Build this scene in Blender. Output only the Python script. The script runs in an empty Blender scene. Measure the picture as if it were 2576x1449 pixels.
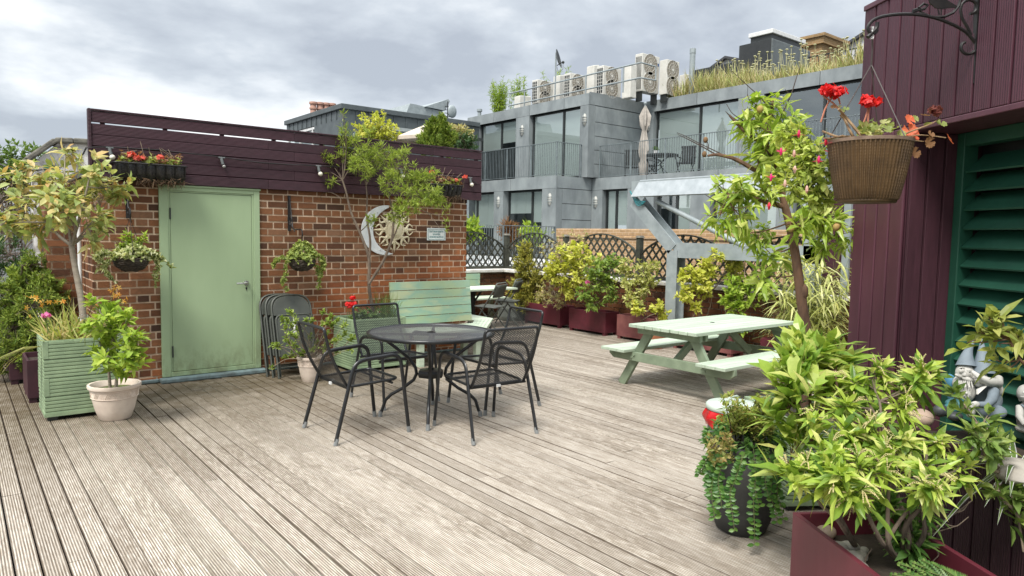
import bpy, math, random
import numpy as np
from mathutils import Vector, Matrix
SC = bpy.context.scene
COL = SC.collection
PI = math.pi
# ------------------------------------------------------------------ camera
H = 1.62
PITCH, ROLL, YAW = 0.0759718521, 0.0172135733, 0.675382330
cp, sp, cr, sr, cw, sw = math.cos(PITCH), math.sin(PITCH), math.cos(ROLL), math.sin(ROLL), math.cos(YAW), math.sin(YAW)
FWD = np.array([sw * cp, cw * cp, -sp]); RT0 = np.array([cw, -sw, 0.]); UP0 = np.cross(RT0, FWD)
RT = cr * RT0 + sr * UP0; UPV = -sr * RT0 + cr * UP0
CAMP = np.array([0, 0, H]); FPX = 1761.22
cam_d = bpy.data.cameras.new('camera'); cam = bpy.data.objects.new('camera', cam_d); COL.objects.link(cam)
cam_d.sensor_width = 36; cam_d.lens = 36 * FPX / 2576; cam_d.clip_start = 0.05; cam_d.clip_end = 3000
cam.matrix_world = Matrix(((RT[0], UPV[0], -FWD[0], 0), (RT[1], UPV[1], -FWD[1], 0), (RT[2], UPV[2], -FWD[2], H), (0, 0, 0, 1)))
SC.camera = cam
# ------------------------------------------------------------------ world: an overcast sky
SUN_EL, SUN_AZ = math.radians(56), math.radians(243)      # azimuth clockwise from +Y
W = bpy.data.worlds.new('World'); SC.world = W; W.use_nodes = True
nt = W.node_tree; nt.nodes.clear()
def wn(t, **k):
    n = nt.nodes.new(t)
    for a, b in k.items(): setattr(n, a, b)
    return n
def wmath(op, a, b=None):
    n = wn('ShaderNodeMath', operation=op)
    for i, x in enumerate((a, b)):
        if x is None: continue
        if isinstance(x, (int, float)): n.inputs[i].default_value = x
        else: nt.links.new(x, n.inputs[i])
    return n.outputs[0]
tc = wn('ShaderNodeTexCoord'); sep = wn('ShaderNodeSeparateXYZ'); nt.links.new(tc.outputs['Generated'], sep.inputs[0])
zz = wmath('MAXIMUM', sep.outputs[2], 0.0)
den = wmath('ADD', zz, 0.22)
comb = wn('ShaderNodeCombineXYZ')
nt.links.new(wmath('DIVIDE', sep.outputs[0], den), comb.inputs[0]); nt.links.new(wmath('DIVIDE', sep.outputs[1], den), comb.inputs[1])
comb.inputs[2].default_value = 3.7
n1 = wn('ShaderNodeTexNoise'); n1.inputs['Scale'].default_value = 0.85; n1.inputs['Detail'].default_value = 7; n1.inputs['Roughness'].default_value = 0.5; n1.inputs['Distortion'].default_value = 0.35
nt.links.new(comb.outputs[0], n1.inputs['Vector'])
n2 = wn('ShaderNodeTexNoise'); n2.inputs['Scale'].default_value = 3.2; n2.inputs['Detail'].default_value = 6; n2.inputs['Roughness'].default_value = 0.55
nt.links.new(comb.outputs[0], n2.inputs['Vector'])
mixn = wmath('ADD', wmath('MULTIPLY', n1.outputs['Fac'], 0.74), wmath('MULTIPLY', n2.outputs['Fac'], 0.26))
ramp = wn('ShaderNodeValToRGB'); nt.links.new(mixn, ramp.inputs[0])
e = ramp.color_ramp.elements
e[0].position = 0.40; e[0].color = (0.32, 0.35, 0.395, 1)
e[1].position = 0.60; e[1].color = (0.86, 0.865, 0.865, 1)
m_ = ramp.color_ramp.elements.new(0.465); m_.color = (0.43, 0.465, 0.505, 1)
m_ = ramp.color_ramp.elements.new(0.53); m_.color = (0.62, 0.645, 0.665, 1)
# an overcast sky is about three times brighter overhead than at the horizon
hi = wn('ShaderNodeMapRange'); hi.interpolation_type = 'SMOOTHSTEP'
hi.inputs['From Min'].default_value = 0.42; hi.inputs['From Max'].default_value = 1.0
hi.inputs['To Min'].default_value = 10.0; hi.inputs['To Max'].default_value = 21.0
nt.links.new(zz, hi.inputs['Value'])
vs = wn('ShaderNodeVectorMath', operation='SCALE'); nt.links.new(ramp.outputs[0], vs.inputs[0]); nt.links.new(hi.outputs[0], vs.inputs['Scale'])
sky = wn('ShaderNodeTexSky'); sky.sky_type = 'NISHITA'; sky.sun_disc = False; sky.sun_elevation = SUN_EL; sky.sun_rotation = SUN_AZ
mx = wn('ShaderNodeMixRGB'); mx.inputs[0].default_value = 0.92
nt.links.new(sky.outputs[0], mx.inputs[1]); nt.links.new(vs.outputs[0], mx.inputs[2])
bg = wn('ShaderNodeBackground'); bg.inputs['Strength'].default_value = 0.1
nt.links.new(mx.outputs[0], bg.inputs['Color'])
wo = wn('ShaderNodeOutputWorld'); nt.links.new(bg.outputs[0], wo.inputs['Surface'])
# ------------------------------------------------------------------ sun through cloud
sl = bpy.data.lights.new('sun', 'SUN'); sl.energy = 2.9; sl.angle = math.radians(20); sl.color = (1.0, 0.96, 0.9)
so = bpy.data.objects.new('sun', sl); COL.objects.link(so)
sd = Vector((math.sin(SUN_AZ) * math.cos(SUN_EL), math.cos(SUN_AZ) * math.cos(SUN_EL), math.sin(SUN_EL)))
so.rotation_euler = sd.to_track_quat('Z', 'Y').to_euler(); so.location = (-3, -3, 12)
vsn = SC.view_settings; vsn.view_transform = 'Standard'; vsn.look = 'None'; vsn.exposure = 0.72; vsn.gamma = 1
SC.render.engine = 'CYCLES'
SC.cycles.max_bounces = 6; SC.cycles.transparent_max_bounces = 24; SC.cycles.caustics_reflective = False; SC.cycles.caustics_refractive = False
# ------------------------------------------------------------------ pixel -> place
def ray(x, y): return RT * (x - 1288) / FPX - UPV * (y - 724.5) / FPX + FWD
def gz(x, y, z=0.): d = ray(x, y); return CAMP + d * ((z - H) / d[2])
def gx(x, y, X): d = ray(x, y); return CAMP + d * (X / d[0])
def gy(x, y, Y): d = ray(x, y); return CAMP + d * (Y / d[1])
def gd(x, y, D): return CAMP + ray(x, y) * D
def gp(x, y, p, n): d = ray(x, y); return CAMP + d * (np.dot(np.array(p) - CAMP, n) / np.dot(d, n))
def crop(ox, oy, s): return lambda x, y: ((ox + s * x) / 1.56522, (oy + s * y) / 1.56522)
k1 = crop(0, 350, .41405); k2 = crop(0, 900, .552); k3 = crop(950, 400, .5176); c4 = crop(1000, 1050, .5176)
m1 = crop(1800, 100, .4279); m2 = crop(2600, 50, .4487); m3 = crop(1800, 650, .48309); m4 = crop(2250, 700, .6213)
r1 = crop(3050, 0, .5866); r2 = crop(3200, 750, .51774); r3 = crop(2650, 1450, .5643); r4 = crop(3050, 1400, .5992)
gn = crop(3640, 1280, .48817); sn = crop(1400, 780, .3663); hp = crop(3080, 300, .63492)
# ------------------------------------------------------------------ things
def tag(o, label, cat, group=None):
    o['label'] = label; o['category'] = cat
    if group: o['group'] = group
    return o
def thing(name, label, cat, loc=(0, 0, 0), rz=0., group=None):
    o = bpy.data.objects.new(name, None); COL.objects.link(o)
    o.location = tuple(float(a) for a in loc); o.rotation_euler = (0, 0, rz); o.empty_display_size = .05
    return tag(o, label, cat, group)
def copy_tree(o, parent=None):
    c = o.copy(); COL.objects.link(c)
    if parent: c.parent = parent
    for ch in list(o.children): copy_tree(ch, c)
    return c
def nrm(v):
    v = np.asarray(v, float); return v / max(np.linalg.norm(v), 1e-9)
class MB:
    def __init__(s, off=None): s.V = []; s.Q = []; s.T = []; s.N = []; s.n = 0; s.off = np.array(off, float) if off is not None else np.zeros(3)
    def add(s, v, q=None, t=None, ng=None):
        v = np.asarray(v, float).reshape(-1, 3); b = s.n; s.V.append(v); s.n += len(v)
        if q is not None and len(q): s.Q.append(np.asarray(q, int) + b)
        if t is not None and len(t): s.T.append(np.asarray(t, int) + b)
        if ng:
            for g in ng: s.N.append([i + b for i in g])
    BQ = [(0, 3, 2, 1), (4, 5, 6, 7), (0, 1, 5, 4), (1, 2, 6, 5), (2, 3, 7, 6), (3, 0, 4, 7)]
    def box(s, a, b):
        x0, y0, z0 = np.minimum(a, b); x1, y1, z1 = np.maximum(a, b)
        s.add([(x0, y0, z0), (x1, y0, z0), (x1, y1, z0), (x0, y1, z0), (x0, y0, z1), (x1, y0, z1), (x1, y1, z1), (x0, y1, z1)], s.BQ)
    def hexa(s, bottom, top): s.add(list(bottom) + list(top), s.BQ)
    def obox(s, o, ux, uy, uz):   # origin corner and three edge vectors
        o, ux, uy, uz = (np.array(a, float) for a in (o, ux, uy, uz))
        s.add([o, o + ux, o + ux + uy, o + uy, o + uz, o + ux + uz, o + ux + uy + uz, o + uy + uz], s.BQ if np.dot(np.cross(ux, uy), uz) > 0 else [q[::-1] for q in s.BQ])
    def bar(s, p, q, w, h, up=(0, 0, 1)):
        p, q = np.array(p, float), np.array(q, float); d = nrm(q - p); u = np.array(up, float)
        if abs(np.dot(d, u)) > .98: u = np.array((1., 0, 0))
        sx = nrm(np.cross(d, u)); uz = np.cross(sx, d)
        s.obox(p - sx * w / 2 - uz * h / 2, sx * w, q - p, uz * h)
    def tube(s, pts, r, seg=8, cap=True, flat=1.0, ref=None):
        P = np.array(pts, float); n = len(P); R = np.full(n, r, float) if np.isscalar(r) else np.interp(np.linspace(0, 1, n), np.linspace(0, 1, len(r)), r)
        T = np.gradient(P, axis=0); T /= np.maximum(np.linalg.norm(T, axis=1, keepdims=True), 1e-9)
        a = np.array(ref, float) if ref is not None else (np.array((0., 0, 1)) if abs(T[0][2]) < .9 else np.array((1., 0, 0)))
        x = nrm(np.cross(T[0], a)); ang = np.linspace(0, 2 * PI, seg, endpoint=False); out = []
        for i in range(n):
            x = x - T[i] * np.dot(x, T[i]); x = nrm(x); y = np.cross(T[i], x)
            out.append(P[i] + R[i] * (np.outer(np.cos(ang), x) + np.outer(np.sin(ang), y) * flat))
        q = [(i * seg + j, i * seg + (j + 1) % seg, (i + 1) * seg + (j + 1) % seg, (i + 1) * seg + j) for i in range(n - 1) for j in range(seg)]
        s.add(np.concatenate(out), q, ng=[list(range(seg))[::-1], [(n - 1) * seg + j for j in range(seg)]] if cap else None)
    def lathe(s, prof, seg=28, c=(0, 0, 0), wob=None):
        c = np.array(c, float); ang = np.linspace(0, 2 * PI, seg, endpoint=False); out = []
        for k, (r, z) in enumerate(prof):
            rr = r * (1 + (wob[k] if wob is not None else 0))
            out.append(np.stack([np.cos(ang) * rr, np.sin(ang) * rr, np.full(seg, z)], 1) + c)
        n = len(prof)
        q = [(i * seg + j, i * seg + (j + 1) % seg, (i + 1) * seg + (j + 1) % seg, (i + 1) * seg + j) for i in range(n - 1) for j in range(seg)]
        s.add(np.concatenate(out), q, ng=[list(range(seg))[::-1], [(n - 1) * seg + j for j in range(seg)]])
    def prism(s, poly, vec):
        P = np.array(poly, float); n = len(P); v = np.array(vec, float)
        s.add(np.concatenate([P, P + v]), [(i, (i + 1) % n, n + (i + 1) % n, n + i) for i in range(n)], ng=[list(range(n))[::-1], list(range(n, 2 * n))])
    def ball(s, c, r, seg=12, rings=8, rot=None):
        r = np.array(r, float) if not np.isscalar(r) else np.full(3, r, float)
        th = np.linspace(0, PI, rings + 1)[1:-1]; ang = np.linspace(0, 2 * PI, seg, endpoint=False)
        v = [np.array([0, 0, 1.])] + [np.array([math.sin(t) * math.cos(a), math.sin(t) * math.sin(a), math.cos(t)]) for t in th for a in ang] + [np.array([0, 0, -1.])]
        v = np.array(v) * r
        if rot is not None: v = v @ np.array(rot).T
        m = len(th); q = [(1 + i * seg + j, 1 + (i + 1) * seg + j, 1 + (i + 1) * seg + (j + 1) % seg, 1 + i * seg + (j + 1) % seg) for i in range(m - 1) for j in range(seg)]
        t = [(0, 1 + j, 1 + (j + 1) % seg) for j in range(seg)] + [(1 + m * seg, 1 + (m - 1) * seg + (j + 1) % seg, 1 + (m - 1) * seg + j) for j in range(seg)]
        s.add(v + np.array(c, float), q, t)
    def leaves(s, P, D, U, L, Wd, kind=1, fold=.25, curl=.25):
        P = np.asarray(P, float).reshape(-1, 3); n = len(P)
        if n == 0: return
        D = np.asarray(D, float).reshape(-1, 3); D = D / np.maximum(np.linalg.norm(D, axis=1, keepdims=True), 1e-9)
        U = np.broadcast_to(np.asarray(U, float), (n, 3)); S_ = np.cross(D, U); sn_ = np.linalg.norm(S_, axis=1, keepdims=True)
        S_ = np.where(sn_ < 1e-3, np.array([1., 0, 0]), S_ / np.maximum(sn_, 1e-9)); Nn = np.cross(S_, D)
        L = np.broadcast_to(np.asarray(L, float), (n,))[:, None]; Wd = np.broadcast_to(np.asarray(Wd, float), (n,))[:, None]
        fold = np.broadcast_to(np.asarray(fold, float), (n,))[:, None]; curl = np.broadcast_to(np.asarray(curl, float), (n,))[:, None]
        def pt(t, w, lift): return P + D * L * t - Nn * L * curl * t * t + S_ * Wd * w + Nn * Wd * fold * lift
        if kind == 1:
            v = np.stack([pt(0, 0, 0), pt(.45, -.5, .5), pt(1, 0, 0), pt(.45, .5, .5)], 1).reshape(-1, 3)
            b = (np.arange(n) * 4)[:, None]
            s.add(v, t=np.concatenate([b + np.array([[0, 3, 2]]), b + np.array([[0, 2, 1]])]))
        elif kind == 2:
            v = np.stack([pt(0, 0, 0), pt(.3, -.42, .42), pt(.3, 0, 0), pt(.3, .42, .42), pt(.65, -.46, .46), pt(.65, 0, 0), pt(.65, .46, .46), pt(1, 0, 0)], 1).reshape(-1, 3)
            b = (np.arange(n) * 8)[:, None]
            s.add(v, np.concatenate([b + np.array([[1, 2, 5, 4]]), b + np.array([[2, 3, 6, 5]])]),
                  np.concatenate([b + np.array([[0, 2, 1]]), b + np.array([[0, 3, 2]]), b + np.array([[4, 5, 7]]), b + np.array([[5, 6, 7]])]))
        elif kind == 3:   # long blade
            v = np.stack([pt(0, -.35, 0), pt(0, .35, 0), pt(.35, -.5, 0), pt(.35, .5, 0), pt(.7, -.35, 0), pt(.7, .35, 0), pt(1, 0, 0)], 1).reshape(-1, 3)
            b = (np.arange(n) * 7)[:, None]
            s.add(v, np.concatenate([b + np.array([[0, 1, 3, 2]]), b + np.array([[2, 3, 5, 4]])]), b + np.array([[4, 5, 6]]))
    def build(s, name, mat, parent=None, smooth=False, bevel=0., off=None):
        me = bpy.data.meshes.new(name); V = np.concatenate(s.V) - s.off if s.V else np.zeros((0, 3))
        fl = []; ls = []; tot = 0
        for arr, k in ((s.Q, 4), (s.T, 3)):
            if arr:
                A = np.concatenate(arr); fl.append(A.reshape(-1)); ls.append(np.full(len(A), k)); tot += A.size
        for g in s.N: fl.append(np.array(g)); ls.append(np.array([len(g)])); tot += len(g)
        idx = np.concatenate(fl).astype(np.int32); cnt = np.concatenate(ls).astype(np.int32); st = np.concatenate([[0], np.cumsum(cnt)[:-1]]).astype(np.int32)
        me.vertices.add(len(V)); me.vertices.foreach_set('co', V.astype(np.float32).reshape(-1))
        me.loops.add(len(idx)); me.loops.foreach_set('vertex_index', idx)
        me.polygons.add(len(cnt)); me.polygons.foreach_set('loop_start', st)
        try: me.polygons.foreach_set('loop_total', cnt)
        except Exception: pass
        me.update(calc_edges=True); me.validate()
        me.polygons.foreach_set('use_smooth', np.full(len(me.polygons), bool(smooth)))
        me.materials.append(mat)
        o = bpy.data.objects.new(name, me); COL.objects.link(o)
        if parent is not None: o.parent = parent
        if bevel:
            b = o.modifiers.new('edge', 'BEVEL'); b.width = bevel; b.segments = 2; b.limit_method = 'ANGLE'; b.angle_limit = .6
        if smooth:
            try: me.set_sharp_from_angle(angle=math.radians(45))
            except Exception: pass
        return o
def loc_of(o): return np.array(o.location)
def structure(o): o['kind'] = 'structure'; return o
# ------------------------------------------------------------------ materials
class NT:
    def __init__(s, name):
        s.m = bpy.data.materials.new(name); s.m.use_nodes = True; s.t = s.m.node_tree; s.t.nodes.clear()
        s.out = s.n('ShaderNodeOutputMaterial'); s.co = s.n('ShaderNodeTexCoord').outputs['Object']
    def n(s, t, **k):
        x = s.t.nodes.new(t)
        for a, b in k.items(): setattr(x, a, b)
        return x
    def set(s, inp, v):
        if isinstance(v, bpy.types.NodeSocket): s.t.links.new(v, inp)
        elif isinstance(v, tuple) and len(v) == 3 and inp.type == 'RGBA': inp.default_value = (*v, 1)
        else: inp.default_value = v
    def math(s, op, a, b=0., c=None, clamp=False):
        x = s.n('ShaderNodeMath', operation=op); x.use_clamp = clamp; s.set(x.inputs[0], a); s.set(x.inputs[1], b)
        if c is not None: s.set(x.inputs[2], c)
        return x.outputs[0]
    def map(s, scale=(1, 1, 1), rot=(0, 0, 0), loc=(0, 0, 0), v=None):
        x = s.n('ShaderNodeMapping'); s.set(x.inputs[0], v or s.co); x.inputs['Scale'].default_value = scale; x.inputs['Rotation'].default_value = rot; x.inputs['Location'].default_value = loc
        return x.outputs[0]
    def noise(s, scale=5., detail=4., rough=.55, v=None, dist=0.):
        x = s.n('ShaderNodeTexNoise'); s.set(x.inputs['Vector'], v or s.co); x.inputs['Scale'].default_value = scale; x.inputs['Detail'].default_value = detail; x.inputs['Roughness'].default_value = rough; x.inputs['Distortion'].default_value = dist
        return x.outputs['Fac']
    def ramp(s, f, *stops):
        x = s.n('ShaderNodeValToRGB'); s.set(x.inputs[0], f); el = x.color_ramp.elements
        while len(el) < len(stops): el.new(.5)
        for q, (p, c) in zip(el, stops): q.position = p; q.color = (*c, 1) if not np.isscalar(c) else (c, c, c, 1)
        return x.outputs[0]
    def mix(s, f, a, b, mode='MIX'):
        x = s.n('ShaderNodeMixRGB', blend_type=mode); s.set(x.inputs[0], f); s.set(x.inputs[1], a); s.set(x.inputs[2], b); return x.outputs[0]
    def island(s): return s.n('ShaderNodeNewGeometry').outputs['Random Per Island']
    def ivec(s, scale):
        x = s.n('ShaderNodeCombineXYZ'); r = s.island()
        for i, k in enumerate((37., 71., 113.)): s.set(x.inputs[i], s.math('MULTIPLY', r, k))
        a = s.n('ShaderNodeVectorMath', operation='ADD'); s.set(a.inputs[0], s.map(scale)); s.set(a.inputs[1], x.outputs[0]); return a.outputs[0]
    def bump(s, h, strength=.3, dist=.01):
        x = s.n('ShaderNodeBump'); s.set(x.inputs['Height'], h); x.inputs['Strength'].default_value = strength; x.inputs['Distance'].default_value = dist; return x.outputs[0]
    def pbsdf(s, col, rough=.6, metal=0., normal=None, spec=.5, **kw):
        x = s.n('ShaderNodeBsdfPrincipled'); s.set(x.inputs['Base Color'], col); s.set(x.inputs['Roughness'], rough); s.set(x.inputs['Metallic'], metal); s.set(x.inputs['Specular IOR Level'], spec)
        if normal is not None: s.set(x.inputs['Normal'], normal)
        for k, v in kw.items(): s.set(x.inputs[k.replace('_', ' ')], v)
        return x.outputs[0]
    def end(s, sh): s.t.links.new(sh, s.out.inputs['Surface']); return s.m
def plain(name, c1, c2=None, scale=6., rough=.6, metal=0., bump=.15, bscale=60., isl=0., stretch=(1, 1, 1), lo=.35, hi=.65, spec=.5):
    m = NT(name); v = m.map(stretch); f = m.noise(scale, 5, .6, v)
    c2 = c2 or tuple(a * .75 for a in c1)
    col = m.ramp(f, (lo, c2), (hi, c1))
    if isl: col = m.mix(1., col, m.ramp(m.island(), (0, 1 - isl), (1, 1 + isl * .6)), 'MULTIPLY')
    nb = m.bump(m.noise(bscale, 3, .6, v), bump, .004) if bump else None
    rr = m.math('ADD', m.math('MULTIPLY', m.noise(scale * 2.3, 4, .6, v), .25), rough - .12)
    return m.end(m.pbsdf(col, rr, metal, nb, spec))
def leafm(name, *cols, rough=.45, trans=.42, spec=.35):
    m = NT(name); k = len(cols); cols = [tuple(min(c * 1.3, .85) for c in q) for q in cols]
    col = m.ramp(m.island(), *[((i / max(k - 1, 1)), c) for i, c in enumerate(cols)])
    col = m.mix(m.ramp(m.noise(30, 2), (.3, 0.), (.7, .5)), col, m.mix(.5, col, tuple(a * .6 for a in cols[0])))
    p = m.pbsdf(col, rough, 0., None, spec)
    t = m.n('ShaderNodeBsdfTranslucent'); m.set(t.inputs[0], m.mix(1., col, (1., 1., .6), 'MULTIPLY'))
    x = m.n('ShaderNodeMixShader'); x.inputs[0].default_value = trans; m.t.links.new(p, x.inputs[1]); m.t.links.new(t.outputs[0], x.inputs[2])
    return m.end(x.outputs[0])
def reeded(name, c1, c2, axis, pitch, rough=.6, isl=.15, depth=.004, grain=(1, 1, 1), wear=None):
    """painted ribbed boards; axis = object axis across the ribs"""
    m = NT(name); sepx = m.n('ShaderNodeSeparateXYZ'); m.set(sepx.inputs[0], m.co); a = sepx.outputs['XYZ'.index(axis)]
    w = m.math('SINE', m.math('MULTIPLY', a, 2 * PI / pitch)); w01 = m.math('MULTIPLY_ADD', w, .5, .5)
    col = m.ramp(m.noise(7, 5, .65, m.map(grain)), (.3, c2), (.7, c1))
    if wear: col = m.mix(m.ramp(m.noise(11, 6, .7, m.map(grain, loc=(3, 1, 2))), (.55, 0.), (.72, .75)), col, wear)
    col = m.mix(1., col, m.ramp(m.island(), (0, 1 - isl), (1, 1 + isl)), 'MULTIPLY')
    nb = m.bump(m.math('ADD', w01, m.math('MULTIPLY', m.noise(50, 4, .7, m.map(grain)), .5)), .8, depth)
    return m.end(m.pbsdf(col, rough, 0., nb, .35))
R_ = np.random.default_rng(7)
# ================================================================== SETTING MATERIALS
def deck_mat():
    m = NT('weathered_decking'); s3 = m.n('ShaderNodeSeparateXYZ'); m.set(s3.inputs[0], m.co); x = s3.outputs[0]; y = s3.outputs[1]
    isl = m.island()
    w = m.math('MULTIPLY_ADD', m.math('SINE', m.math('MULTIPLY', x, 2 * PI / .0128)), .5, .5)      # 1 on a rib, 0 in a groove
    g = m.map((9, .7, 9)); fine = m.noise(14, 6, .7, m.ivec((9, .7, 9))); blot = m.noise(1.3, 5, .6, m.map((1.6, .7, 1))); pat = m.noise(16, 7, .8, m.ivec((3., .5, 1)))
    base = m.ramp(fine, (.25, (.36, .31, .25)), (.47, (.54, .485, .415)), (.72, (.78, .735, .665)))
    base = m.mix(1., base, m.ramp(isl, (0, (.76, .745, .725)), (.5, (.93, .92, .905)), (1, (1.08, 1.07, 1.05))), 'MULTIPLY')
    # lichen and trodden dirt, in patches
    brown = m.mix(m.noise(40, 4, .7), (.10, .072, .045), (.24, .19, .135))
    f1 = m.math('MULTIPLY', m.ramp(blot, (.40, .12), (.62, 1.)), m.ramp(pat, (.46, 0.), (.53, 1.)))
    base = m.mix(m.math('MULTIPLY', f1, .55), base, brown)
    # algae near the brick shed, where rain drips
    near = m.math('MULTIPLY', m.ramp(m.math('MULTIPLY', y, .1), (.46, 0.), (.74, 1.)), m.ramp(m.math('MULTIPLY', x, .1), (.36, 1.), (.56, .2)))
    base = m.mix(m.math('MULTIPLY', near, m.ramp(m.noise(6, 5, .7), (.3, .55), (.6, 1.))), base, m.mix(fine, (.05, .04, .02), (.20, .165, .105)))
    # dirt held in the grooves
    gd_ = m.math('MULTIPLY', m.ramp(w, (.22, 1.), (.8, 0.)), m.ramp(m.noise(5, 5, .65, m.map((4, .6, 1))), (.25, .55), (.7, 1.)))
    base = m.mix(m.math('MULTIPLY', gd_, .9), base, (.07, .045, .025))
    spots = m.ramp(m.noise(95, 3, .6, m.map((1.4, .8, 1))), (.66, 0.), (.72, 1.))
    base = m.mix(m.math('MULTIPLY', spots, m.ramp(pat, (.4, .1), (.6, .75))), base, (.1, .075, .045))
    nb = m.bump(m.math('ADD', w, m.math('MULTIPLY', fine, .6)), .7, .004)
    return m.end(m.pbsdf(base, .8, 0., nb, .25))
def brick_mat(name, orange=1., dark=1.):
    m = NT(name); s3 = m.n('ShaderNodeSeparateXYZ'); m.set(s3.inputs[0], m.co)
    f = m.island()
    soot = m.ramp(f, (0, (.06, .034, .023)), (.1, (.11, .05, .028)), (.35, (.165, .072, .035)), (.65, (.205, .088, .04)), (.9, (.24, .105, .05)), (1, (.22, .12, .07)))
    red = m.ramp(f, (0, (.11, .05, .03)), (.12, (.20, .072, .033)), (.4, (.27, .092, .038)), (.7, (.34, .12, .046)), (1, (.38, .145, .06)))
    h = m.math('MULTIPLY_ADD', s3.outputs[2], -.42, .95); hx = m.math('MULTIPLY', s3.outputs[0], .16)
    k = m.ramp(m.math('ADD', m.math('ADD', h, hx), m.math('MULTIPLY', m.noise(1.1, 3), .7)), (.95, 0.), (1.75, orange))
    col = m.mix(k, soot, red)
    col = m.mix(m.ramp(m.noise(26, 5, .7), (.42, .0), (.7, .55)), col, m.mix(.5, col, (.03, .02, .016)))
    col = m.mix(m.ramp(m.noise(90, 3, .6), (.68, 0.), (.74, .6)), col, (.03, .02, .016))
    if dark != 1.: col = m.mix(1., col, (dark, dark, dark), 'MULTIPLY')
    return m.end(m.pbsdf(col, .85, 0., m.bump(m.noise(70, 5, .7), .5, .006), .2))
M = {}
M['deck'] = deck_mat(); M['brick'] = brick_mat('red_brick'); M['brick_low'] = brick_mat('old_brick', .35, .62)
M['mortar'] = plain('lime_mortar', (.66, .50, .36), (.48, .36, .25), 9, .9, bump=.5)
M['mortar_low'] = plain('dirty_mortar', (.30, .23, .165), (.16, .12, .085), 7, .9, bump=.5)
M['door'] = plain('sage_door_paint', (.33, .435, .255), (.31, .41, .24), 2.5, .45, bump=.03, bscale=160)
_m = NT('sage_door_paint_worn'); _s = _m.n('ShaderNodeSeparateXYZ'); _m.set(_s.inputs[0], _m.co); _z = _s.outputs[2]; _c = _m.ramp(_m.noise(2.2, 5, .6, _m.map((1, 1, .35))), (.3, (.30, .40, .235)), (.7, (.345, .45, .27))); _g = _m.math('MULTIPLY', _m.ramp(_z, (.06, 1.), (.42, .0)), _m.ramp(_m.noise(9, 6, .75, _m.map((1, 1, .5))), (.42, 0.), (.62, .7))); _c = _m.mix(_g, _c, (.16, .17, .09)); _c = _m.mix(_m.ramp(_m.noise(38, 5, .8, _m.map((1.6, 1, .7))), (.66, 0.), (.72, .35)), _c, (.17, .2, .12)); M['door'] = _m.end(_m.pbsdf(_c, _m.math('MULTIPLY_ADD', _m.noise(6, 5, .7), .3, .3), 0., _m.bump(_m.noise(24, 4, .6, _m.map((3, 1, .25))), .12, .003), .4))
M['sill'] = plain('painted_sill', (.17, .24, .25), (.08, .10, .10), 8, .7, bump=.5)
M['purple_h'] = reeded('aubergine_boards', (.054, .021, .030), (.034, .0145, .020), 'Z', .0128, .6, .18, .003, (1.2, 9, 9), None)
M['purple_v'] = reeded('plum_ribbed_boards', (.088, .031, .046), (.062, .023, .034), 'X', .0128, .5, .16, .003, (9, 9, 1))
M['purple_s'] = plain('plum_smooth_boards', (.112, .037, .056), (.088, .030, .045), 5, .42, bump=.08, isl=.14, stretch=(3, 3, .4))
M['purple_d'] = reeded('dark_plum_ribbed', (.075, .026, .038), (.05, .018, .026), 'X', .0125, .6, .12, .004, (9, 9, 1))
M['louvre'] = plain('green_louvre_paint', (.018, .095, .058), (.012, .068, .042), 4, .5, bump=.06)
M['zinc'] = plain('zinc_cladding', (.325, .36, .365), (.195, .22, .228), 1.6, .5, .15, bump=.06, bscale=8, isl=.1, stretch=(1, 1, .6), lo=.3, hi=.7)
M['zinc_d'] = plain('dark_seam_zinc', (.105, .125, .13), (.075, .09, .095), 2., .5, .1, bump=.05, isl=.14)
M['frame_d'] = plain('dark_window_frame', (.03, .035, .035), None, 4, .4, bump=0)
M['steel'] = plain('galvanised_steel', (.36, .405, .415), (.25, .29, .30), 7, .48, .15, bump=.06, bscale=30, lo=.3, hi=.7)
M['steel_rail'] = plain('railing_steel', (.22, .26, .27), (.15, .18, .19), 5, .5, .2, bump=0)
M['coping'] = plain('white_coping', (.72, .70, .66), (.45, .43, .39), 9, .75, bump=.3, lo=.25, hi=.6)
M['black'] = plain('black_iron', (.011, .011, .011), (.017, .015, .014), 30, .5, .1, bump=.15, bscale=200)
M['trellis'] = plain('dark_trellis_stain', (.052, .056, .040), (.026, .028, .021), 9, .75, bump=.3)
M['stock'] = None
M['blind'] = plain('pale_window_blind', (.86, .92, .89), (.80, .87, .84), .6, .8, bump=0)
M['room'] = plain('dim_room', (.05, .055, .055), (.03, .035, .035), 1.5, .9, bump=0)
M['white'] = plain('white_paint', (.75, .76, .75), (.62, .63, .62), 6, .55, bump=.05)
M['render'] = plain('flaking_white_render', (.70, .69, .66), (.22, .20, .17), 5, .85, bump=.6, lo=.36, hi=.5)
M['stonecap'] = plain('lichen_coping', (.20, .19, .155), (.09, .085, .07), 14, .9, bump=.6)
M['tarmac'] = plain('roof_felt', (.09, .09, .09), (.05, .05, .05), 2, .9)
M['membrane'] = plain('black_membrane', (.03, .034, .036), (.02, .023, .025), 2, .6, bump=.1, bscale=6)
M['membrane_g'] = plain('grey_membrane', (.125, .145, .15), (.095, .11, .115), 2, .6, bump=.1, bscale=6)
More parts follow.
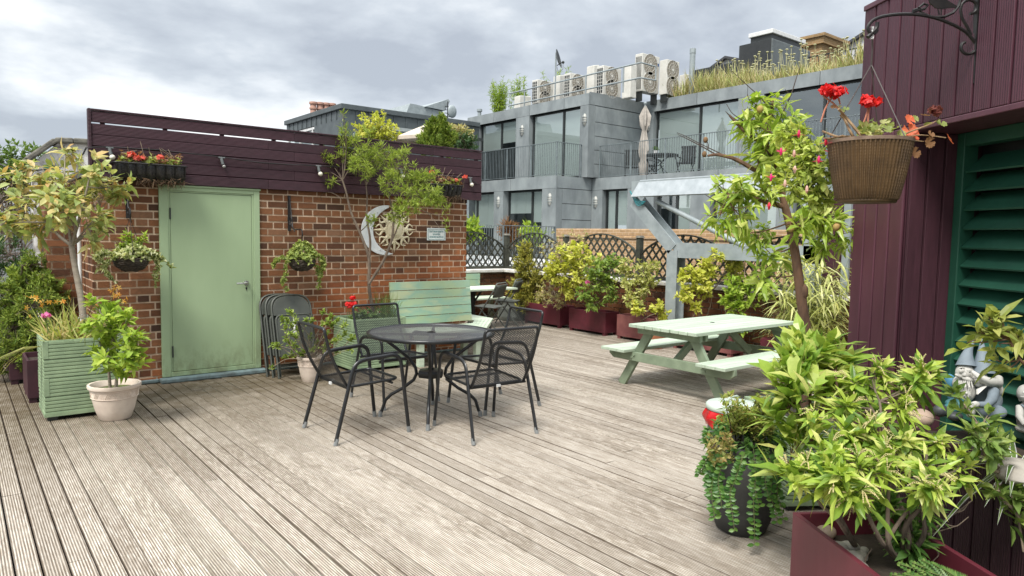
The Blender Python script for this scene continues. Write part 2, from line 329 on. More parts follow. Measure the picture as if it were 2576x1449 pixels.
def glass_mat():
    m = NT('window_glass'); g = m.n('ShaderNodeBsdfGlossy'); g.inputs['Roughness'].default_value = .02; m.set(g.inputs['Color'], (.9, .97, .97))
    t = m.n('ShaderNodeBsdfTransparent'); m.set(t.inputs[0], (.93, .985, .97)); lw = m.n('ShaderNodeLayerWeight'); lw.inputs[0].default_value = .35
    x = m.n('ShaderNodeMixShader'); m.set(x.inputs[0], m.math('MULTIPLY_ADD', lw.outputs['Fresnel'], .5, .22, True)); m.t.links.new(t.outputs[0], x.inputs[1]); m.t.links.new(g.outputs[0], x.inputs[2])
    return m.end(x.outputs[0])
M['glass'] = glass_mat()
def stock_mat(name, scale=1., c=((.50, .33, .18), (.40, .25, .125), (.62, .47, .33))):
    m = NT(name); s3 = m.n('ShaderNodeSeparateXYZ'); m.set(s3.inputs[0], m.co)
    cb = m.n('ShaderNodeCombineXYZ'); m.set(cb.inputs[0], m.math('ADD', s3.outputs[0], s3.outputs[1])); m.set(cb.inputs[1], s3.outputs[2])
    b = m.n('ShaderNodeTexBrick'); m.set(b.inputs['Vector'], cb.outputs[0]); b.inputs['Scale'].default_value = scale
    b.inputs['Brick Width'].default_value = .235; b.inputs['Row Height'].default_value = .0785; b.inputs['Mortar Size'].default_value = .007; b.inputs['Bias'].default_value = 0
    m.set(b.inputs['Color1'], c[0]); m.set(b.inputs['Color2'], c[1]); m.set(b.inputs['Mortar'], c[2])
    col = m.mix(m.ramp(m.noise(7, 5, .7), (.4, 0.), (.7, .45)), b.outputs['Color'], (.18, .12, .07))
    return m.end(m.pbsdf(col, .88, 0., m.bump(b.outputs['Fac'], -.5, .006), .2))
M['stock'] = stock_mat('yellow_stock_brick')
M['stock2'] = stock_mat('chimney_brick', .8, ((.36, .23, .10), (.26, .16, .07), (.42, .33, .22)))
# ================================================================== GROUND AND DECK
b = MB(); b.box((-800, -800, -8.2), (800, 800, -8.)); structure(b.build('ground', M['tarmac']))
b = MB(); b.box((-7, -5, -8.), (9.2, 15, -.06)); structure(b.build('terrace_base', plain('dark_under_deck', (.012, .011, .01))))  # near-black colour stands in for deep shade in the board gaps
b = MB(); x = -2.2; i = 0
while x < 8.7:
    yend = 8.02 if 1.0 < x < 5.62 else 11.2
    y = -1.2 - R_.random() * 3
    while y < yend:
        L = R_.choice([2.4, 3., 3.6, 4.2]) * (.8 + .4 * R_.random()); y1 = min(y + L, yend)
        dz = R_.normal() * .0012; tw = R_.normal() * .0006
        b.hexa([(x, y, -.03), (x + .0945, y, -.03), (x + .0945, y1 - .004, -.03), (x, y1 - .004, -.03)],
               [(x, y, dz - tw), (x + .0945, y, dz + tw), (x + .0945, y1 - .004, dz + tw), (x, y1 - .004, dz - tw)])
        y = y1
    x += .1032 + abs(R_.normal()) * .0006; i += 1
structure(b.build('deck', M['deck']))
# ================================================================== BRICK WORK
def brickwork(mb, org, u, nv, width, z0, z1, holes=(), row=.0785, proud=.0045, seed=1):
    r = np.random.default_rng(seed); org = np.array(org, float); u = np.array(u, float); nv = np.array(nv, float); k = 0; z = z0
    S_, Hd, J = .2195, .1025, .016
    while z < z1 - .02:
        a = -(.17 if k % 2 else 0) - .02; st = True; h = min(row - J, z1 - z)
        while a < width:
            l = S_ if st else Hd; p0, p1 = max(a, 0), min(a + l, width)
            segs = [(p0, p1)]
            for (h0, h1, hz0, hz1) in holes:
                if z + h > hz0 and z < hz1:
                    ns = []
                    for (q0, q1) in segs:
                        if q1 <= h0 or q0 >= h1: ns.append((q0, q1))
                        else:
                            if q0 < h0: ns.append((q0, h0))
                            if q1 > h1: ns.append((h1, q1))
                    segs = ns
            for (q0, q1) in segs:
                if q1 - q0 > .012:
                    jz = r.normal() * .0012; jp = max(.003, proud + .001 + r.normal() * .0018); jx = r.normal() * .001
                    mb.obox(org + u * (q0 + jx) + np.array([0, 0, z + jz - org[2]]) - nv * .004, u * (q1 - q0), nv * (jp + .004), np.array([0, 0, h]))
            a += l + J; st = not st
        z += row; k += 1
WY = 8.0
shed = thing('brick_shed', 'red brick rooftop shed with a sage green door under a dark purple boarded parapet', 'shed', (3.3, WY, 0))
so_ = loc_of(shed)
X0, X1 = 1.08, 5.58; DX0, DX1 = 1.69, 2.725; DZ = 2.06
b = MB(so_); b.box((X0 + .012, WY, .0), (DX0, WY + .2, 2.13)); b.box((DX1, WY, 0), (X1 - .012, WY + .2, 2.13)); b.box((DX0, WY, DZ), (DX1, WY + .2, 2.13))
b.box((X0 + .012, WY + .2, 0), (X0 + .3, WY + 3., 2.13)); b.box((X1 - .3, WY + .2, 0), (X1 - .012, WY + 3., 2.13)); b.box((X0 + .3, WY + 2.8, 0), (X1 - .3, WY + 3., 2.13))
b.build('mortar_core', M['mortar'], shed)
b = MB(so_)
brickwork(b, (X0, WY, 0), (1, 0, 0), (0, -1, 0), X1 - X0, .0, 2.12, [(DX0 - X0, DX1 - X0, -1, DZ)], seed=3)
brickwork(b, (X0 + .012, WY + 3., 0), (0, -1, 0), (-1, 0, 0), 3.0, .0, 2.12, seed=4)
brickwork(b, (X1 - .012, WY, 0), (0, 1, 0), (1, 0, 0), 3.0, .0, 2.12, seed=5)
b.build('wall', M['brick'], shed)
b = MB(so_); b.box((X0 - .03, WY + .06, 2.13), (X1 + .03, WY + 3.05, 2.2)); b.build('roof', M['tarmac'], shed)
# parapet boarding
PY = 7.955; PX0, PX1 = 1.10, 5.79; PZ0, PZ1 = 2.085, 2.755
b = MB(so_); nb = 6; hh = (PZ1 - PZ0 - .012) / nb
for i in range(nb):
    z0 = PZ0 + i * hh + (.008 if i == nb - 1 else 0)
    xa = PX0
    for xb in ([PX0 + 1.72 + .3 * (i % 2), PX0 + 3.9 - .5 * (i % 3 == 0), PX1]):
        b.box((xa + .001, PY - .012, z0 + .002), (xb - .001, PY + .012, z0 + hh - .004)); xa = xb
b.build('parapet_boarding', M['purple_h'], shed, bevel=.003)
b = MB(so_); b.box((PX0, PY + .013, PZ0), (PX1, PY + .03, PZ1 - hh - .014))
x = PX0 + .1
while x < PX1: b.box((x - .02, PY + .013, PZ1 - hh - .014), (x + .02, PY + .05, PZ1 - .004)); x += .565
b.build('parapet_battens', M['purple_h'], shed)
b = MB(so_); b.box((PX0 - .028, PY - .022, PZ0 + .1), (PX0 - .001, PY + .06, PZ1 + .016)); b.box((PX0, PY - .02, PZ1), (PX1, PY + .055, PZ1 + .016))
b.build('parapet_trim', M['purple_h'], shed, bevel=.004)
b = MB(so_); b.box((PX0 + .1, PY + .03, 2.132), (PX0 + .16, WY + .06, 2.2)); b.box((PX1 - .3, PY + .03, 2.132), (PX1 - .24, WY + .06, 2.2)); b.build('parapet_bracket', M['black'], shed)
# door
dr = MB(so_); FY = WY - .03
dr.box((DX0, FY, .055), (DX0 + .085, WY + .06, DZ)); dr.box((DX1 - .065, FY, .055), (DX1, WY + .06, DZ)); dr.box((DX0 + .085, FY, DZ - .04), (DX1 - .065, WY + .06, DZ)); dr.box((DX0 + .085, FY + .002, .055), (DX1 - .065, WY + .06, .1))
dr.box((DX0 + .085, FY + .008, .1), (DX0 + .105, WY + .06, DZ - .04)); dr.box((DX1 - .085, FY + .008, .1), (DX1 - .065, WY + .06, DZ - .04)); dr.box((DX0 + .105, FY + .008, DZ - .055), (DX1 - .085, WY + .06, DZ - .04))
dr.box((DX0 - .01, FY - .012, DZ), (DX1 + .01, WY, DZ + .02))
dr.build('door_frame', M['door'], shed, bevel=.003)
b = MB(so_); b.box((DX0 + .108, FY + .013, .105), (DX1 - .088, WY + .05, DZ - .058)); door = b.build('door', M['door'], shed, bevel=.003)
b = MB(so_)
for z in (.32, 1.78): b.tube([(DX0 + .106, FY + .004, z - .06), (DX0 + .106, FY + .004, z + .06)], .008, 8)
b.build('hinge', M['frame_d'], door)
M['chrome'] = plain('brushed_metal', (.62, .62, .60), (.5, .5, .48), 20, .3, .9, bump=0)
hx, hz = DX1 - .155, 1.03
b = MB(so_); b.tube([(hx, FY + .012, hz), (hx, FY - .002, hz)], .026, 20); b.tube([(hx, FY, hz), (hx, FY - .045, hz), (hx - .012, FY - .055, hz), (hx - .125, FY - .055, hz)], .0095, 10); b.build('handle', M['chrome'], door, True)
b = MB(so_); b.tube([(hx, FY + .012, hz - .058), (hx, FY + .006, hz - .058)], .01, 12); b.box((hx - .004, FY + .006, hz - .082), (hx + .004, FY + .012, hz - .058)); b.build('keyhole', M['black'], door)
b = MB(so_); b.box((DX0 - .03, WY - .12, 0.002), (DX1 + .04, WY - .001, .05)); b.box((X0 - .02, WY - .03, .002), (DX0 - .03, WY - .001, .045)); b.box((DX1 + .04, WY - .03, .002), (X1, WY - .001, .035)); b.build('sill', M['sill'], shed, bevel=.012)
# pier and pipes beside the shed
pier = thing('brick_pier', 'red brick pier set back beside the shed corner behind the white conduit', 'wall', (.95, 9.1, 0)); po = loc_of(pier)
b = MB(po); b.box((.80, 8.9, 0), (1.075, 9.6, 2.1)); b.build('mortar_core', M['mortar'], pier)
b = MB(po); brickwork(b, (.79, 8.89, 0), (1, 0, 0), (0, -1, 0), .29, 0, 2.1, seed=9); brickwork(b, (.795, 9.6, 0), (0, -1, 0), (-1, 0, 0), .7, 0, 2.1, seed=10); b.build('wall', M['brick'], pier)
b = MB(); b.tube([(1.045, 8.55, 0), (1.045, 8.55, 1.9)], .02, 10); tag(b.build('conduit', M['white'], None, True), 'white vertical conduit pipe on the brick shed side wall', 'pipe')
M['pipe_g'] = plain('green_pipe_paint', (.02, .13, .075), None, 5, .4, bump=0)
P = gz(140, 800, .1) * 0 + gy(132, 650, 9.3)
dp = thing('drainpipe', 'dark green drainpipe standing left of the brick pier', 'drainpipe', (P[0], 9.3, 0))
b = MB(); b.tube([(0, 0, 0), (0, 0, 2.3)], .055, 16); b.build('pipe', M['pipe_g'], dp, True); b = MB(); b.tube([(0, 0, 1.42), (0, 0, 1.5)], .064, 16); b.tube([(0, 0, .5), (0, 0, .55)], .064, 16); b.build('collar', M['pipe_g'], dp, True)
# ================================================================== LOW WALLS, COPING, TRELLIS
LX, LY = 8.78, 11.2
lw = thing('low_wall', 'low dark brick parapet wall with white coping running behind the planters', 'wall', (LX, 6, 0)); lo_ = loc_of(lw)
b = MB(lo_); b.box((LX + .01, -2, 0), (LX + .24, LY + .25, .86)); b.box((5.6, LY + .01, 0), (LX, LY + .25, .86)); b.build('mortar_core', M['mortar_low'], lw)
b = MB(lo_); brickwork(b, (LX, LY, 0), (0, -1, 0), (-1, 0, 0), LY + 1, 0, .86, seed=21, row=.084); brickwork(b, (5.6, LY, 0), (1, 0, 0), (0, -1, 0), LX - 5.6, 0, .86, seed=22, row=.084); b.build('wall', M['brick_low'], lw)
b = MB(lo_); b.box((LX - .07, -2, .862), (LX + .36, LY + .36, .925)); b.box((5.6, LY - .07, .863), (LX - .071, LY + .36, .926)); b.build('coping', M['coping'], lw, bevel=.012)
def trellis_panel(label, p, q, z0=.965, ze=1.34, zm=1.66, posts=(True, True)):
    p = np.array(p, float); q = np.array(q, float); L = np.linalg.norm(q - p); u = (q - p) / L; t = thing('trellis', label, 'trellis', (*((p + q) / 2), .926), group='arched trellis panels on the low wall'); off = loc_of(t)
    nv = np.array([-u[1], u[0], 0]); u3 = np.array([u[0], u[1], 0]); P3 = np.array([p[0], p[1], 0])
    def top(a): return ze + (zm - ze) * math.sin(PI * min(max(a / L, 0), 1)) ** .75
    lat = MB(off); st = .15; h = .02
    for sgn in (1, -1):
        c = -1.2
        while c < L + 1.2:
            run = []; 
            for k in range(0, 60):
                z = z0 + k * .0145; a = c + sgn * (z - z0) * .80
                ok = .02 < a < L - .02 and z < top(a) - .01
                if ok: run.append((a, z))
                if (not ok or k == 59) and len(run) > 2:
                    (a0, zz0), (a1, zz1) = run[0], run[-1]
                    lat.bar(P3 + u3 * a0 + nv * (.008 * sgn) + np.array([0, 0, zz0]), P3 + u3 * a1 + nv * (.008 * sgn) + np.array([0, 0, zz1]), 0.013, .03, nv * 0 + np.array([0, 0, 1.])); run = []
                elif not ok: run = []
            c += st
    lat.build('lattice', M['trellis'], t)
    fr = MB(off); a_ = np.linspace(0, L, 17)
    for i in range(16): fr.bar(P3 + u3 * a_[i] + np.array([0, 0, top(a_[i])]), P3 + u3 * a_[i + 1] + np.array([0, 0, top(a_[i + 1])]), .045, .022)
    fr.bar(P3 + np.array([0, 0, z0 - .015]), P3 + u3 * L + np.array([0, 0, z0 - .015]), .05, .06)
    fr.bar(P3 + u3 * .012 + np.array([0, 0, z0]), P3 + u3 * .012 + np.array([0, 0, ze]), .03, .03); fr.bar(P3 + u3 * (L - .012) + np.array([0, 0, z0]), P3 + u3 * (L - .012) + np.array([0, 0, ze]), .03, .03)
    fr.build('frame', M['trellis'], t)
TX = LX + .17; TY = LY + .17
ys = [TY, TY - 1.79, TY - 3.58, TY - 5.37, TY - 7.16]
labs = ['arched dark trellis panel partly hidden behind golden conifer', 'arched dark trellis panel above the two dark red planters', 'arched dark trellis panel behind the galvanised steel post', 'arched dark trellis panel behind the peach tree trunk']
for i in range(4): trellis_panel(labs[i], (TX, ys[i] - .05), (TX, ys[i + 1] + .05))
trellis_panel('arched dark trellis panel beside the brick shed corner', (TX - .06 - 1.75, TY), (TX - .06, TY)); trellis_panel('arched dark trellis panel mostly hidden behind the brick shed', (TX - .06 - 3.6, TY), (TX - .06 - 1.85, TY))
plabs = ['dark trellis post with cap at the wall corner by the conifer', 'dark capped trellis post above the second red planter', 'dark capped trellis post beside the inclined steel beam', 'dark capped trellis post behind yellow green shrub', 'dark capped trellis post behind the bamboo']
for i, (px_, py_) in enumerate([(TX, y) for y in ys] + []):
    t = thing('fence_post', plabs[i], 'post', (px_, py_, .926), group='posts between the trellis panels'); b = MB(); b.box((-.045, -.045, 0), (.045, .045, .68)); b.build('post', M['trellis'], t, bevel=.004)
    b = MB(); b.hexa([(-.062, -.062, .68), (.062, -.062, .68), (.062, .062, .68), (-.062, .062, .68)], [(-.035, -.035, .715), (.035, -.035, .715), (.035, .035, .715), (-.035, .035, .715)]); b.build('cap', M['stonecap'], t)
# ================================================================== STEEL GANTRY
SX = 8.42
def ibeam(mb, p, q, wx=.19, d=.19, tf=.014, side=(1, 0, 0)):
    """flanges face -X/+X (side axis), web between"""
    p = np.array(p, float); q = np.array(q, float); s_ = np.array(side, float); a = nrm(q - p); c = np.cross(a, s_)
    for k in (-1, 1): mb.obox(p + s_ * (k * wx / 2 - tf / 2) - c * d / 2, s_ * tf, c * d, q - p)
    mb.obox(p - s_ * (wx / 2 - tf / 2) - c * tf / 2, s_ * (wx - tf), c * tf, q - p)
ga = thing('steel_gantry', 'galvanised steel gantry with an upright post, sloping leg and long top beam', 'gantry', (SX, 6.7, 0)); go_ = loc_of(ga)
pb = gx(*m4(660, 870), SX); pt_ = gx(*m4(665, 452), SX); it = gx(*m4(420, 150), SX)
b = MB(go_); ibeam(b, (SX, pt_[1], .0), (SX, pt_[1], pt_[2] - .02)); b.box((SX - .15, pt_[1] - .15, 0.004), (SX + .15, pt_[1] + .15, .02)); b.build('post', M['steel'], ga)
b = MB(go_); ibeam(b, (SX, pt_[1], pt_[2]), (SX, it[1], it[2])); b.build('sloping_leg', M['steel'], ga)
t0 = gx(*m4(440, 92), SX); t1 = gx(*m4(1600, 62), SX)
b = MB(go_); ibeam(b, (SX, t0[1] + .1, t0[2] + .05), (SX, t1[1], t0[2] + .05), .2, .235); b.build('top_beam', M['steel'], ga)
b = MB(go_); yA, yB, zb_, zt_ = t0[1] - .06, t1[1], t0[2] - .075, t0[2] + .175; b.hexa([(SX - .19, yA + .10, zb_), (SX - .184, yA + .10, zb_ - .004), (SX - .184, yB, zb_ - .004), (SX - .19, yB, zb_)], [(SX - .095, yA, zt_ + .004), (SX - .089, yA, zt_), (SX - .089, yB, zt_), (SX - .095, yB, zt_ + .004)]); b.build('cover_panel', plain('skylit_galvanised_sheet', (.46, .50, .52), (.33, .37, .39), 9, .45, .2, bump=.05, lo=.3, hi=.7), ga)  # paler than the beams: sky light on the tilted face is in its colour
lz = pt_[2] - .0
b = MB(go_); ibeam(b, (SX, pt_[1] - .02, gx(*m4(720, 460), SX)[2]), (SX, t1[1], gx(*m4(720, 460), SX)[2]), .16, .22); b.build('lower_beam', M['steel'], ga)
q0 = gx(*m4(560, 150), SX); q1 = gx(*m4(1120, 440), SX)
b = MB(go_); b.tube([q0 - (.06, 0, 0), q1 - (.06, 0, 0)], .038, 14); b.build('brace_tube', M['steel'], ga, True)
b = MB(go_); b.obox(q1 + np.array([-.075, -.12, -.16]), (.02, 0, 0), (0, .26, -.0), (0, 0, .24)); b.build('gusset_plate', M['steel'], ga)
b = MB(go_); b.tube([q1 + (-.078, .02, 0), q1 + (-.1, .02, 0)], .014, 6); b.tube([q1 + (-.078, -.05, -.03), q1 + (-.1, -.05, -.03)], .014, 6); b.build('bolt', M['chrome'], ga)
b = MB(go_); ibeam(b, (SX, t1[1] + .1, 0), (SX, t1[1] + .1, t0[2] - .07), .16, .16); b.build('rear_post', M['steel'], ga)
M['rope'] = plain('turquoise_rope', (.05, .28, .31), (.03, .19, .22), 60, .7, bump=.3)
b = MB(); A = gx(*m4(375, 85), SX - .13); Bp = gx(*m4(470, 150), SX - .13)
for k in range(5):
    pts = [A + (Bp - A) * t + np.array([-.01 - .012 * k * 0, 0, -math.sin(PI * t) * (.05 + .022 * k)]) + np.array([R_.normal() * .006, 0, 0]) for t in np.linspace(0, 1, 12)]
    b.tube(pts, .006, 6)
tag(b.build('rope_coil', M['rope'], None, True), 'turquoise rope looped round the end of the steel top beam', 'rope')
# ================================================================== GREY APARTMENT BUILDING
ab = thing('apartment_building', 'grey zinc clad apartment building with glazed balconies and a wild grass roof', 'building', (22, 20, -8)); ao = loc_of(ab)
BX, UX, LRX, URX = 20., 21.54, 22.11, 25.14; CY, UY = 22.1, 21.84; Y1, Y0 = 30.9, 9.0
def panels_y(mb, X, z0, z1, cuts, th=.06):      # facade panels facing -X, cut along Y
    for a, c in zip(cuts[:-1], cuts[1:]): mb.box((X, min(a, c) + .012, z0), (X + th, max(a, c) - .012, z1))
def panels_x(mb, Y, X0_, X1_, zs, th=.06):
    for a, c in zip(zs[:-1], zs[1:]): mb.box((X0_, Y, a + .012), (X1_, Y + th, c - .012))
b = MB(ao)
panels_y(b, BX, 3.62, 4.15, [Y1, 29.2, 25.2, CY]); panels_y(b, UX, 7.25, 7.73, [Y1, 28.6, 25.8, 23.4, UY]); panels_y(b, LRX, 3.63, 4.14, [CY, 19.0, 15.6, 12.2, Y0]); panels_y(b, URX, 7.31, 7.81, [UY, 18.95, 16.5, 13.5, Y0])
# lower bay piers
for a, c in ((26.44, 25.73), (23.0, 22.1), (30.9, 29.9)): b.box((BX, a, .2), (BX + .35, c, 3.61))
panels_x(b, CY, BX + .36, LRX - .01, [.2, .95, 1.62, 2.3, 2.98, 3.62]); panels_x(b, CY, BX + .07, LRX - .01, [3.62, 4.15])
# upper bay piers and the panelled return
for a, c in ((30.9, 29.95), (26.8, 25.81), (22.35, 21.84)): b.box((UX, a, 4.16), (UX + .4, c, 7.24))
panels_x(b, UY, UX + .41, URX - .01, [4.16, 4.75, 5.35, 5.95, 6.55, 7.24]); panels_x(b, UY, UX + .07, URX - .01, [7.25, 7.8])
for a, c in ((UY, 21.3), (15.75, 16.9)): b.box((URX, a, 4.16), (URX + .35, c, 7.3))
for a, c in ((CY, 21.45), (20.0, 18.6), (16.8, 15.9), (13.2, 12.6)): b.box((LRX, a, .2), (LRX + .3, c, 3.62))
b.build('zinc_wall', M['zinc'], ab)
b = MB(ao)   # floors, roof decks, party walls
b.box((BX + .07, CY + .07, 3.66), (UX + 4, Y1, 4.12)); b.box((LRX + .07, Y0, 3.66), (URX + 4, CY, 4.11)); b.box((UX + .07, UY + .07, 7.3), (UX + 8, Y1, 7.62)); b.box((URX + .07, Y0, 7.35), (URX + 8, UY + .06, 7.7))
b.box((BX + .36, CY + .07, -8), (BX + 4, Y1, .2)); b.box((LRX + .01, Y0, -8), (LRX + 4, CY, .2)); b.box((UX, Y1, -8), (UX + 6, Y1 + .2, 7.6)); b.build('floor', M['tarmac'], ab)
b = MB(ao); b.box((UX + 3.2, UY + .1, 4.13), (UX + 3.3, Y1, 7.29)); b.box((URX + 3, Y0, 4.13), (URX + 3.1, UY, 7.34)); b.box((BX + 3.4, CY + .1, .21), (BX + 3.5, Y1, 3.65)); b.box((LRX + 3, Y0, .21), (LRX + 3.1, CY, 3.65)); b.build('room_wall', M['room'], ab)
def window(X, ya, yc, z0, z1, mull=(), blind=1., dx=.22, blinds=None):
    f = MB(ao); w = .06
    f.box((X + dx, ya - w, z0), (X + dx + .08, ya, z1)); f.box((X + dx, yc, z0), (X + dx + .08, yc + w, z1)); f.box((X + dx, yc + w, z1 - w), (X + dx + .08, ya - w, z1)); f.box((X + dx, yc + w, z0), (X + dx + .08, ya - w, z0 + w))
    for y in mull: f.box((X + dx - .01, y - .05, z0 + w), (X + dx + .08, y + .05, z1 - w))
    fo = f.build('window', M['frame_d'], ab)
    g = MB(ao); g.add([(X + dx + .035, ya - w, z0 + w), (X + dx + .035, yc + w, z0 + w), (X + dx + .035, yc + w, z1 - w), (X + dx + .035, ya - w, z1 - w)], [(0, 1, 2, 3)]); g.build('pane', M['glass'], fo)
    bl = MB(ao); edges = [ya - w] + list(mull) + [yc + w]; bs = blinds or [blind] * (len(edges) - 1)
    for a, c, f_ in zip(edges[:-1], edges[1:], bs):
        if f_ > .02: bl.box((X + dx + .06, c + .05, z1 - (z1 - z0) * f_), (X + dx + .075, a - .05, z1 - w))
    if bl.n: bl.build('blind', M['blind'], fo)
window(UX, 29.93, 26.82, 4.2, 7.24, (28.2,), blinds=[.45, .35]); window(UX, 25.79, 22.37, 4.2, 7.24, (23.64,), blinds=[1., 1.])
window(URX, 21.28, 16.92, 4.2, 7.3, (18.89,), blinds=[1., .97]); window(URX, 15.73, 9.2, 4.2, 7.3, (13.39, 11.2), blinds=[0, 0, 0])
window(BX, 29.88, 26.46, .25, 3.6, (28.2,), blinds=[.4, .5], dx=.3); window(BX, 25.71, 23.02, .25, 3.6, (24.0,), blinds=[.3, .42], dx=.3)
window(LRX, 21.43, 20.02, .25, 3.62, (20.81,), blinds=[.5, .45]); window(LRX, 18.58, 16.82, .25, 3.62, (17.6,), blinds=[.0, .75]); window(LRX, 15.88, 13.22, .25, 3.62, (14.5,), blinds=[1., 1.]); window(LRX, 12.58, 9.3, .25, 3.62, (11.,), blinds=[.6, .2])
def railing(pts, z0, z1, step=.115, post=1.75):
    r = MB(ao)
    for p, q in zip(pts[:-1], pts[1:]):
        p = np.array((*p, 0.)); q = np.array((*q, 0.)); L = np.linalg.norm(q - p); u = (q - p) / L
        r.bar(p + (0, 0, z1), q + (0, 0, z1), .06, .025); r.bar(p + (0, 0, z0 + .07), q + (0, 0, z0 + .07), .04, .02)
        n = int(L / step)
        for i in range(n + 1):
            c = p + u * (i * L / n); r.obox(c + (-.007, -.007, z0 + .07), (.014, 0, 0), (0, .014, 0), (0, 0, z1 - z0 - .07))
        n = max(1, round(L / post))
        for i in range(n + 1):
            c = p + u * (i * L / n); r.obox(c + (-.012 if abs(u[1]) > .5 else -.03, -.03 if abs(u[1]) > .5 else -.012, z0), (.024 if abs(u[1]) > .5 else .06, 0, 0), (0, .06 if abs(u[1]) > .5 else .024, 0), (0, 0, z1 - z0))
    return r
railing([(BX + .09, 30.7), (BX + .09, CY + .1), (UX - .03, CY + .1)], 4.15, 5.56).build('balcony_railing', M['steel_rail'], ab)
railing([(LRX + .09, CY - .35), (LRX + .09, Y0 + .2)], 4.14, 5.53).build('balcony_railing', M['steel_rail'], ab)
M['lampglass'] = plain('bulkhead_glass', (.5, .5, .46), (.32, .32, .29), 20, .4, bump=0)
def bulkhead(p):
    b = MB(ao); p = np.array(p); b.ball(p, (.1, .13, .27), 12, 8); o = b.build('wall_light', M['lampglass'], ab, True)
    b = MB(ao); 
    for dz in (-.1, .0, .1): b.tube([p + (-.0, .14, dz), p + (-.105, .06, dz), p + (-.105, -.06, dz), p + (0, -.14, dz)], .012, 5)
    b.tube([p + (-.02, 0, .28), p + (-.105, 0, .12), p + (-.105, 0, -.12), p + (-.02, 0, -.28)], .012, 5); b.build('lamp_cage', M['steel_rail'], o)
bulkhead((UX, 26.33, 6.6)); bulkhead((UX, 22.08, 6.62)); bulkhead((URX, 21.6, 6.7)); bulkhead((BX, 26.1, 3.12)); bulkhead((BX, 22.5, 3.15)); bulkhead((LRX, 21.85, 3.1))
# roof guard rail
b = MB(ao); gr_ = [m1(475, 665), m1(620, 640), m1(1185, 530), m1(1530, 460), m1(1690, 432)]
gy_ = [gx(*q, UX + .5) for q in gr_]; za = 8.65
b.tube([(UX + .5, gy_[0][1], za), (UX + .5, gy_[-1][1], za)], .035, 8); b.tube([(UX + .5, gy_[-1][1], za), (UX + 1.3, gy_[-1][1] - .1, za - .05), (UX + 1.3, gy_[-1][1] - .1, za - .6), (UX + .5, gy_[-1][1], za - .6)], .035, 8); b.tube([(UX + .5, gy_[-1][1], za - .6), (UX + .5, gy_[0][1], za - .6)], .035, 8)
for g in gy_[1:4]: b.tube([(UX + .5, g[1], 7.6), (UX + .5, g[1], za)], .035, 8)
b.build('guard_rail', M['steel'], ab)
# ---------------------------------------------------------------- air conditioning units
M['ac'] = plain('ac_casing', (.66, .65, .60), (.55, .54, .49), 3, .55, bump=.03)
M['ac_grille'] = plain('ac_grille', (.30, .27, .215), (.24, .21, .165), 5, .6, bump=0)
M['blue_sticker'] = plain('blue_sticker', (.04, .11, .28), None, 5, .5, bump=0)
def ac_unit(label, Xs, pxl, ytop, ybot, pxr, fans, side='grid', sticker=False):
    a = gx(pxl[0], ytop, Xs) if False else gx(*m1(pxl[0], ytop), Xs); a = a - (0, .42, 0); bz = gx(*m1(pxl[0], ybot), Xs); c = gy(*m1(pxr, pxl[1]), a[1])
    z0, z1 = min(bz[2], a[2] - .5), a[2]; w = max(c[0] - Xs, .5); t = thing('ac_unit', label, 'air conditioner', (Xs, a[1], z0), group='air conditioning units on the roof'); o = loc_of(t)
    D = .42; b = MB(o); b.box((Xs, a[1], z0), (Xs + w, a[1] + D, z1)); b.build('casing', M['ac'], t, bevel=.02)
    for (fz, fr) in fans:
        b = MB(o); ctr = np.array([Xs + w * .47, a[1] - .01, z0 + (z1 - z0) * fz]); r = fr
        b.tube([ctr, ctr + (0, .012, 0)], r, 24); fo = b.build('fan', M['ac_grille'], t)
        b = MB(o)
        for k in range(16):
            an = k * PI / 8; b.bar(ctr + (0, -.006, 0), ctr + np.array([math.cos(an) * r, -.006, math.sin(an) * r]), .008, .008, (0, 1, 0))
        for rr in (.33, .66, 1.):
            b.tube([ctr + np.array([math.cos(q) * r * rr, -.006, math.sin(q) * r * rr]) for q in np.linspace(0, 2 * PI, 25)], .007, 4)
        b.tube([ctr + (0, -.02, 0), ctr + (0, -.005, 0)], r * .14, 12); b.build('fan_guard', M['ac'], fo)
    if side:
        b = MB(o); n = 7 if side == 'grid' else 1
        for i in range(n):
            for j in range(3 if side == 'grid' else 5):
                y0 = a[1] + .05 + j * (.12 if side == 'grid' else .07); zz0 = z0 + (z1 - z0) * (.06 + .88 * i / n)
                b.box((Xs - .008, y0, zz0), (Xs - .001, y0 + (.085 if side == 'grid' else .035), zz0 + (z1 - z0) * .88 / n - .03))
        b.build('side_grille', M['frame_d'], t)
    if sticker: b = MB(o); b.box((Xs + w * .86, a[1] - .006, z1 - .42), (Xs + w * .96, a[1] - .001, z1 - .3)); b.build('sticker', M['blue_sticker'], t)
    for xf in (Xs + .05, Xs + w - .12): b = MB(o); b.box((xf, a[1] + .05, min(7.62, z0 - .02)), (xf + .07, a[1] + D - .05, z0)); b.build('foot', M['frame_d'], t)
ac_unit('air conditioner with two round fans beside the satellite dish mast', 22.4, (690, 600), 507, 725, 885, [(.68, .36), (.24, .36)])
ac_unit('air conditioner with two round fans in the middle of the roof row', 22.4, (985, 550), 448, 668, 1185, [(.66, .37), (.2, .37)])
ac_unit('air conditioner with two radial fan guards behind the guard rail corner', 22.4, (1285, 500), 380, 645, 1510, [(.68, .4), (.24, .4)])
ac_unit('tallest air conditioner with two big barred fans and slotted side', 24.0, (1640, 440), 268, 612, 1860, [(.74, .46), (.27, .46)], 'slots', True)
ac_unit('air conditioner with two barred fans and blue sticker beside tallest unit', 24.9, (1865, 480), 325, 640, 2042, [(.72, .42), (.26, .42)], None, True)
ac_unit('low air conditioner with one half hidden fan beside roof grass', 25.8, (2045, 520), 460, 640, 2150, [(.45, .36)], None)
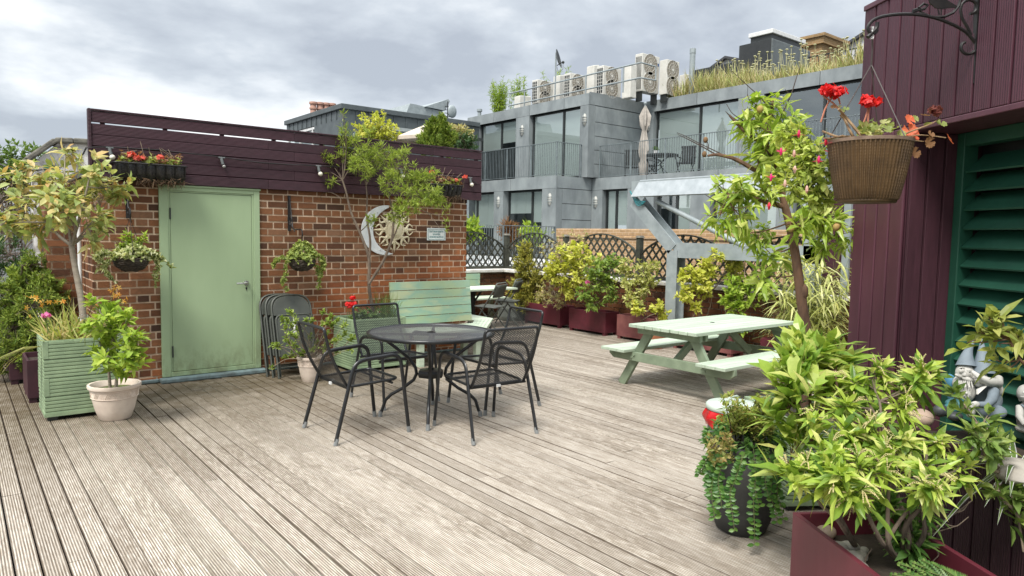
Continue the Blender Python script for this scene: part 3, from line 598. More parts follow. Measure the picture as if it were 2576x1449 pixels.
for lab, x0, x1, ya, yb in (('plain plant box between the first two fan units', 880, 975, 470, 680), ('plain plant box between the second and third fan units', 1187, 1285, 380, 620), ('plain round topped plant box beside tallest unit', 1520, 1640, 378, 650), ('low sloping grey plant box at the rail end', 520, 685, 655, 740)):
    a = gx(*m1(x0, ya), 23.1) - (0, .5, 0); c = gy(*m1(x1, (ya + yb) / 2), a[1]); zb = 7.62
    t = thing('plant_box', lab, 'plant unit', (23.1, a[1], zb), group='plain plant boxes on the roof'); b = MB(loc_of(t)); w = max(.4, c[0] - 23.1)
    b.hexa([(23.1, a[1], zb), (23.1 + w, a[1], zb), (23.1 + w, a[1] + .5, zb), (23.1, a[1] + .5, zb)], [(23.1 + .04, a[1] + .03, a[2]), (23.1 + w, a[1] + .03, a[2] + .06), (23.1 + w, a[1] + .5, a[2] + .06), (23.1 + .04, a[1] + .5, a[2])]); b.build('casing', M['ac'], t, bevel=.03)
    b = MB(loc_of(t)); b.box((23.1 + w * .72, a[1] - .02, zb + (a[2] - zb) * .55), (23.1 + w * .8, a[1], zb + (a[2] - zb) * .6)); b.build('vent_slot', M['frame_d'], t)
# satellite dish
P = gx(*m1(900, 680), UX + .9); T_ = gx(*m1(893, 275), UX + .9)
t = thing('satellite_dish', 'dark satellite dish on a tall roof mast above the units', 'satellite dish', (P[0], P[1], 7.6)); o = loc_of(t)
b = MB(o); b.tube([(P[0], P[1], 7.6), (P[0], P[1], T_[2] + .1)], .035, 8); b.build('mast', M['steel'], t)
dc = gx(*m1(920, 310), UX + .9); b = MB(o); n_ = nrm((.55, -.75, .25)); xx = nrm(np.cross(n_, (0, 0, 1))); yy = np.cross(xx, n_)
rings = []
for k, (r, d) in enumerate(((.02, 0), (.22, .03), (.4, .1), (.41, .085), (.22, .015), (.02, -.015))): rings.append([dc + n_ * d + xx * math.cos(a) * r + yy * math.sin(a) * r * 1.1 for a in np.linspace(0, 2 * PI, 20, endpoint=False)])
b.add(np.array(rings).reshape(-1, 3), [(i * 20 + j, i * 20 + (j + 1) % 20, (i + 1) * 20 + (j + 1) % 20, (i + 1) * 20 + j) for i in range(5) for j in range(20)]); b.build('dish', M['frame_d'], t, True)
fe = gx(*m1(975, 340), UX + .9); b = MB(o); b.tube([dc - (0, 0, .3), dc * .5 + fe * .5 - (0, 0, .12), fe], .02, 6); b.ball(fe, .07, 8, 6); b.tube([fe, fe - (0, 0, .3), dc + (.1, 0, -.62), dc - (0, 0, .35)], .01, 5); b.build('receiver_arm', M['frame_d'], t)
# roof vents and flues
P = gx(*m1(2160, 470), 25.6); T_ = gx(*m1(2168, 215), 25.6); fl = thing('flue_pipe', 'tall pale flue pipe at the edge of the roof grass', 'flue', (P[0], P[1], 7.6)); b = MB(loc_of(fl)); b.tube([(P[0], P[1], 7.6), (P[0], P[1], T_[2] - .2)], .12, 12); b.build('pipe', M['steel'], fl, True); b = MB(loc_of(fl)); b.tube([(P[0], P[1], T_[2] - .2), (P[0], P[1], T_[2])], .135, 12); b.build('cap', M['steel'], fl)
P = gx(*m1(205, 830), 22.); T_ = gx(*m1(205, 772), 22.); fl = thing('vent_pipe', 'short grey vent pipe on the far roof corner', 'vent', (P[0], P[1], 7.5)); b = MB(loc_of(fl)); b.tube([(P[0], P[1], 7.5), (P[0], P[1], T_[2] - .1)], .1, 10); b.build('pipe', M['steel'], fl, True); b = MB(loc_of(fl)); b.tube([(P[0], P[1], T_[2] - .12), (P[0], P[1], T_[2])], .15, 10); b.build('cap', M['steel'], fl)
# rooftop structures behind the grass
def roofbox(name, label, cat, mat, mat2, corner, xl, xr, X, z0=7.5, capm=None):
    c = gx(*corner, X); L = gx(*xl, X); Rr = gy(*xr, c[1]); t = thing(name, label, cat, (c[0], c[1], z0)); o = loc_of(t)
    return t, o, c, L, Rr
c = gx(*m2(985, 222), 30.); L = gx(*m2(690, 290), 30.); Rr = gy(*m2(1320, 320), c[1])
t = thing('rooftop_hatch', 'black membrane covered roof hatch box with a white rimmed flat lid', 'roof hatch', (c[0], c[1], 7.5)); o = loc_of(t); xr = Rr[0]; yl = L[1]
b = MB(o); b.box((c[0], c[1], 7.5), (xr, yl, c[2])); b.build('upstand', M['membrane_g'], t, bevel=.04)
b = MB(o); b.box((c[0] - .02, c[1] + .05, 7.6), (c[0] - .002, yl - .05, c[2] - .02)); b.build('felt_side', M['membrane'], t)
b = MB(o); b.box((c[0] + .1, c[1] + .1, c[2]), (c[0] + (xr - c[0]) * .8, yl - (yl - c[1]) * .32, c[2] + .25)); b.build('curb', M['frame_d'], t)
b = MB(o); b.box((c[0] + .0, c[1] + .0, c[2] + .25), (c[0] + (xr - c[0]) * .86, yl - (yl - c[1]) * .28, c[2] + .45)); b.build('lid', M['white'], t, bevel=.02)
P0_ = gx(*m2(300, 505), 29.); P1_ = gx(*m2(690, 420), 29.)
b = MB(); b.box((29, P1_[1] - 1.5, 7.5), (29.2, P0_[1], P0_[2])); tag(b.build('felt_upstand', M['membrane'], None), 'low black felt upstand wall behind the roof grass', 'wall')
c = gx(*m2(1435, 175), 36.); t = thing('brick_chimney', 'broad yellow brick chimney stack with corbelled top', 'chimney', (c[0], c[1], 6)); o = loc_of(t); yl = gx(*m2(1180, 222), 36.)[1]; xr = gy(*m2(1630, 260), c[1])[0]
b = MB(o); b.box((c[0] + .15, c[1] + .15, 6), (xr, yl, c[2] - .5)); b.build('stack', M['stock2'], t)
b = MB(o); b.box((c[0], c[1], c[2] - .5), (xr + .15, yl + .15, c[2] - .15)); b.box((c[0] - .1, c[1] - .1, c[2] - .15), (xr + .25, yl + .25, c[2])); b.build('corbel', M['stock2'], t)
M['slate'] = plain('dark_slate', (.06, .062, .068), None, 8, .7, bump=.2); M['wboard'] = plain('pale_weatherboard', (.60, .61, .62), (.5, .51, .52), 4, .6, bump=.05)
def gable(label, a, top, e, X, zb):
    A = gx(*a, X); Tp = gx(*top, X); E = gx(*e, X); t = thing('gabled_roof', label, 'roof', (X, Tp[1], zb)); o = loc_of(t)
    b = MB(o); b.prism([(X, A[1], zb), (X, A[1], A[2]), (X, Tp[1], Tp[2]), (X, E[1], E[2]), (X, E[1], zb)], (3, 0, 0)); b.build('gable_wall', M['wboard'], t)
    b = MB(o); 
    for p, q in ((A, Tp), (E, Tp)):
        d = nrm(np.array([0, q[1] - p[1], q[2] - p[2]])); b.obox(np.array([X - .25, p[1], p[2]]) - d * .3, (3.4, 0, 0), np.array([0, q[1] - p[1], q[2] - p[2]]) + d * .3, (0, 0, .16))
    b.build('roof_slope', M['slate'], t)
gable('small dark gabled roof peeping over the black felt wall', m2(490, 475), m2(585, 405), m2(700, 425), 40., 6)
gable('slate gabled roof with pale boarding beside the plum timber wall', m2(1600, 325), m2(1900, 130), m2(2100, 250), 40., 6)
P = gx(*m2(1300, 395), 33.); Q = gx(*m2(1775, 300), 33.)
t = thing('roof_railing', 'dark roof railing behind the wild grass', 'railing', (33, (P[1] + Q[1]) / 2, 7.5)); b = MB(loc_of(t)); zt = (P[2] + Q[2]) / 2; b.bar((33, P[1], zt), (33, Q[1], zt), .06, .06)
for y in np.arange(Q[1], P[1], .16): b.box((32.99, y, zt - 1.6), (33.015, y + .025, zt))
b.build('bars', M['frame_d'], t)
# ---------------------------------------------------------------- wild roof grass
rg = np.random.default_rng(5); b = MB(); n = 9000
yy = rg.uniform(9.2, 21.0, n); xx = URX + .25 + rg.random(n) ** 1.3 * 3.8
clump = .55 + .75 * (np.sin(yy * 1.7 + xx) * .5 + .5) * (np.sin(yy * .63 + 1.) * .5 + .5); hgt = clump * (.5 + rg.random(n) * .85)
bush = np.exp(-((yy - 17.6) / .8) ** 2) * np.exp(-((xx - 26.5) / .9) ** 2)
D = np.stack([rg.normal(size=n) * .28, rg.normal(size=n) * .28, np.ones(n)], 1)
b.leaves(np.stack([xx, yy, np.full(n, 7.68)], 1), D, np.stack([rg.normal(size=n), rg.normal(size=n), rg.normal(size=n) * .1], 1), hgt * (1 + bush), .035, 3, 0, .25)
M['drygrass'] = leafm('dry_grass', (.44, .34, .17), (.27, .29, .10), (.50, .42, .23), (.22, .28, .08), (.33, .36, .12), (.52, .46, .28), trans=.2)
o = b.build('roof_grass', M['drygrass']); o['kind'] = 'stuff'
b = MB(); n = 260; yy = rg.uniform(9.5, 18.2, n); xx = URX + .4 + rg.random(n) * 2.6; hh = .8 + rg.random(n) * .75
for i in range(n):
    p = np.array([xx[i], yy[i], 7.68]); q = p + (rg.normal() * .12, rg.normal() * .12, hh[i]); b.tube([p, (p + q) / 2 + (.02, 0, 0), q], .008, 4, False); b.ball(q, (.06, .06, .03), 6, 4)
M['umbel'] = plain('seed_heads', (.52, .50, .30), (.38, .38, .2), 9, .8, bump=0); o = b.build('roof_wildflowers', M['umbel']); o['kind'] = 'stuff'
# ---------------------------------------------------------------- yellow brick parapet and neighbour terrace
c = gx(*m3(812, 540), 15.); t = thing('yellow_brick_parapet', 'long yellow stock brick parapet wall behind the trellis', 'wall', (15, c[1] - 8, -8)); o = loc_of(t); zt = 1.84
b = MB(o); b.box((15, c[1] - 18, -8), (15.4, c[1], zt - .28)); b.build('wall', M['stock'], t); b = MB(o); b.box((14.96, c[1] - 18, zt - .28), (15.44, c[1], zt - .2)); b.box((14.98, c[1] - 18, zt - .2), (15.42, c[1] + .02, zt)); b.build('coping', M['stock'], t, bevel=.02)
t = thing('terrace_block', 'pale neighbouring terrace edge with grey railings beyond the trellis', 'terrace', (14.5, 20, -8)); o = loc_of(t)
b = MB(o); b.box((12.0, 16.9, -8), (19.5, 30, .62)); b.build('slab', M['white'], t); 
ao_s = ao; ao = o
ry = gx(*m3(740, 515), 13.2)
railing([(13.2, 27.), (13.2, 16.95), (15.3, 16.95)], .62, 1.9, .12, 1.5).build('railing', M['steel_rail'], t); ao = ao_s
# ---------------------------------------------------------------- penthouse with standing seams
c = gd(*k3(770, 15), 30.); CX, CYp = c[0], c[1]; t = thing('penthouse', 'dark seamed metal penthouse with white framed windows and flat roof', 'building', (CX, CYp, -8)); o = loc_of(t)
L = gx(*k3(345, 135), CX); Rr = gy(*k3(1735, 160), CYp); zt = c[2]
b = MB(o); b.box((CX, CYp, zt - .62), (Rr[0] + .6, L[1], zt - .22)); b.box((CX, CYp, 1.), (Rr[0] + .6, CYp + 3.0, zt - .62)); b.box((CX, CYp + 3.0, 1.), (CX + .25, L[1], zt - 2.6)); b.build('seamed_wall', M['zinc_d'], t)
b = MB(o)
for i in range(11):
    x = CX + .0 + i * .62; b.box((x, CYp - .035, 1.5), (x + .03, CYp - .001, zt - .23))
for i in range(1, 12): y = CYp + i * .55; b.box((CX - .035, y, zt - .62), (CX - .001, y + .03, zt - .23))
b.build('standing_seam', M['zinc_d'], t)
b = MB(o); b.box((CX - .1, CYp - .1, zt - .22), (Rr[0] + .6, L[1] + .1, zt)); b.build('roof_edge', M['zinc_d'], t, bevel=.02)
b = MB(o); b.box((CX + .02, CYp + 2.9, zt - 2.6), (CX + .1, CYp + .35, zt - .64)) if False else None
y0, y1_ = CYp + .3, L[1]
b = MB(o)
for y in np.linspace(y0, y1_ - .1, 5): b.box((CX + .03, y - .07, zt - 2.8), (CX + .13, y + .07, zt - .64))
b.box((CX + .02, y0, zt - .76), (CX + .12, y1_, zt - .65)); w = b.build('window', M['white'], t)
b = MB(o); b.add([(CX + .09, y1_ - .1, zt - 2.8), (CX + .09, y0 + .05, zt - 2.8), (CX + .09, y0 + .05, zt - .72), (CX + .09, y1_ - .1, zt - .72)], [(0, 1, 2, 3)]); b.build('pane', M['glass'], w); b = MB(o); b.box((CX + .4, y0, zt - 3), (CX + .42, y1_, zt - .7)); b.build('blind', M['white'], w)
# scoop shaped roof vent
pA = gy(*k3(1180, 65), CYp + 2); pB = gy(*k3(1540, 110), CYp + 2); pC = gy(*k3(1500, 0), CYp + 2); pD = gy(*k3(1340, 50), CYp + 2)
t = thing('roof_scoop', 'curved silver scoop on the penthouse roof', 'roof vent', (*((pA + pB) / 2)[:2], zt)); o = loc_of(t)
b = MB(o); zb = zt
prof = [(pA[0], zb + .02), (pA[0] + .3, pA[2] + .25), (pD[0] - .5, pD[2]), (pD[0], pD[2] - .05), (pB[0] - .6, pB[2] + .05), (pB[0], zb + .02)]
b.prism([(x, CYp + 1.2, z) for x, z in prof], (0, 2.4, 0)); b.build('shell', M['steel'], t)
b = MB(o); b.prism([(pD[0] - .1, CYp + 1.1, pD[2] - .05), (pC[0], CYp + 1.1, pC[2]), (pC[0] + .1, CYp + 1.1, pC[2] - .1), (pB[0] - .5, CYp + 1.1, pB[2] + .1)], (0, 2.6, 0)); b.build('flap', M['steel'], t)
# aerial
P = gy(*k3(1570, 140), CYp + 1.); Tp = gy(*k3(1572, 0), CYp + 1.); t = thing('tv_aerial', 'thin roof aerial with small dish on the penthouse', 'aerial', (P[0], P[1], zt)); o = loc_of(t)
b = MB(o); b.tube([(P[0], P[1], zt), (P[0], P[1], Tp[2])], .03, 6); 
for k in range(4): z = Tp[2] - .25 - k * .16; b.bar((P[0] - .16, P[1], z), (P[0] + .16, P[1], z), .03, .03)
b.build('mast', M['frame_d'], t); b = MB(o); b.ball((P[0] + .25, P[1], zt + .55), (.28, .1, .32), 12, 8); b.build('dish', M['steel'], t, True)
# terrace in front of penthouse
P = gy(*k3(1095, 250), CYp - 5.5)
t = thing('glass_canopy', 'steel framed glass canopy on the penthouse terrace', 'canopy', (P[0], P[1], 1)); o = loc_of(t); zc = gy(*k3(1100, 185), CYp - 5.5)[2]; xe = gy(*k3(1320, 205), CYp - 5.5)[0]
b = MB(o); b.box((P[0] - .08, P[1], 1), (P[0] + .08, P[1] + .15, zc)); b.box((P[0], P[1], zc - .12), (xe + 2.5, P[1] + .1, zc)); b.box((P[0], P[1] + 2.5, zc - .12), (xe + 2.5, P[1] + 2.6, zc)); b.box((xe + 2.4, P[1], 1), (xe + 2.5, P[1] + .12, zc)); b.build('frame', M['steel'], t)
b = MB(o); b.box((P[0], P[1] + .1, zc - .02), (xe + 2.4, P[1] + 2.5, zc + .01)); b.build('glass_roof', M['glass'], t)
P = gy(*k3(1400, 175), CYp - 7.); A = gy(*k3(1190, 258), CYp - 7.); t = thing('garden_umbrella', 'open cream garden umbrella on the penthouse terrace', 'umbrella', (P[0], P[1], 1)); o = loc_of(t); rad = P[0] - A[0]; M['canvas'] = plain('cream_canvas', (.62, .54, .45), (.52, .45, .37), 3, .85, bump=.1)
b = MB(o); hz_ = P[2] - A[2]
apex = np.array([P[0], P[1], P[2]]); rim = [apex + np.array([math.cos(a) * rad * .98, math.sin(a) * rad * .98, -hz_]) for a in np.linspace(0, 2 * PI, 8, endpoint=False)]
b.add([apex] + rim + [r_ - (0, 0, .12) for r_ in rim], [(1 + i, 9 + i, 9 + (i + 1) % 8, 1 + (i + 1) % 8) for i in range(8)], [(0, 1 + i, 1 + (i + 1) % 8) for i in range(8)]); b.build('canopy', M['canvas'], t)
b = MB(o); b.tube([(P[0], P[1], 1), (P[0], P[1], P[2] + .15)], .04, 8); b.build('pole', M['frame_d'], t)
b = MB(); b.box((CX - 2, CYp - 8, -8), (gy(1165, 350, CYp - 8)[0], CYp - .02, 3.2)); tb = tag(b.build('penthouse_terrace', M['zinc_d']), 'dark block carrying the penthouse terrace behind the purple parapet', 'building')
# chimney pots
M['pot_pink'] = plain('pale_clay_pot', (.50, .30, .23), (.40, .23, .175), 4, .8, bump=.1)
for i, (xp, lab) in enumerate(((548, 'tall pink chimney pot at the penthouse end, nearest the sky'), (598, 'pink chimney pot, second of four behind penthouse roof'), (645, 'pink chimney pot, third of four behind penthouse roof'), (690, 'smallest showing pink chimney pot beside the penthouse roof peak'))):
    Tt = gy(*k3(xp, 2 + 4 * i), CYp + 12); t = thing('chimney_pot', lab, 'chimney pot', (Tt[0], Tt[1], Tt[2] - 2.2), group='four chimney pots behind the penthouse'); b = MB(); b.lathe([(.2, 0), (.18, 1.75), (.23, 1.77), (.23, 1.86), (.18, 1.88), (.18, 2.05), (.24, 2.07), (.24, 2.18), (.2, 2.2)], 16); b.build('pot', M['pot_pink'], t, True); b = MB(); b.box((-.45, -.45, -6), (.45, .45, 0)); b.build('stack', M['stock2'], t)
# white rendered gable on the left
t = thing('rendered_gable', 'flaking white rendered gable with mossy stone coping beyond the shed', 'wall', (1.6, 12, 0)); o = loc_of(t); GY = 12.
pl = [k1(250, 690), k1(330, 800), k1(820, 800), k1(830, 500), k1(690, 510), k1(520, 505)]
pp = [gy(*q, GY) for q in pl]; pp[1][2] = .2; pp[2][2] = .2; pp[1][0] = pp[0][0] + .1
for q in pp[2:4]: q[0] += 1.2
b = MB(o); b.prism([pp[0] + (.05, 0, -.05), pp[1], pp[2], pp[3], pp[4], pp[5] + (.03, 0, -.02)], (0, .45, 0)); b.build('wall', M['render'], t)
b = MB(o)
for p, q in ((pp[0], pp[5]), (pp[5], pp[4]), (pp[4], pp[3])): b.bar(p + (0, .2, .02), q + (0, .2, .02), .62, .075)
b.build('coping', M['stonecap'], t, bevel=.02)
b = MB(o); b.box((gy(*k1(690, 600), GY)[0], GY - .25, .2), (pp[3][0], GY, gy(*k1(690, 640), GY)[2])); b.build('pier', M['render'], t)
# dark boarded fence far left
t = thing('dark_fence', 'dark purple boarded fence behind the conifer and red boxes', 'fence', (-1, 10.4, 0)); b = MB()
for i in range(34): b.box((-4 + i * .142, 0, 0), (-4 + i * .142 + .134, .03, 1.25))
b.build('boards', M['purple_d'], t); b = MB(); b.box((-4, -.05, 1.2), (.85, -.002, 1.38)); b.build('top_rail', M['purple_h'], t)
# balcony furniture
def gtab(X): return None
FX = 23.2
P = gx(*m1(1885, 1190), FX); t = thing('bistro_table', 'dark round slatted bistro table on the upper balcony', 'table', (FX, P[1], 4.14)); b = MB(); b.lathe([(.02, P[2] - 4.2), (.68, P[2] - 4.2), (.68, P[2] - 4.14), (.02, P[2] - 4.14)], 24); b.build('tabletop', M['frame_d'], t)
b = MB()
for k in range(3): a = k * 2.1 + .4; b.tube([(.5 * math.cos(a), .5 * math.sin(a), 0), (-.15 * math.cos(a), -.15 * math.sin(a), .5), (.45 * math.cos(a), .45 * math.sin(a), P[2] - 4.2)], .022, 6)
b.build('legs', M['frame_d'], t)
tp = thing('potted_plant', 'tiny plant in white pot on the bistro table', 'plant', (FX, P[1] + .35, P[2])); b = MB(); b.lathe([(.07, 0), (.1, .2)], 12); b.build('pot', M['white'], tp, True)
b = MB(); rr = np.random.default_rng(1); b.leaves(np.zeros((40, 3)) + (0, 0, .2), rr.normal(size=(40, 3)) * (.5, .5, .3) + (0, 0, .6), rr.normal(size=(40, 3)), .2, .05, 1); b.build('foliage', leafm('small_plant', (.06, .12, .03), (.12, .2, .05)), tp)
def bal_chair(lab, px, rz):
    P = gx(*px, FX); t = thing('balcony_chair', lab, 'chair', (P[0], P[1], 4.14), rz, 'slatted chairs on the upper balcony')
    b = MB(); [b.box((-.3, -.3 + i * .1, .46), (.3, -.22 + i * .1, .49)) for i in range(6)]; b.build('seat', M['frame_d'], t)
    b = MB(); [b.box((-.28 + i * .095, -.36, .52), (-.2 + i * .095, -.33, 1.15)) for i in range(6)]; b.box((-.32, -.37, 1.12), (.32, -.32, 1.2)); b.build('backrest', M['frame_d'], t)
    for sx in (-1, 1):
        b = MB(); b.tube([(sx * .3, .3, 0), (sx * .3, -.1, .4), (sx * .3, -.36, 1.0)], .022, 6); b.tube([(sx * .3, -.32, 0), (sx * .3, .1, .35), (sx * .3, .3, .7)], .022, 6); b.tube([(sx * .3, -.34, .72), (sx * .32, .1, .74), (sx * .32, .34, .7), (sx * .3, .36, .6)], .022, 6); b.build('leg', M['frame_d'], t)
bal_chair('slatted balcony chair beside the closed umbrella pole', m1(1610, 1340), -.9); bal_chair('slatted balcony chair behind the bistro table', m1(1780, 1330), -2.2); bal_chair('slatted balcony chair with tall back near the second window mullion', m1(2100, 1320), 1.9)
P = gx(*m1(1712, 1365), 22.7); Tt = gx(*m1(1712, 730), 22.7); t = thing('closed_umbrella', 'closed grey beige parasol tied up on the upper balcony', 'umbrella', (22.7, P[1], 4.14)); b = MB(); b.tube([(0, 0, 0), (0, 0, Tt[2] - 4.14)], .04, 8); b.ball((0, 0, Tt[2] - 4.1), .07, 8, 6); b.build('pole', M['steel'], t, True)
hz_ = [(.04, 0), (.2, -.18), (.46, -.5), (.36, -.85), (.17, -1.05), (.33, -1.5), (.4, -1.9), (.24, -2.3), (.36, -2.42), (.32, -2.75), (.22, -2.95)]
b = MB(); ang = np.linspace(0, 2 * PI, 24, endpoint=False); ring = []
for k, (r, dz) in enumerate(hz_): ring.append(np.stack([np.cos(ang) * r * .52 * (1 + .28 * np.sin(ang * 5 + k * .6)) * .72, np.sin(ang) * r * .52 * (1 + .28 * np.sin(ang * 5 + k * .6)), np.full(24, Tt[2] - 4.14 + dz - .03) + .04 * np.sin(ang * 7 + k)], 1))
b.add(np.concatenate(ring), [(i * 24 + j, (i + 1) * 24 + j, (i + 1) * 24 + (j + 1) % 24, i * 24 + (j + 1) % 24) for i in range(len(hz_) - 1) for j in range(24)]); b.build('canopy', plain('grey_beige_canvas', (.46, .42, .37), (.30, .275, .24), 5, .85, bump=.2), t, True)
# ================================================================== MESH STEEL CHAIRS AND TABLE
def mesh_mat(name, axes, a, t, col=(.016, .017, .018), diag=True):
    m = NT(name); s3 = m.n('ShaderNodeSeparateXYZ'); m.set(s3.inputs[0], m.co); u = s3.outputs['XYZ'.index(axes[0])]; v = s3.outputs['XYZ'.index(axes[1])]
    def band(e): return m.math('ABSOLUTE', m.math('SINE', m.math('MULTIPLY', e, PI / a)))
    e1 = band(m.math('ADD', m.math('MULTIPLY', u, .62), v)); e2 = band(m.math('SUBTRACT', m.math('MULTIPLY', u, .62), v))
    solid = m.math('MAXIMUM', m.math('LESS_THAN', e1, t), m.math('LESS_THAN', e2, t))
    tr = m.n('ShaderNodeBsdfTransparent'); x = m.n('ShaderNodeMixShader'); m.set(x.inputs[0], solid); m.t.links.new(tr.outputs[0], x.inputs[1])
    p = m.pbsdf(m.mix(m.noise(3, 3), col, tuple(c * 1.7 for c in col)), .38, .2); m.t.links.new(p, x.inputs[2])
    return m.end(x.outputs[0])
M['mesh_seat'] = mesh_mat('expanded_metal_seat', 'XY', .016, .47); M['mesh_back'] = mesh_mat('expanded_metal_back', 'XZ', .016, .44); M['mesh_top'] = mesh_mat('expanded_metal_top', 'XY', .016, .74, (.055, .058, .062))
M['chair'] = plain('charcoal_powder_coat', (.013, .014, .015), (.020, .021, .023), 12, .32, .2, bump=.02)
M['foot'] = plain('grey_foot_cap', (.22, .23, .23), (.15, .16, .16), 20, .6, bump=0)
def rpath(pts, rad, n=5):
    pts = [np.array(p, float) for p in pts]; out = [pts[0]]
    for a, b_, c in zip(pts[:-2], pts[1:-1], pts[2:]):
        r = min(rad, np.linalg.norm(a - b_) * .49, np.linalg.norm(c - b_) * .49); p = b_ + nrm(a - b_) * r; q = b_ + nrm(c - b_) * r
        for t in np.linspace(0, 1, n): out.append((1 - t) ** 2 * p + 2 * t * (1 - t) * b_ + t * t * q)
    out.append(pts[-1]); return out
def make_chair():
    t = thing('mesh_armchair', 'x', 'chair', group='mesh armchairs around the round table')
    hw = .27
    b = MB(); fr = rpath([(-hw + .02, -.2, .425), (-hw + .02, .24, .445), (hw - .02, .24, .445), (hw - .02, -.2, .425), (-hw + .02, -.2, .425)], .07); b.tube(fr, .011, 8); s = b.build('seat_frame', M['chair'], t, True)
    b = MB(); n = 6; V = []
    for i in range(n):
        y = -.205 + .44 * i / (n - 1); z = .428 + .018 * i / (n - 1) - .012 * math.sin(PI * i / (n - 1)); w = hw - .025 if i < n - 1 else hw - .07
        V += [(-w, y, z), (0, y, z - .008), (w, y, z)]
    b.add(V, [(i * 3 + j, i * 3 + j + 1, i * 3 + j + 4, i * 3 + j + 3) for i in range(n - 1) for j in range(2)]); b.build('seat', M['mesh_seat'], t, True)
    def bk(z): f = (z - .425) / .465; return -.205 - .19 * f - .03 * math.sin(PI * f)
    b = MB(); zs = np.linspace(.425, .893, 8)
    pts = [(-hw + .02, bk(z), z) for z in zs] + [(hw - .02, bk(z), z) for z in zs[::-1]]
    b.tube(rpath(pts[:7] + [pts[7]] + [pts[8]] + pts[9:], .075), .0125, 8); b.build('back_frame', M['chair'], t, True)
    b = MB(); V = []; zz = list(np.linspace(.43, .885, 9))
    for i, z in enumerate(zz): w = hw - .022 - (.05 if i == 8 else (.012 if i == 7 else 0)); V += [(-w, bk(z) + .0, z), (0, bk(z) - .01, z), (w, bk(z), z)]
    b.add(V, [(i * 3 + j, i * 3 + j + 1, i * 3 + j + 4, i * 3 + j + 3) for i in range(8) for j in range(2)]); b.build('backrest', M['mesh_back'], t, True)
    for sx in (-1, 1):
        x = sx * (hw + .012)
        b = MB(); P = rpath([(x + sx * .02, -.325, .03), (x, -.16, .625), (x, .235, .652), (x + sx * .015, .31, .03)], .09, 7); b.tube(P, .0165, 8, flat=.72); side = b.build('side_frame', M['chair'], t, True)
        for fx, fy, d in ((x + sx * .02, -.325, (0, .016, .058)), (x + sx * .015, .31, (0, -.007, .058))):
            b = MB(); b.tube([(fx, fy - d[1] * .4, .0), (fx, fy + d[1] * .6, .05)], .0185, 8, flat=.8); b.build('foot_cap', M['foot'], side)
    b = MB(); b.tube([(-hw, -.2, .415), (hw, -.2, .415)], .011, 8); b.tube([(-hw, .17, .42), (hw, .17, .42)], .011, 8); b.build('cross_bar', M['chair'], t, True)
    b = MB(); b.box((-.03, -.235, .405), (.005, -.222, .425)); b.build('label_tag', M['white'], t)
    return t
ch0 = make_chair()
def put(o, x, y, rz, label): o.location = (x, y, 0); o.rotation_euler = (0, 0, rz); o['label'] = label
put(ch0, 2.555, 5.19, -PI / 2, 'black mesh armchair with its back towards the succulent pot and folded chairs')
put(copy_tree(ch0), 3.41, 4.60, -.07, 'black mesh armchair closest to the camera with its back to the open deck')
put(copy_tree(ch0), 3.99, 5.245, PI / 2, 'black mesh armchair half hidden behind another chair, nearest the red planters')
put(copy_tree(ch0), 3.33, 5.95, PI + .02, 'black mesh armchair in front of the ribbed green planter with red geraniums')
tb_ = thing('round_table', 'round black expanded metal table with four curved legs and parasol hole', 'table', (3.265, 5.2, 0), math.atan2(-.36, -.25))
TZ = .755; TR = .545
b = MB(); ang = np.linspace(0, 2 * PI, 48, endpoint=False); V = []
for r in (.035, TR * .5, TR): V += [(math.cos(a) * r, math.sin(a) * r, TZ) for a in ang]
b.add(V, [(i * 48 + j, (i + 1) * 48 + j, (i + 1) * 48 + (j + 1) % 48, i * 48 + (j + 1) % 48) for i in range(2) for j in range(48)]); b.build('tabletop', M['mesh_top'], tb_)
b = MB(); b.tube([(math.cos(a) * TR, math.sin(a) * TR, TZ - .008) for a in np.linspace(0, 2 * PI, 65)], .014, 8, flat=1.2); b.build('rim', M['chair'], tb_, True)
b = MB(); b.lathe([(.022, TZ - .02), (.04, TZ - .02), (.04, TZ + .004), (.022, TZ + .004), (.022, TZ - .02)], 24); b.build('parasol_ring', M['chair'], tb_, True)
for k in range(4):
    a = k * PI / 2; c, s = math.cos(a), math.sin(a)
    P = [(.42, TZ - .02), (.40, TZ - .07), (.30, .61), (.19, .52), (.135, .44), (.125, .385), (.15, .33), (.24, .26), (.345, .2), (.395, .15), (.425, .06), (.44, .03)]
    b = MB(); b.tube([(r * c, r * s, z) for r, z in P], .0145, 8); lg = b.build('leg', M['chair'], tb_, True)
    b = MB(); b.tube([(.442 * c, .442 * s, 0), (.436 * c, .436 * s, .05)], .018, 8); b.build('foot_cap', M['foot'], lg)
b = MB()
for k in range(2): b.bar((-TR * (1 - k), -TR * k, TZ - .02), (TR * (1 - k), TR * k, TZ - .02), .02, .02)
b.build('top_brace', M['chair'], tb_)
b = MB(); b.lathe([(.01, .36), (.115, .36), (.125, .385), (.125, .4), (.11, .42), (.03, .425), (.03, .44), (.01, .44)], 6); b.build('hub', M['chair'], tb_)
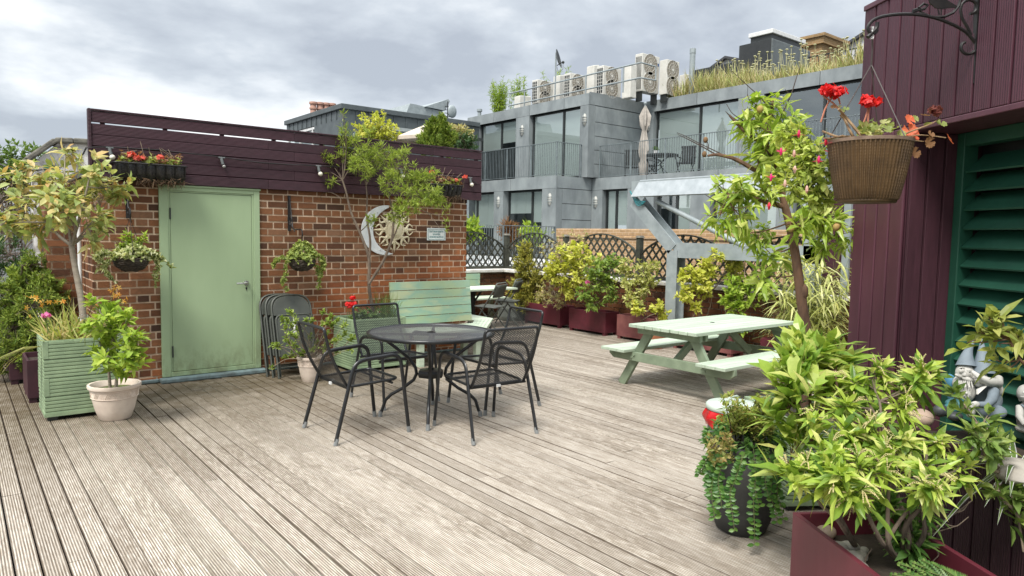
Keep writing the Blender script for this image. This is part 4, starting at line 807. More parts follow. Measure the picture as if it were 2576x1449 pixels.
# ================================================================== PICNIC TABLE
M['picnic'] = plain('pale_green_timber', (.45, .535, .42), (.33, .405, .305), 3.5, .6, bump=.35, bscale=24, isl=.1, stretch=(.45, 5, 5), lo=.25, hi=.6)
M['picnic_f'] = plain('green_timber_frame', (.245, .305, .205), (.175, .225, .15), 4, .6, bump=.25, bscale=24, isl=.06, stretch=(1.5, 1.5, 1.5))
pc = thing('picnic_table', 'pale green wooden picnic table with two attached bench seats', 'picnic table', (6.5, 4.55, 0)); 
b = MB(); n = 8; w = .875 / n
for i in range(n): y = -.4375 + i * w; b.box((-.915 + R_.normal() * .003, y + .0045, .665), (.915 + R_.normal() * .003, y + w - .0045, .70))
b.build('tabletop', M['picnic'], pc, bevel=.004)
for sg in (-1, 1):
    b = MB()
    for i in range(3): y = sg * (.46 + i * .113); b.box((-.95, min(y, y + sg * .108), .385), (.95, max(y, y + sg * .108), .418))
    b.build('bench_seat', M['picnic'], pc, bevel=.004)
for ex in (-.74, .74):
    sx = -1 if ex < 0 else 1
    for sg in (-1, 1):
        b = MB(); b.bar((ex, sg * .66, 0), (ex, sg * .255, .664), .042, .095, (0, sg * .8, .5)); b.build('leg', M['picnic_f'], pc, bevel=.003)
    xb = ex - sx * -.045
    b = MB(); b.prism([(xb - .021, -.80, .384), (xb - .021, -.80, .33), (xb - .021, -.74, .288), (xb - .021, .74, .288), (xb - .021, .80, .33), (xb - .021, .80, .384)], (.042, 0, 0)); b.build('seat_beam', M['picnic_f'], pc, bevel=.003)
    b = MB(); b.box((xb - .021, -.40, .595), (xb + .021, .40, .664)); b.box((ex - sx * .045 - .021, -.40, .60), (ex - sx * .045 + .021, .40, .664)); b.build('top_batten', M['picnic_f'], pc, bevel=.003)
    b = MB()
    for sg in (-1, 1):
        for dz, dy in ((.325, .47), (.355, .435)): b.tube([(xb + sx * .02, sg * dy, dz), (xb + sx * .032, sg * dy, dz)], .012, 8)
    b.build('bolt_heads', M['picnic_f'], pc)
    b = MB(); b.bar((ex * .93, 0, .31), (ex * .25, 0, .66), .042, .08); b.build('brace', M['picnic_f'], pc, bevel=.003)
b = MB(); b.box((-.06, -.36, .63), (-.0, .36, .664)); b.box((.1, -.36, .63), (.16, .36, .664)); b.build('centre_batten', M['picnic_f'], pc)
b = MB(); b.tube([(-.02, .02, .7005), (-.02, .02, .7025)], .026, 16); b.build('parasol_hole', M['black'], pc)
# ================================================================== BENCHES
M['bench'] = None
def bench_mat():
    m = NT('faded_green_bench'); c = m.ramp(m.noise(2.2, 3, .5, m.map((1, 1, 2.4))), (.35, (.36, .47, .29)), (.5, (.27, .43, .33)), (.62, (.45, .50, .31)))
    c = m.mix(m.ramp(m.noise(26, 4, .7, m.map((.5, 3, 6))), (.5, 0.), (.75, .5)), c, (.50, .46, .31)); c = m.mix(1., c, m.ramp(m.island(), (0, .88), (1, 1.1)), 'MULTIPLY')
    return m.end(m.pbsdf(c, .65, 0., m.bump(m.noise(40, 4, .7, m.map((.4, 4, 8))), .4, .004), .25))
M['bench'] = bench_mat(); M['bench_s'] = plain('worn_pale_seat', (.58, .66, .52), (.40, .48, .36), 5, .65, bump=.4, isl=.08, stretch=(.6, 4, 4))
bn = thing('corner_bench', 'faded green slatted bench against the brick wall, wrapping round the corner', 'bench', (4.9, 7.6, 0)); o = loc_of(bn)
b = MB(o); 
for i in range(5): z = .455 + i * .110; yy_ = 7.70 + i * .012; b.obox((4.26, yy_, z), (1.22 - .0, 0, 0), (0, .028, 0), (0, .012, .103))
b.build('backrest', M['bench'], bn, bevel=.003)
inn = [(4.26, 7.68), (5.48, 7.68), (5.66, 7.9), (5.66, 9.6)]; out_ = [(4.26, 7.15), (5.32, 7.15), (6.04, 7.96), (6.04, 9.6)]
b = MB(o); ns = 5
for k in range(ns):
    A = [np.array(i_) * (1 - k / ns) + np.array(q_) * (k / ns) for i_, q_ in zip(inn, out_)]; B_ = [np.array(i_) * (1 - (k + .94) / ns) + np.array(q_) * ((k + .94) / ns) for i_, q_ in zip(inn, out_)]
    for j in range(3):
        q4 = [(*A[j], .392), (*B_[j], .392), (*B_[j + 1], .392), (*A[j + 1], .392)]; b.hexa(q4, [(x, y, .422) for x, y, _ in q4])
b.build('seat', M['bench_s'], bn, bevel=.004)
for (x, y) in ((4.4, 7.25), (5.28, 7.3), (5.9, 8.1), (5.9, 9.4), (4.4, 7.62), (5.3, 7.62)):
    b = MB(o); b.box((x - .035, y - .035, 0), (x + .035, y + .035, .39)); b.build('leg', M['bench_s'], bn)
b = MB(o); b.box((4.3, 7.2, .33), (5.3, 7.235, .39)); b.obox((5.32, 7.2, .33), (.66, .74, 0), (-.03, .026, 0), (0, 0, .06)); b.build('apron', M['bench_s'], bn)
b2 = thing('wall_bench', 'green slatted bench along the far low wall beyond the corner', 'bench', (7., 11., 0)); o = loc_of(b2)
b = MB(o)
for i in range(3): b.box((5.9, 11.12, .50 + i * .118), (8.1, 11.15, .612 + i * .118))
b.build('backrest', M['bench'], b2, bevel=.003); b = MB(o)
for i in range(4): b.box((5.9, 10.62 + i * .125, .38), (8.45, 10.735 + i * .125, .41))
b.build('seat', M['bench_s'], b2, bevel=.003); b = MB(o)
for x in (6.1, 7.2, 8.3): b.box((x - .04, 10.66, 0), (x + .04, 10.74, .379)); b.box((x - .04, 10.98, 0), (x + .04, 11.06, .379))
b.build('leg', M['bench_s'], b2)
# cafe table with black pedestal
A = gz(*m3(418, 992), .70); ct = thing('cafe_table', 'pale topped cafe table on a black branching pedestal', 'table', (A[0] - .6, A[1] + .1, 0)); b = MB()
for i in range(5): b.box((-.65, -.36 + i * .145, .67), (.6, -.222 + i * .145, .70))
b.build('tabletop', M['bench_s'], ct, bevel=.003)
b = MB(); b.tube([(-.1, 0, .02), (-.1, 0, .66)], .045, 12)
for a in range(4): c, s = math.cos(a * PI / 2 + .6), math.sin(a * PI / 2 + .6); b.tube([(-.1, 0, .42), (-.1 + .17 * c, .17 * s, .665)], .018, 6); b.tube([(-.1, 0, .25), (-.1 + .34 * c, .34 * s, .02)], .02, 6)
b.build('pedestal', M['black'], ct, True)
# ================================================================== FOLDING CHAIRS
M['fold'] = plain('grey_folding_metal', (.115, .125, .11), (.085, .093, .082), 9, .5, bump=.05); M['fold_t'] = plain('grey_green_folding_metal', (.048, .053, .044), (.062, .068, .056), 9, .5, bump=.05); M['paper'] = plain('white_paper_label', (.72, .72, .7), None, 8, .8, bump=0)
def folded_chair():
    t = thing('folded_chair', 'x', 'folding chair', group='folded chairs leaning on the brick wall')
    b = MB(); b.tube(rpath([(-.225, 0, 0), (-.225, 0, .93), (.225, 0, .93), (.225, 0, 0)], .16, 8), .013, 8); b.build('frame', M['fold_t'], t, True)
    b = MB(); b.tube(rpath([(-.195, .03, .02), (-.195, .03, .80), (.195, .03, .80), (.195, .03, .02)], .05), .011, 8); b.tube([(-.195, .03, .12), (.195, .03, .12)], .009, 6); b.build('rear_frame', M['fold_t'], t, True)
    def pan(mb, x, z0, z1, y, r, th):
        a = np.linspace(0, PI / 2, 6); P = [(x - r + r * math.cos(q), y, z1 - r + r * math.sin(q)) for q in a] + [(-x + r - r * math.sin(q), y, z1 - r + r * math.cos(q)) for q in a] + [(-x, y, z0), (x, y, z0)]
        mb.prism(P, (0, th, 0))
    b = MB(); pan(b, .212, .70, .92, -.012, .15, .02); b.build('backrest', M['fold_t'], t, bevel=.004)
    b = MB(); pan(b, .195, .23, .69, -.035, .07, .018); b.tube(rpath([(-.2, -.03, .24), (-.2, -.03, .70), (.2, -.03, .70), (.2, -.03, .24)], .07), .012, 8); b.build('seat', M['fold_t'], t)
    return t
fc0 = folded_chair()
for i, (lab) in enumerate(('front folded grey chair with white label, leaning by the door', 'middle folded grey chair of the three leaning by the door', 'rearmost folded grey chair against the bricks by the door')):
    c = fc0 if i == 0 else copy_tree(fc0)
    c.location = (2.985 - i * .035, 7.5 + i * .085, 0); c.rotation_euler = (-.30, 0, -.02); c['label'] = lab
b = MB(); b.box((-.02, -.0395, .49), (.018, -.0355, .60)); b.box((-.008, -.0395, .605), (.014, -.0355, .68)); b.build('paper_label', M['paper'], fc0)
def open_chair():
    t = thing('folding_chair', 'x', 'folding chair', group='unfolded grey chairs at the cafe table')
    for sx in (-1, 1):
        b = MB(); b.tube([(sx * .21, .30, 0), (sx * .21, -.20, .80)], .012, 8); b.build('leg', M['fold'], t, True)
        b = MB(); b.tube([(sx * .185, -.26, 0), (sx * .185, .12, .44)], .011, 8); b.build('leg', M['fold'], t, True)
    b = MB(); b.tube([(-.185, -.2, .07), (.185, -.2, .07)], .009, 6); b.tube([(-.21, .25, .08), (.21, .25, .08)], .009, 6); b.build('stretcher', M['fold'], t)
    b = MB(); V = []; n = 6
    for zi in range(5):
        z = .60 + zi * .052; y0 = -.075 - (z - .44) * .38
        for xi in range(n): x = -.21 + .42 * xi / (n - 1); V.append((x * (1 - .12 * (zi == 4)), y0 - .05 * (1 - (x / .21) ** 2), z))
    q = [(i * n + j, i * n + j + 1, (i + 1) * n + j + 1, (i + 1) * n + j) for i in range(4) for j in range(n - 1)]; b.add(V, q); bo = b.build('backrest', M['fold_t'], t, True); so2 = bo.modifiers.new('thick', 'SOLIDIFY'); so2.thickness = .016
    b = MB(); b.tube(rpath([(-.21, -.15, .70), (-.21, -.19, .83), (.21, -.19, .83), (.21, -.15, .70)], .1, 8), .012, 8); b.build('back_frame', M['fold'], t, True)
    b = MB(); b.prism([(-.2, -.17, .425), (.2, -.17, .425), (.205, .14, .435), (.16, .22, .437), (-.16, .22, .437), (-.205, .14, .435)], (0, 0, .018)); b.build('seat', M['fold'], t, bevel=.006)
    return t
oc = open_chair(); oc.location = (*gz(*m3(415, 1385), 0)[:2] + np.array([-.1, .35]), 0); oc.rotation_euler = (0, 0, .5); oc['label'] = 'unfolded grey folding chair in front of the cafe table'
o2 = copy_tree(oc); o2.location = (*gz(*m3(415, 1110), .43)[:2], 0); o2.rotation_euler = (0, 0, .62); o2['label'] = 'unfolded grey folding chair at the far side of cafe table by the conifer'
# ================================================================== ORNAMENTS AND SIGN ON THE WALL
ZW = WY - .012
def wall(px, y=ZW): return gy(*px, y)
M['moon'] = plain('silvered_metal', (.80, .82, .82), (.62, .65, .66), 7, .35, .3, bump=.4, bscale=9)
mo = thing('moon_ornament', 'silver crescent moon wall ornament on the brick wall', 'wall ornament', wall(sn(300, 346))); o = loc_of(mo)
pl = []
a0 = np.linspace(math.radians(-84), math.radians(-276), 28)
for a in a0: pl.append(sn(325 + 268 * math.cos(a), 346 + 268 * math.sin(a)))
for a in np.linspace(math.radians(-262), math.radians(-110), 24): pl.append(sn(438 + 254 * math.cos(a), 346 + 254 * math.sin(a)))
P = [wall(q) for q in pl]; b = MB(o); b.prism(P, (0, -.014, 0)); b.build('crescent', M['moon'], mo, bevel=.004)
b = MB(o)
for q in ((235, 158), (265, 560), (120, 505), (395, 100)): c = wall(sn(*q), ZW - .016); b.ball(c, (.008, .006, .008), 8, 6)
b.build('rivets', M['chrome'], mo)
M['sun'] = plain('cream_painted_sun', (.80, .72, .52), (.64, .55, .37), 9, .55, bump=.3)
su = thing('sun_ornament', 'cream sun face wall ornament with straight and wavy rays', 'wall ornament', wall(sn(415, 340))); o = loc_of(su); b = MB(o)
cx_, cy_ = 415, 340
def sp_(r, a): return sn(cx_ + r * math.cos(a), cy_ + r * math.sin(a) * 1.06)
for k in range(8):
    a = k * PI / 4 + .0; P = [wall(sp_(85, a - .34), ZW - .012), wall(sp_(235 if k % 2 == 0 else 212, a), ZW - .012), wall(sp_(85, a + .34), ZW - .012)]; apex = wall(sp_(100, a), ZW - .04)
    b.add(P + [apex], t=[(0, 1, 3), (1, 2, 3), (2, 0, 3), (0, 2, 1)])
b.build('straight_ray', M['sun'], su); b = MB(o)
for k in range(16):
    a = k * PI / 8 + PI / 16; pts = [wall(sp_(r, a + .13 * math.sin((r - 90) / 100 * 2 * PI) * (1 if k % 2 else -1)), ZW - .018) for r in np.linspace(86, 200, 12)]
    b.tube(pts, [.018, .015, .005], 6)
b.build('wavy_ray', M['sun'], su, True); b = MB(o); c = wall(sn(cx_, cy_), ZW - .012); R1 = abs(wall(sn(cx_ + 88, cy_))[0] - c[0])
b.ball(c, (R1 * .98, .045, R1 * .98), 24, 14); b.tube([c + np.array([math.cos(a) * R1, -.012, math.sin(a) * R1]) for a in np.linspace(0, 2 * PI, 33)], .012, 8); b.build('face', M['sun'], su, True)
b = MB(o)
for sx in (-1, 1): b.ball(c + (sx * R1 * .35, -.04, R1 * .2), (R1 * .16, .012, R1 * .08), 10, 6); b.tube([c + (sx * R1 * .15, -.043, R1 * .36), c + (sx * R1 * .36, -.043, R1 * .43), c + (sx * R1 * .55, -.036, R1 * .33)], .005, 6)
b.ball(c + (0, -.05, -.02), (R1 * .1, .02, R1 * .24), 10, 6); b.tube([c + (-R1 * .3, -.04, -R1 * .4), c + (0, -.046, -R1 * .5), c + (R1 * .3, -.04, -R1 * .4)], .007, 6); b.build('features', M['sun'], su, True)
M['signw'] = plain('sign_enamel', (.70, .74, .72), None, 5, .4, bump=0); M['signt'] = plain('sign_teal', (.03, .19, .20), None, 5, .5, bump=0)
S0, S1 = wall(sn(770, 320), ZW - .01), wall(sn(968, 456), ZW - .01); sg_ = thing('notice_sign', 'small white notice with teal border about cigarettes in planters', 'sign', ((S0 + S1) / 2)); o = loc_of(sg_)
w_, h_ = (S1[0] - S0[0]) / 2, (S0[2] - S1[2]) / 2
b = MB(); b.box((-w_, 0, -h_), (w_, .008, h_)); b.build('plate', M['signw'], sg_, bevel=.002); b = MB(); P = rpath([(-w_ * .9, -.002, 0), (-w_ * .9, -.002, h_ * .84), (w_ * .9, -.002, h_ * .84), (w_ * .9, -.002, -h_ * .84), (-w_ * .9, -.002, -h_ * .84), (-w_ * .9, -.002, 0)], .02); b.tube(P, .0026, 6, flat=.6); b.build('border', M['signt'], sg_)
def text(s, size, loc, parent, mat, rot=(PI / 2, 0, 0), wid=None):
    cu = bpy.data.curves.new('lettering', 'FONT'); cu.body = s; cu.size = size; cu.align_x = 'CENTER'; cu.align_y = 'CENTER'; cu.extrude = .0006; cu.resolution_u = 2
    tmp = bpy.data.objects.new('lettering_curve', cu); COL.objects.link(tmp); bpy.context.view_layer.update()
    me = bpy.data.meshes.new_from_object(tmp.evaluated_get(bpy.context.evaluated_depsgraph_get())); bpy.data.objects.remove(tmp); bpy.data.curves.remove(cu)
    me.materials.clear(); me.materials.append(mat); ob = bpy.data.objects.new('lettering', me); COL.objects.link(ob); ob.parent = parent; ob.location = loc; ob.rotation_euler = rot
    if wid: ob.scale = (wid / max(ob.dimensions.x, 1e-4) if ob.dimensions.x else 1,) * 1 + (1, 1) if False else (1, 1, 1); xs = [v.co.x for v in me.vertices]; k = wid / (max(xs) - min(xs)); ob.scale = (k, 1, 1)
    return ob
text("DON'T THROW CIGARETTES", h_ * .42, (0, -.0015, h_ * .42), sg_, M['signt'], wid=w_ * 1.5); text('IN PLANTERS', h_ * .42, (0, -.0015, -h_ * .02), sg_, M['signt'], wid=w_ * .78); text('USE PROVIDED RECEPTACLES', h_ * .38, (0, -.0015, -h_ * .45), sg_, M['signt'], wid=w_ * 1.5)
# ================================================================== FESTOON LIGHTS
FYL = PY - .035
fl_ = thing('festoon_lights', 'string of festoon bulbs strung along the purple parapet', 'string lights', gy(*k1(1100, 560), FYL)); o = loc_of(fl_)
bulbs = [k1(1040, 560), k1(2105, 655), k3(585, 490), k3(1215, 515), k3(1740, 580)]
cab = [k1(820, 560), k1(900, 555), k1(1040, 552), k1(1500, 580), k1(2105, 648), k3(150, 465), k3(350, 478), k3(585, 488), k3(900, 505), k3(1215, 518), k3(1500, 555), k3(1740, 582), k3(1800, 632)]
b = MB(o); b.tube([gy(*q, FYL) for q in cab], .0055, 6); L_ = [gy(*k1(820, 560), FYL), gy(*k1(790, 620), PY + .3), gy(*k1(720, 700), 8.6), gy(*k1(500, 760), 9.), gy(*k1(170, 790), 9.4), gy(*k1(0, 715), 9.6), gy(*k1(-300, 640), 9.8)]; b.tube(L_, .008, 6); b.build('cable', M['black'], fl_, True)
M['bulb'] = plain('opal_bulb', (.72, .69, .58), (.66, .63, .52), 4, .3, bump=0); M['bulb_clear'] = plain('clear_bulb', (.33, .33, .31), None, 4, .15, bump=0); M['holder'] = plain('grey_lampholder', (.14, .155, .155), None, 9, .6, bump=0)
for i, q in enumerate(bulbs):
    c = gy(*q, FYL); b = MB(o); b.tube([c + (-.03, 0, 0), c + (.035, 0, 0)], .009, 8); b.tube([c, c + (.004, -.004, -.03), c + (.012, -.01, -.07)], .016, 10); h = b.build('lamp_holder', M['holder'], fl_, True)
    b = MB(o); b.ball(c + (.022, -.014, -.092), .027 if i != 1 else .018, 14, 10); b.build('bulb', M['bulb'] if i != 1 else M['bulb_clear'], h, True)
# ================================================================== PLANTERS AND POTS
def cmat(name, ca, cb, axis): return reeded(name, ca, cb, axis, .0305, .6, .07, .012, (5, 5, 5), (.36, .40, .27))
M['planter_g'] = None
def ribbed_planter(label, x0, y0, x1, y1, h, rows=4, rz=0., org=None):
    t = thing('ribbed_planter', label, 'planter', (x0, y0, 0) if org is None else org, rz); w, d = x1 - x0, y1 - y0
    b = MB(); rh = (h - .05) / rows
    for k in range(rows):
        z0 = .05 + k * rh; nr = 5; inset = k % 2
        for j in range(nr):
            za, zb = z0 + rh * j / nr * .97, z0 + rh * (j + .72) / nr * .97
            for (ax, ay, bx, by) in ((0, 0, w, .024), (0, d - .024, w, d), (0, .024, .024, d - .024), (w - .024, .024, w, d - .024)): b.box((ax, ay, za), (bx, by, zb))
        for (ax, ay, bx, by) in ((.006, .006, w - .006, .02), (.006, d - .02, w - .006, d - .006), (.006, .02, .02, d - .02), (w - .02, .02, w - .006, d - .02)): b.box((ax, ay, z0), (bx, by, z0 + rh * .975))
        if inset:
            for (px_, py_) in ((-.002, -.002), (w - .038, -.002), (-.002, d - .038), (w - .038, d - .038)): b.box((px_, py_, z0 + .002), (px_ + .04, py_ + .04, z0 + rh * .97))
    b.build('ribbed_side', M['planter_p'], t, bevel=.0025)
    b = MB(); b.box((-.004, -.004, .035), (w + .004, .02, .062)); b.box((-.004, d - .02, .035), (w + .004, d + .004, .062)); b.box((-.004, .02, .035), (.02, d - .02, .062)); b.box((w - .02, .02, .035), (w + .004, d - .02, .062)); b.build('base_rail', M['planter_p'], t)
    for px_ in (.02, w - .09):
        for py_ in (.02, d - .09): b = MB(); b.box((px_, py_, 0), (px_ + .07, py_ + .07, .036)); b.build('foot', M['frame_d'], t)
    b = MB(); b.box((.022, .022, .1), (w - .022, d - .022, h - .06)); b.build('soil', M['soil'], t)
    return t
M['planter_p'] = plain('sage_ribbed_paint', (.27, .36, .215), (.20, .275, .165), 6, .55, bump=.2, bscale=30, isl=.07, stretch=(1, 1, 1)); M['soil'] = plain('compost', (.05, .036, .024), (.025, .018, .012), 30, .95, bump=1.)
ribbed_planter('tall sage green ribbed planter holding the small leafy tree', .56, 6.88, 1.17, 7.36, .68); ribbed_planter('sage green ribbed planter with red geraniums beside the corner bench', 3.55, 7.33, 4.24, 7.85, .62)
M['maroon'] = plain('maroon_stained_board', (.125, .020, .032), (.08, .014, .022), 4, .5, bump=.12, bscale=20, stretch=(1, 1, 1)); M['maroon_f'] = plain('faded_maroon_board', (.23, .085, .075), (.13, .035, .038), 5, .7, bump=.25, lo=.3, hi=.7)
def box_planter(label, x0, y0, x1, y1, h, mat, z0=.045, rz=0., soil=.05):
    t = thing('box_planter', label, 'planter', (x0, y0, 0), rz); w, d = x1 - x0, y1 - y0; b = MB(); T = .02
    b.box((0, 0, z0), (w, T, h)); b.box((0, d - T, z0), (w, d, h)); b.box((0, T, z0), (T, d - T, h)); b.box((w - T, T, z0), (w, d - T, h)); b.build('side_board', mat, t, bevel=.003)
    
    for px_ in (.01, w - .07):
        for py_ in (.01, d - .07): b = MB(); b.box((px_, py_, 0), (px_ + .06, py_ + .06, z0)); b.build('foot', mat, t)
    b = MB(); b.box((T, T, z0 + .01), (w - T, d - T, h - soil)); b.build('soil', M['soil'], t); return t
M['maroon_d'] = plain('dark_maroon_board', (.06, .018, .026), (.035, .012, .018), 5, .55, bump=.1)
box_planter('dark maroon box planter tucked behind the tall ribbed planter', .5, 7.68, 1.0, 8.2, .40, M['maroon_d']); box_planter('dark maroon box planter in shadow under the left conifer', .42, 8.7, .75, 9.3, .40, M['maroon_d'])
box_planter('dark red box planter beside the galvanised conifer tub', 8.25, 8.95, 8.6, 9.92, .385, M['maroon']); box_planter('deep red box planter, second from the conifer, with pink flowered shrub', 8.25, 7.86, 8.58, 8.72, .385, M['maroon'])
box_planter('faded red box planter at the foot of the steel post', 8.25, 6.86, 8.56, 7.61, .385, M['maroon_f']); box_planter('faded red box planter behind the picnic table', 8.25, 5.5, 8.56, 6.5, .385, M['maroon_f'])
box_planter('small dark red box planter under the bamboo', 8.3, 4.2, 8.62, 5.1, .32, M['maroon'])
M['terra'] = plain('pale_washed_terracotta', (.76, .66, .56), (.60, .50, .42), 5, .8, bump=.25, bscale=25); M['terra2'] = plain('orange_terracotta', (.42, .16, .075), (.30, .115, .055), 6, .8, bump=.15); M['moss'] = plain('mossy_soil', (.10, .13, .03), (.05, .045, .02), 25, .95, bump=1.)
def clay_pot(label, x, y, r, h, mat, deco=True, mossy=True):
    t = thing('clay_pot', label, 'plant pot', (x, y, 0)); b = MB()
    b.lathe([(.01, 0), (r * .56, 0), (r * .60, h * .03), (r * .74, h * .3), (r * .86, h * .66), (r * .9, h * .88), (r * .98, h * .90), (r, h * .94), (r * .99, h), (r * .9, h), (r * .85, h * .93), (r * .8, h * .82), (.01, h * .82)], 40); p = b.build('pot', mat, t, True)
    b = MB(); b.lathe([(.01, h * .84), (r * .83, h * .84), (.01, h * .845)], 24); b.build('soil', M['moss'] if mossy else M['soil'], t)
    if deco:
        b = MB(); n = 22; zA, zB = h * .64, h * .84
        def P_(a, z): rr = r * (.86 + .04 * (z / h - .66) / .22) + .0015; return (math.cos(a) * rr, math.sin(a) * rr, z)
        for z in (zA, zB): b.tube([P_(a, z) for a in np.linspace(0, 2 * PI, 49)], .0035, 5)
        for k in range(n):
            a = k * 2 * PI / n; s = 1 if k % 2 else -1
            for e in (-.08, .0, .08): b.tube([P_(a + e - s * .07, zA + .006), P_(a + e + s * .07, zB - .006)], .0022, 4)
        b.build('zigzag_band', mat, p)
    return t
clay_pot('large pale clay pot with zigzag band holding the leafy sapling', 1.045, 6.70, .205, .30, M['terra']); clay_pot('pale clay pot with zigzag band holding the succulent by the folded chairs', 2.99, 7.2, .145, .275, M['terra'], mossy=False); clay_pot('plain orange clay pot behind the picnic table', 8.0, 6.62, .19, .30, M['terra2'], False, False)
M['galv'] = plain('galvanised_tub', (.20, .22, .20), (.13, .145, .13), 7, .5, .3, bump=.08)
t = thing('metal_tub', 'ribbed galvanised tub under the golden conifer', 'tub', (8.33, 10.35, 0)); b = MB(); b.lathe([(.01, 0), (.26, 0), (.28, .06), (.285, .08), (.28, .1), (.295, .22), (.302, .24), (.295, .26), (.31, .36), (.325, .38), (.31, .4), (.29, .4), (.28, .34), (.01, .33)], 32); b.build('tub', M['galv'], t, True)
# wicker baskets on iron brackets
M['wicker'] = plain('dark_wicker', (.085, .066, .048), (.03, .024, .018), 40, .85, bump=.8, bscale=50)
def wicker_basket(label, c, r, h):
    t = thing('hanging_basket', label, 'hanging basket', c, group='wicker hanging baskets on the brick wall'); b = MB(); rr = np.random.default_rng(int(c[0] * 100))
    def R(z): return r * math.sqrt(max(1 - (z / h) ** 2, .0)) * .92 + r * .08
    b.lathe([(.01, -h)] + [(R(-z) * .97, -z) for z in np.linspace(h * .98, 0, 10)] + [(r * .9, -.01), (.01, -.03)], 28); bo = b.build('liner', M['wicker'], t, True); b = MB()
    for k in range(15):
        z = -h * (.02 + .93 * k / 14); R0 = R(-z) if False else r * math.sqrt(max(1 - (z / h) ** 2, 0.0)) * .92 + r * .08
        n = 40; ph = rr.random() * 6; b.tube([(math.cos(a) * (R0 + .006 * math.sin(a * 9 + ph + k * PI)), math.sin(a) * (R0 + .006 * math.sin(a * 9 + ph + k * PI)), z + .004 * math.sin(a * 3 + ph)) for a in np.linspace(0, 2 * PI, n)], .0075, 5)
    b.build('wicker_bands', M['wicker'], t, True); return t
def wall_bracket(label, top, bot, hook, chain_to, r):
    t = thing('wall_bracket', label, 'bracket', (*top[:2], bot[2]), group='iron basket brackets on the brick wall'); o = loc_of(t); b = MB(o); b.box((top[0] - .016, WY - .022, bot[2]), (top[0] + .016, WY - .012, top[2])); b.build('backplate', M['black'], t)
    b = MB(o); L = np.array(hook); p0 = np.array([top[0], WY - .02, bot[2] + (top[2] - bot[2]) * .28]); p1 = np.array([top[0] + (hook[0] - top[0]) * .3, WY - .02 + (hook[1] - WY) * .35, hook[2] + .0]); 
    b.tube(rpath([p0, p0 * .5 + p1 * .5 + (0, 0, .04), p1 + (0, 0, .07), L + (0, 0, .08), L + (0, -.02, .02), L + (0, .0, -.02)], .08, 6), .008, 6); sc_ = [p0 + np.array([0, -.03 - .04 * math.cos(a), .0 + .045 * math.sin(a)]) * 1 for a in np.linspace(0, 5, 14)]; b.tube(sc_, .005, 5); b.tube([np.array([top[0], WY - .03, top[2] - .02]), p1 + (0, .03, .1), p1 + (0, -.03, .05)], .006, 6); b.build('scroll_arm', M['black'], t, True)
    b = MB(o)
    for k in range(3): a = k * 2.094 + .5; b.tube([L + (0, 0, -.02), np.array(chain_to) + (math.cos(a) * r, math.sin(a) * r, 0)], .0025, 4)
    b.build('chain', M['black'], t)
c1_ = gy(*k2(935, 215), 7.74); c2_ = gy(*k3(462, 1205), 7.74)
wicker_basket('wicker hanging basket with trailing ivy left of the green door', c1_, .155, .125); wicker_basket('wicker hanging basket with variegated ivy right of the green door', c2_, .145, .125)
ta, tb2 = gy(*k1(1205, 930), WY), gy(*k1(1195, 1230), WY); wall_bracket('black iron scroll bracket above the left ivy basket', ta, tb2, c1_ + (0, 0, .42), c1_, .15)
ta, tb2 = gy(*k3(360, 715), WY), gy(*k3(356, 985), WY); wall_bracket('black iron scroll bracket above the right ivy basket', ta, tb2, c2_ + (0, 0, .27), c2_, .14)
# trough baskets on the parapet
M['plastic_liner'] = plain('black_plastic_liner', (.014, .014, .015), (.022, .022, .023), 20, .25, bump=1.2, bscale=22); M['coir'] = plain('rotting_coir', (.16, .10, .055), (.08, .05, .03), 60, .95, bump=1.)
def trough(label, a, c, zt):
    x0, x1 = a[0], c[0]; y1 = PY - .014; y0 = y1 - .19; t = thing('trough_basket', label, 'planter basket', (x0, y1, zt), group='wire trough baskets on the parapet'); o = loc_of(t); L = x1 - x0
    b = MB(o); b.tube(rpath([(x0, y1, zt), (x0, y0, zt), (x1, y0, zt), (x1, y1, zt)], .03), .008, 6); b.tube([(x0, y1, zt), (x1, y1, zt)], .008, 6); n = 8
    for k in range(n): x = x0 + .02 + (L - .04) * k / (n - 1); b.tube([(x, y0, zt), (x, y0 + .02, zt - .09), (x, y0 + .08, zt - .155), (x, y1 - .01, zt - .17), (x, y1, zt)], .004, 5)
    b.build('wire_frame', M['black'], t, True); b = MB(o); nx = 40; V = []; pr = [(.012, -.004), (.02, -.06), (.045, -.12), (.09, -.155), (.17, -.16), (.185, -.01)]
    for i in range(nx):
        x = x0 + .01 + (L - .02) * i / (nx - 1); s = math.sin(i / (nx - 1) * PI * (n - 1)) ** 2
        for (dy, dz) in pr: V.append((x, y0 + dy - .014 * s * (dz < -.03), zt + dz - .012 * s * (dz < -.1)))
    k_ = len(pr); b.add(V, [(i * k_ + j, (i + 1) * k_ + j, (i + 1) * k_ + j + 1, i * k_ + j + 1) for i in range(nx - 1) for j in range(k_ - 1)], ng=[list(range(k_)), [(nx - 1) * k_ + j for j in range(k_)][::-1]]); b.build('liner', M['plastic_liner'], t, True)
    b = MB(o); b.box((x0 + .02, y0 + .02, zt - .05), (x1 - .02, y1 - .01, zt - .012)); b.build('soil', M['soil'], t)
    rr = np.random.default_rng(3); b = MB(o); n = 260; P = np.stack([rr.uniform(x0 + L * .3, x1, n), rr.uniform(y0 + .02, y1 - .02, n), zt - .15 + rr.normal(size=n) * .012], 1); D = np.stack([rr.normal(size=n) * .7, rr.normal(size=n) * .5, -np.abs(rr.normal(size=n)) - .2], 1); b.leaves(P, D, rr.normal(size=(n, 3)), rr.uniform(.03, .1, n), .006, 3, 0, .4); b.build('coir_strands', M['coir'], t)
    return t
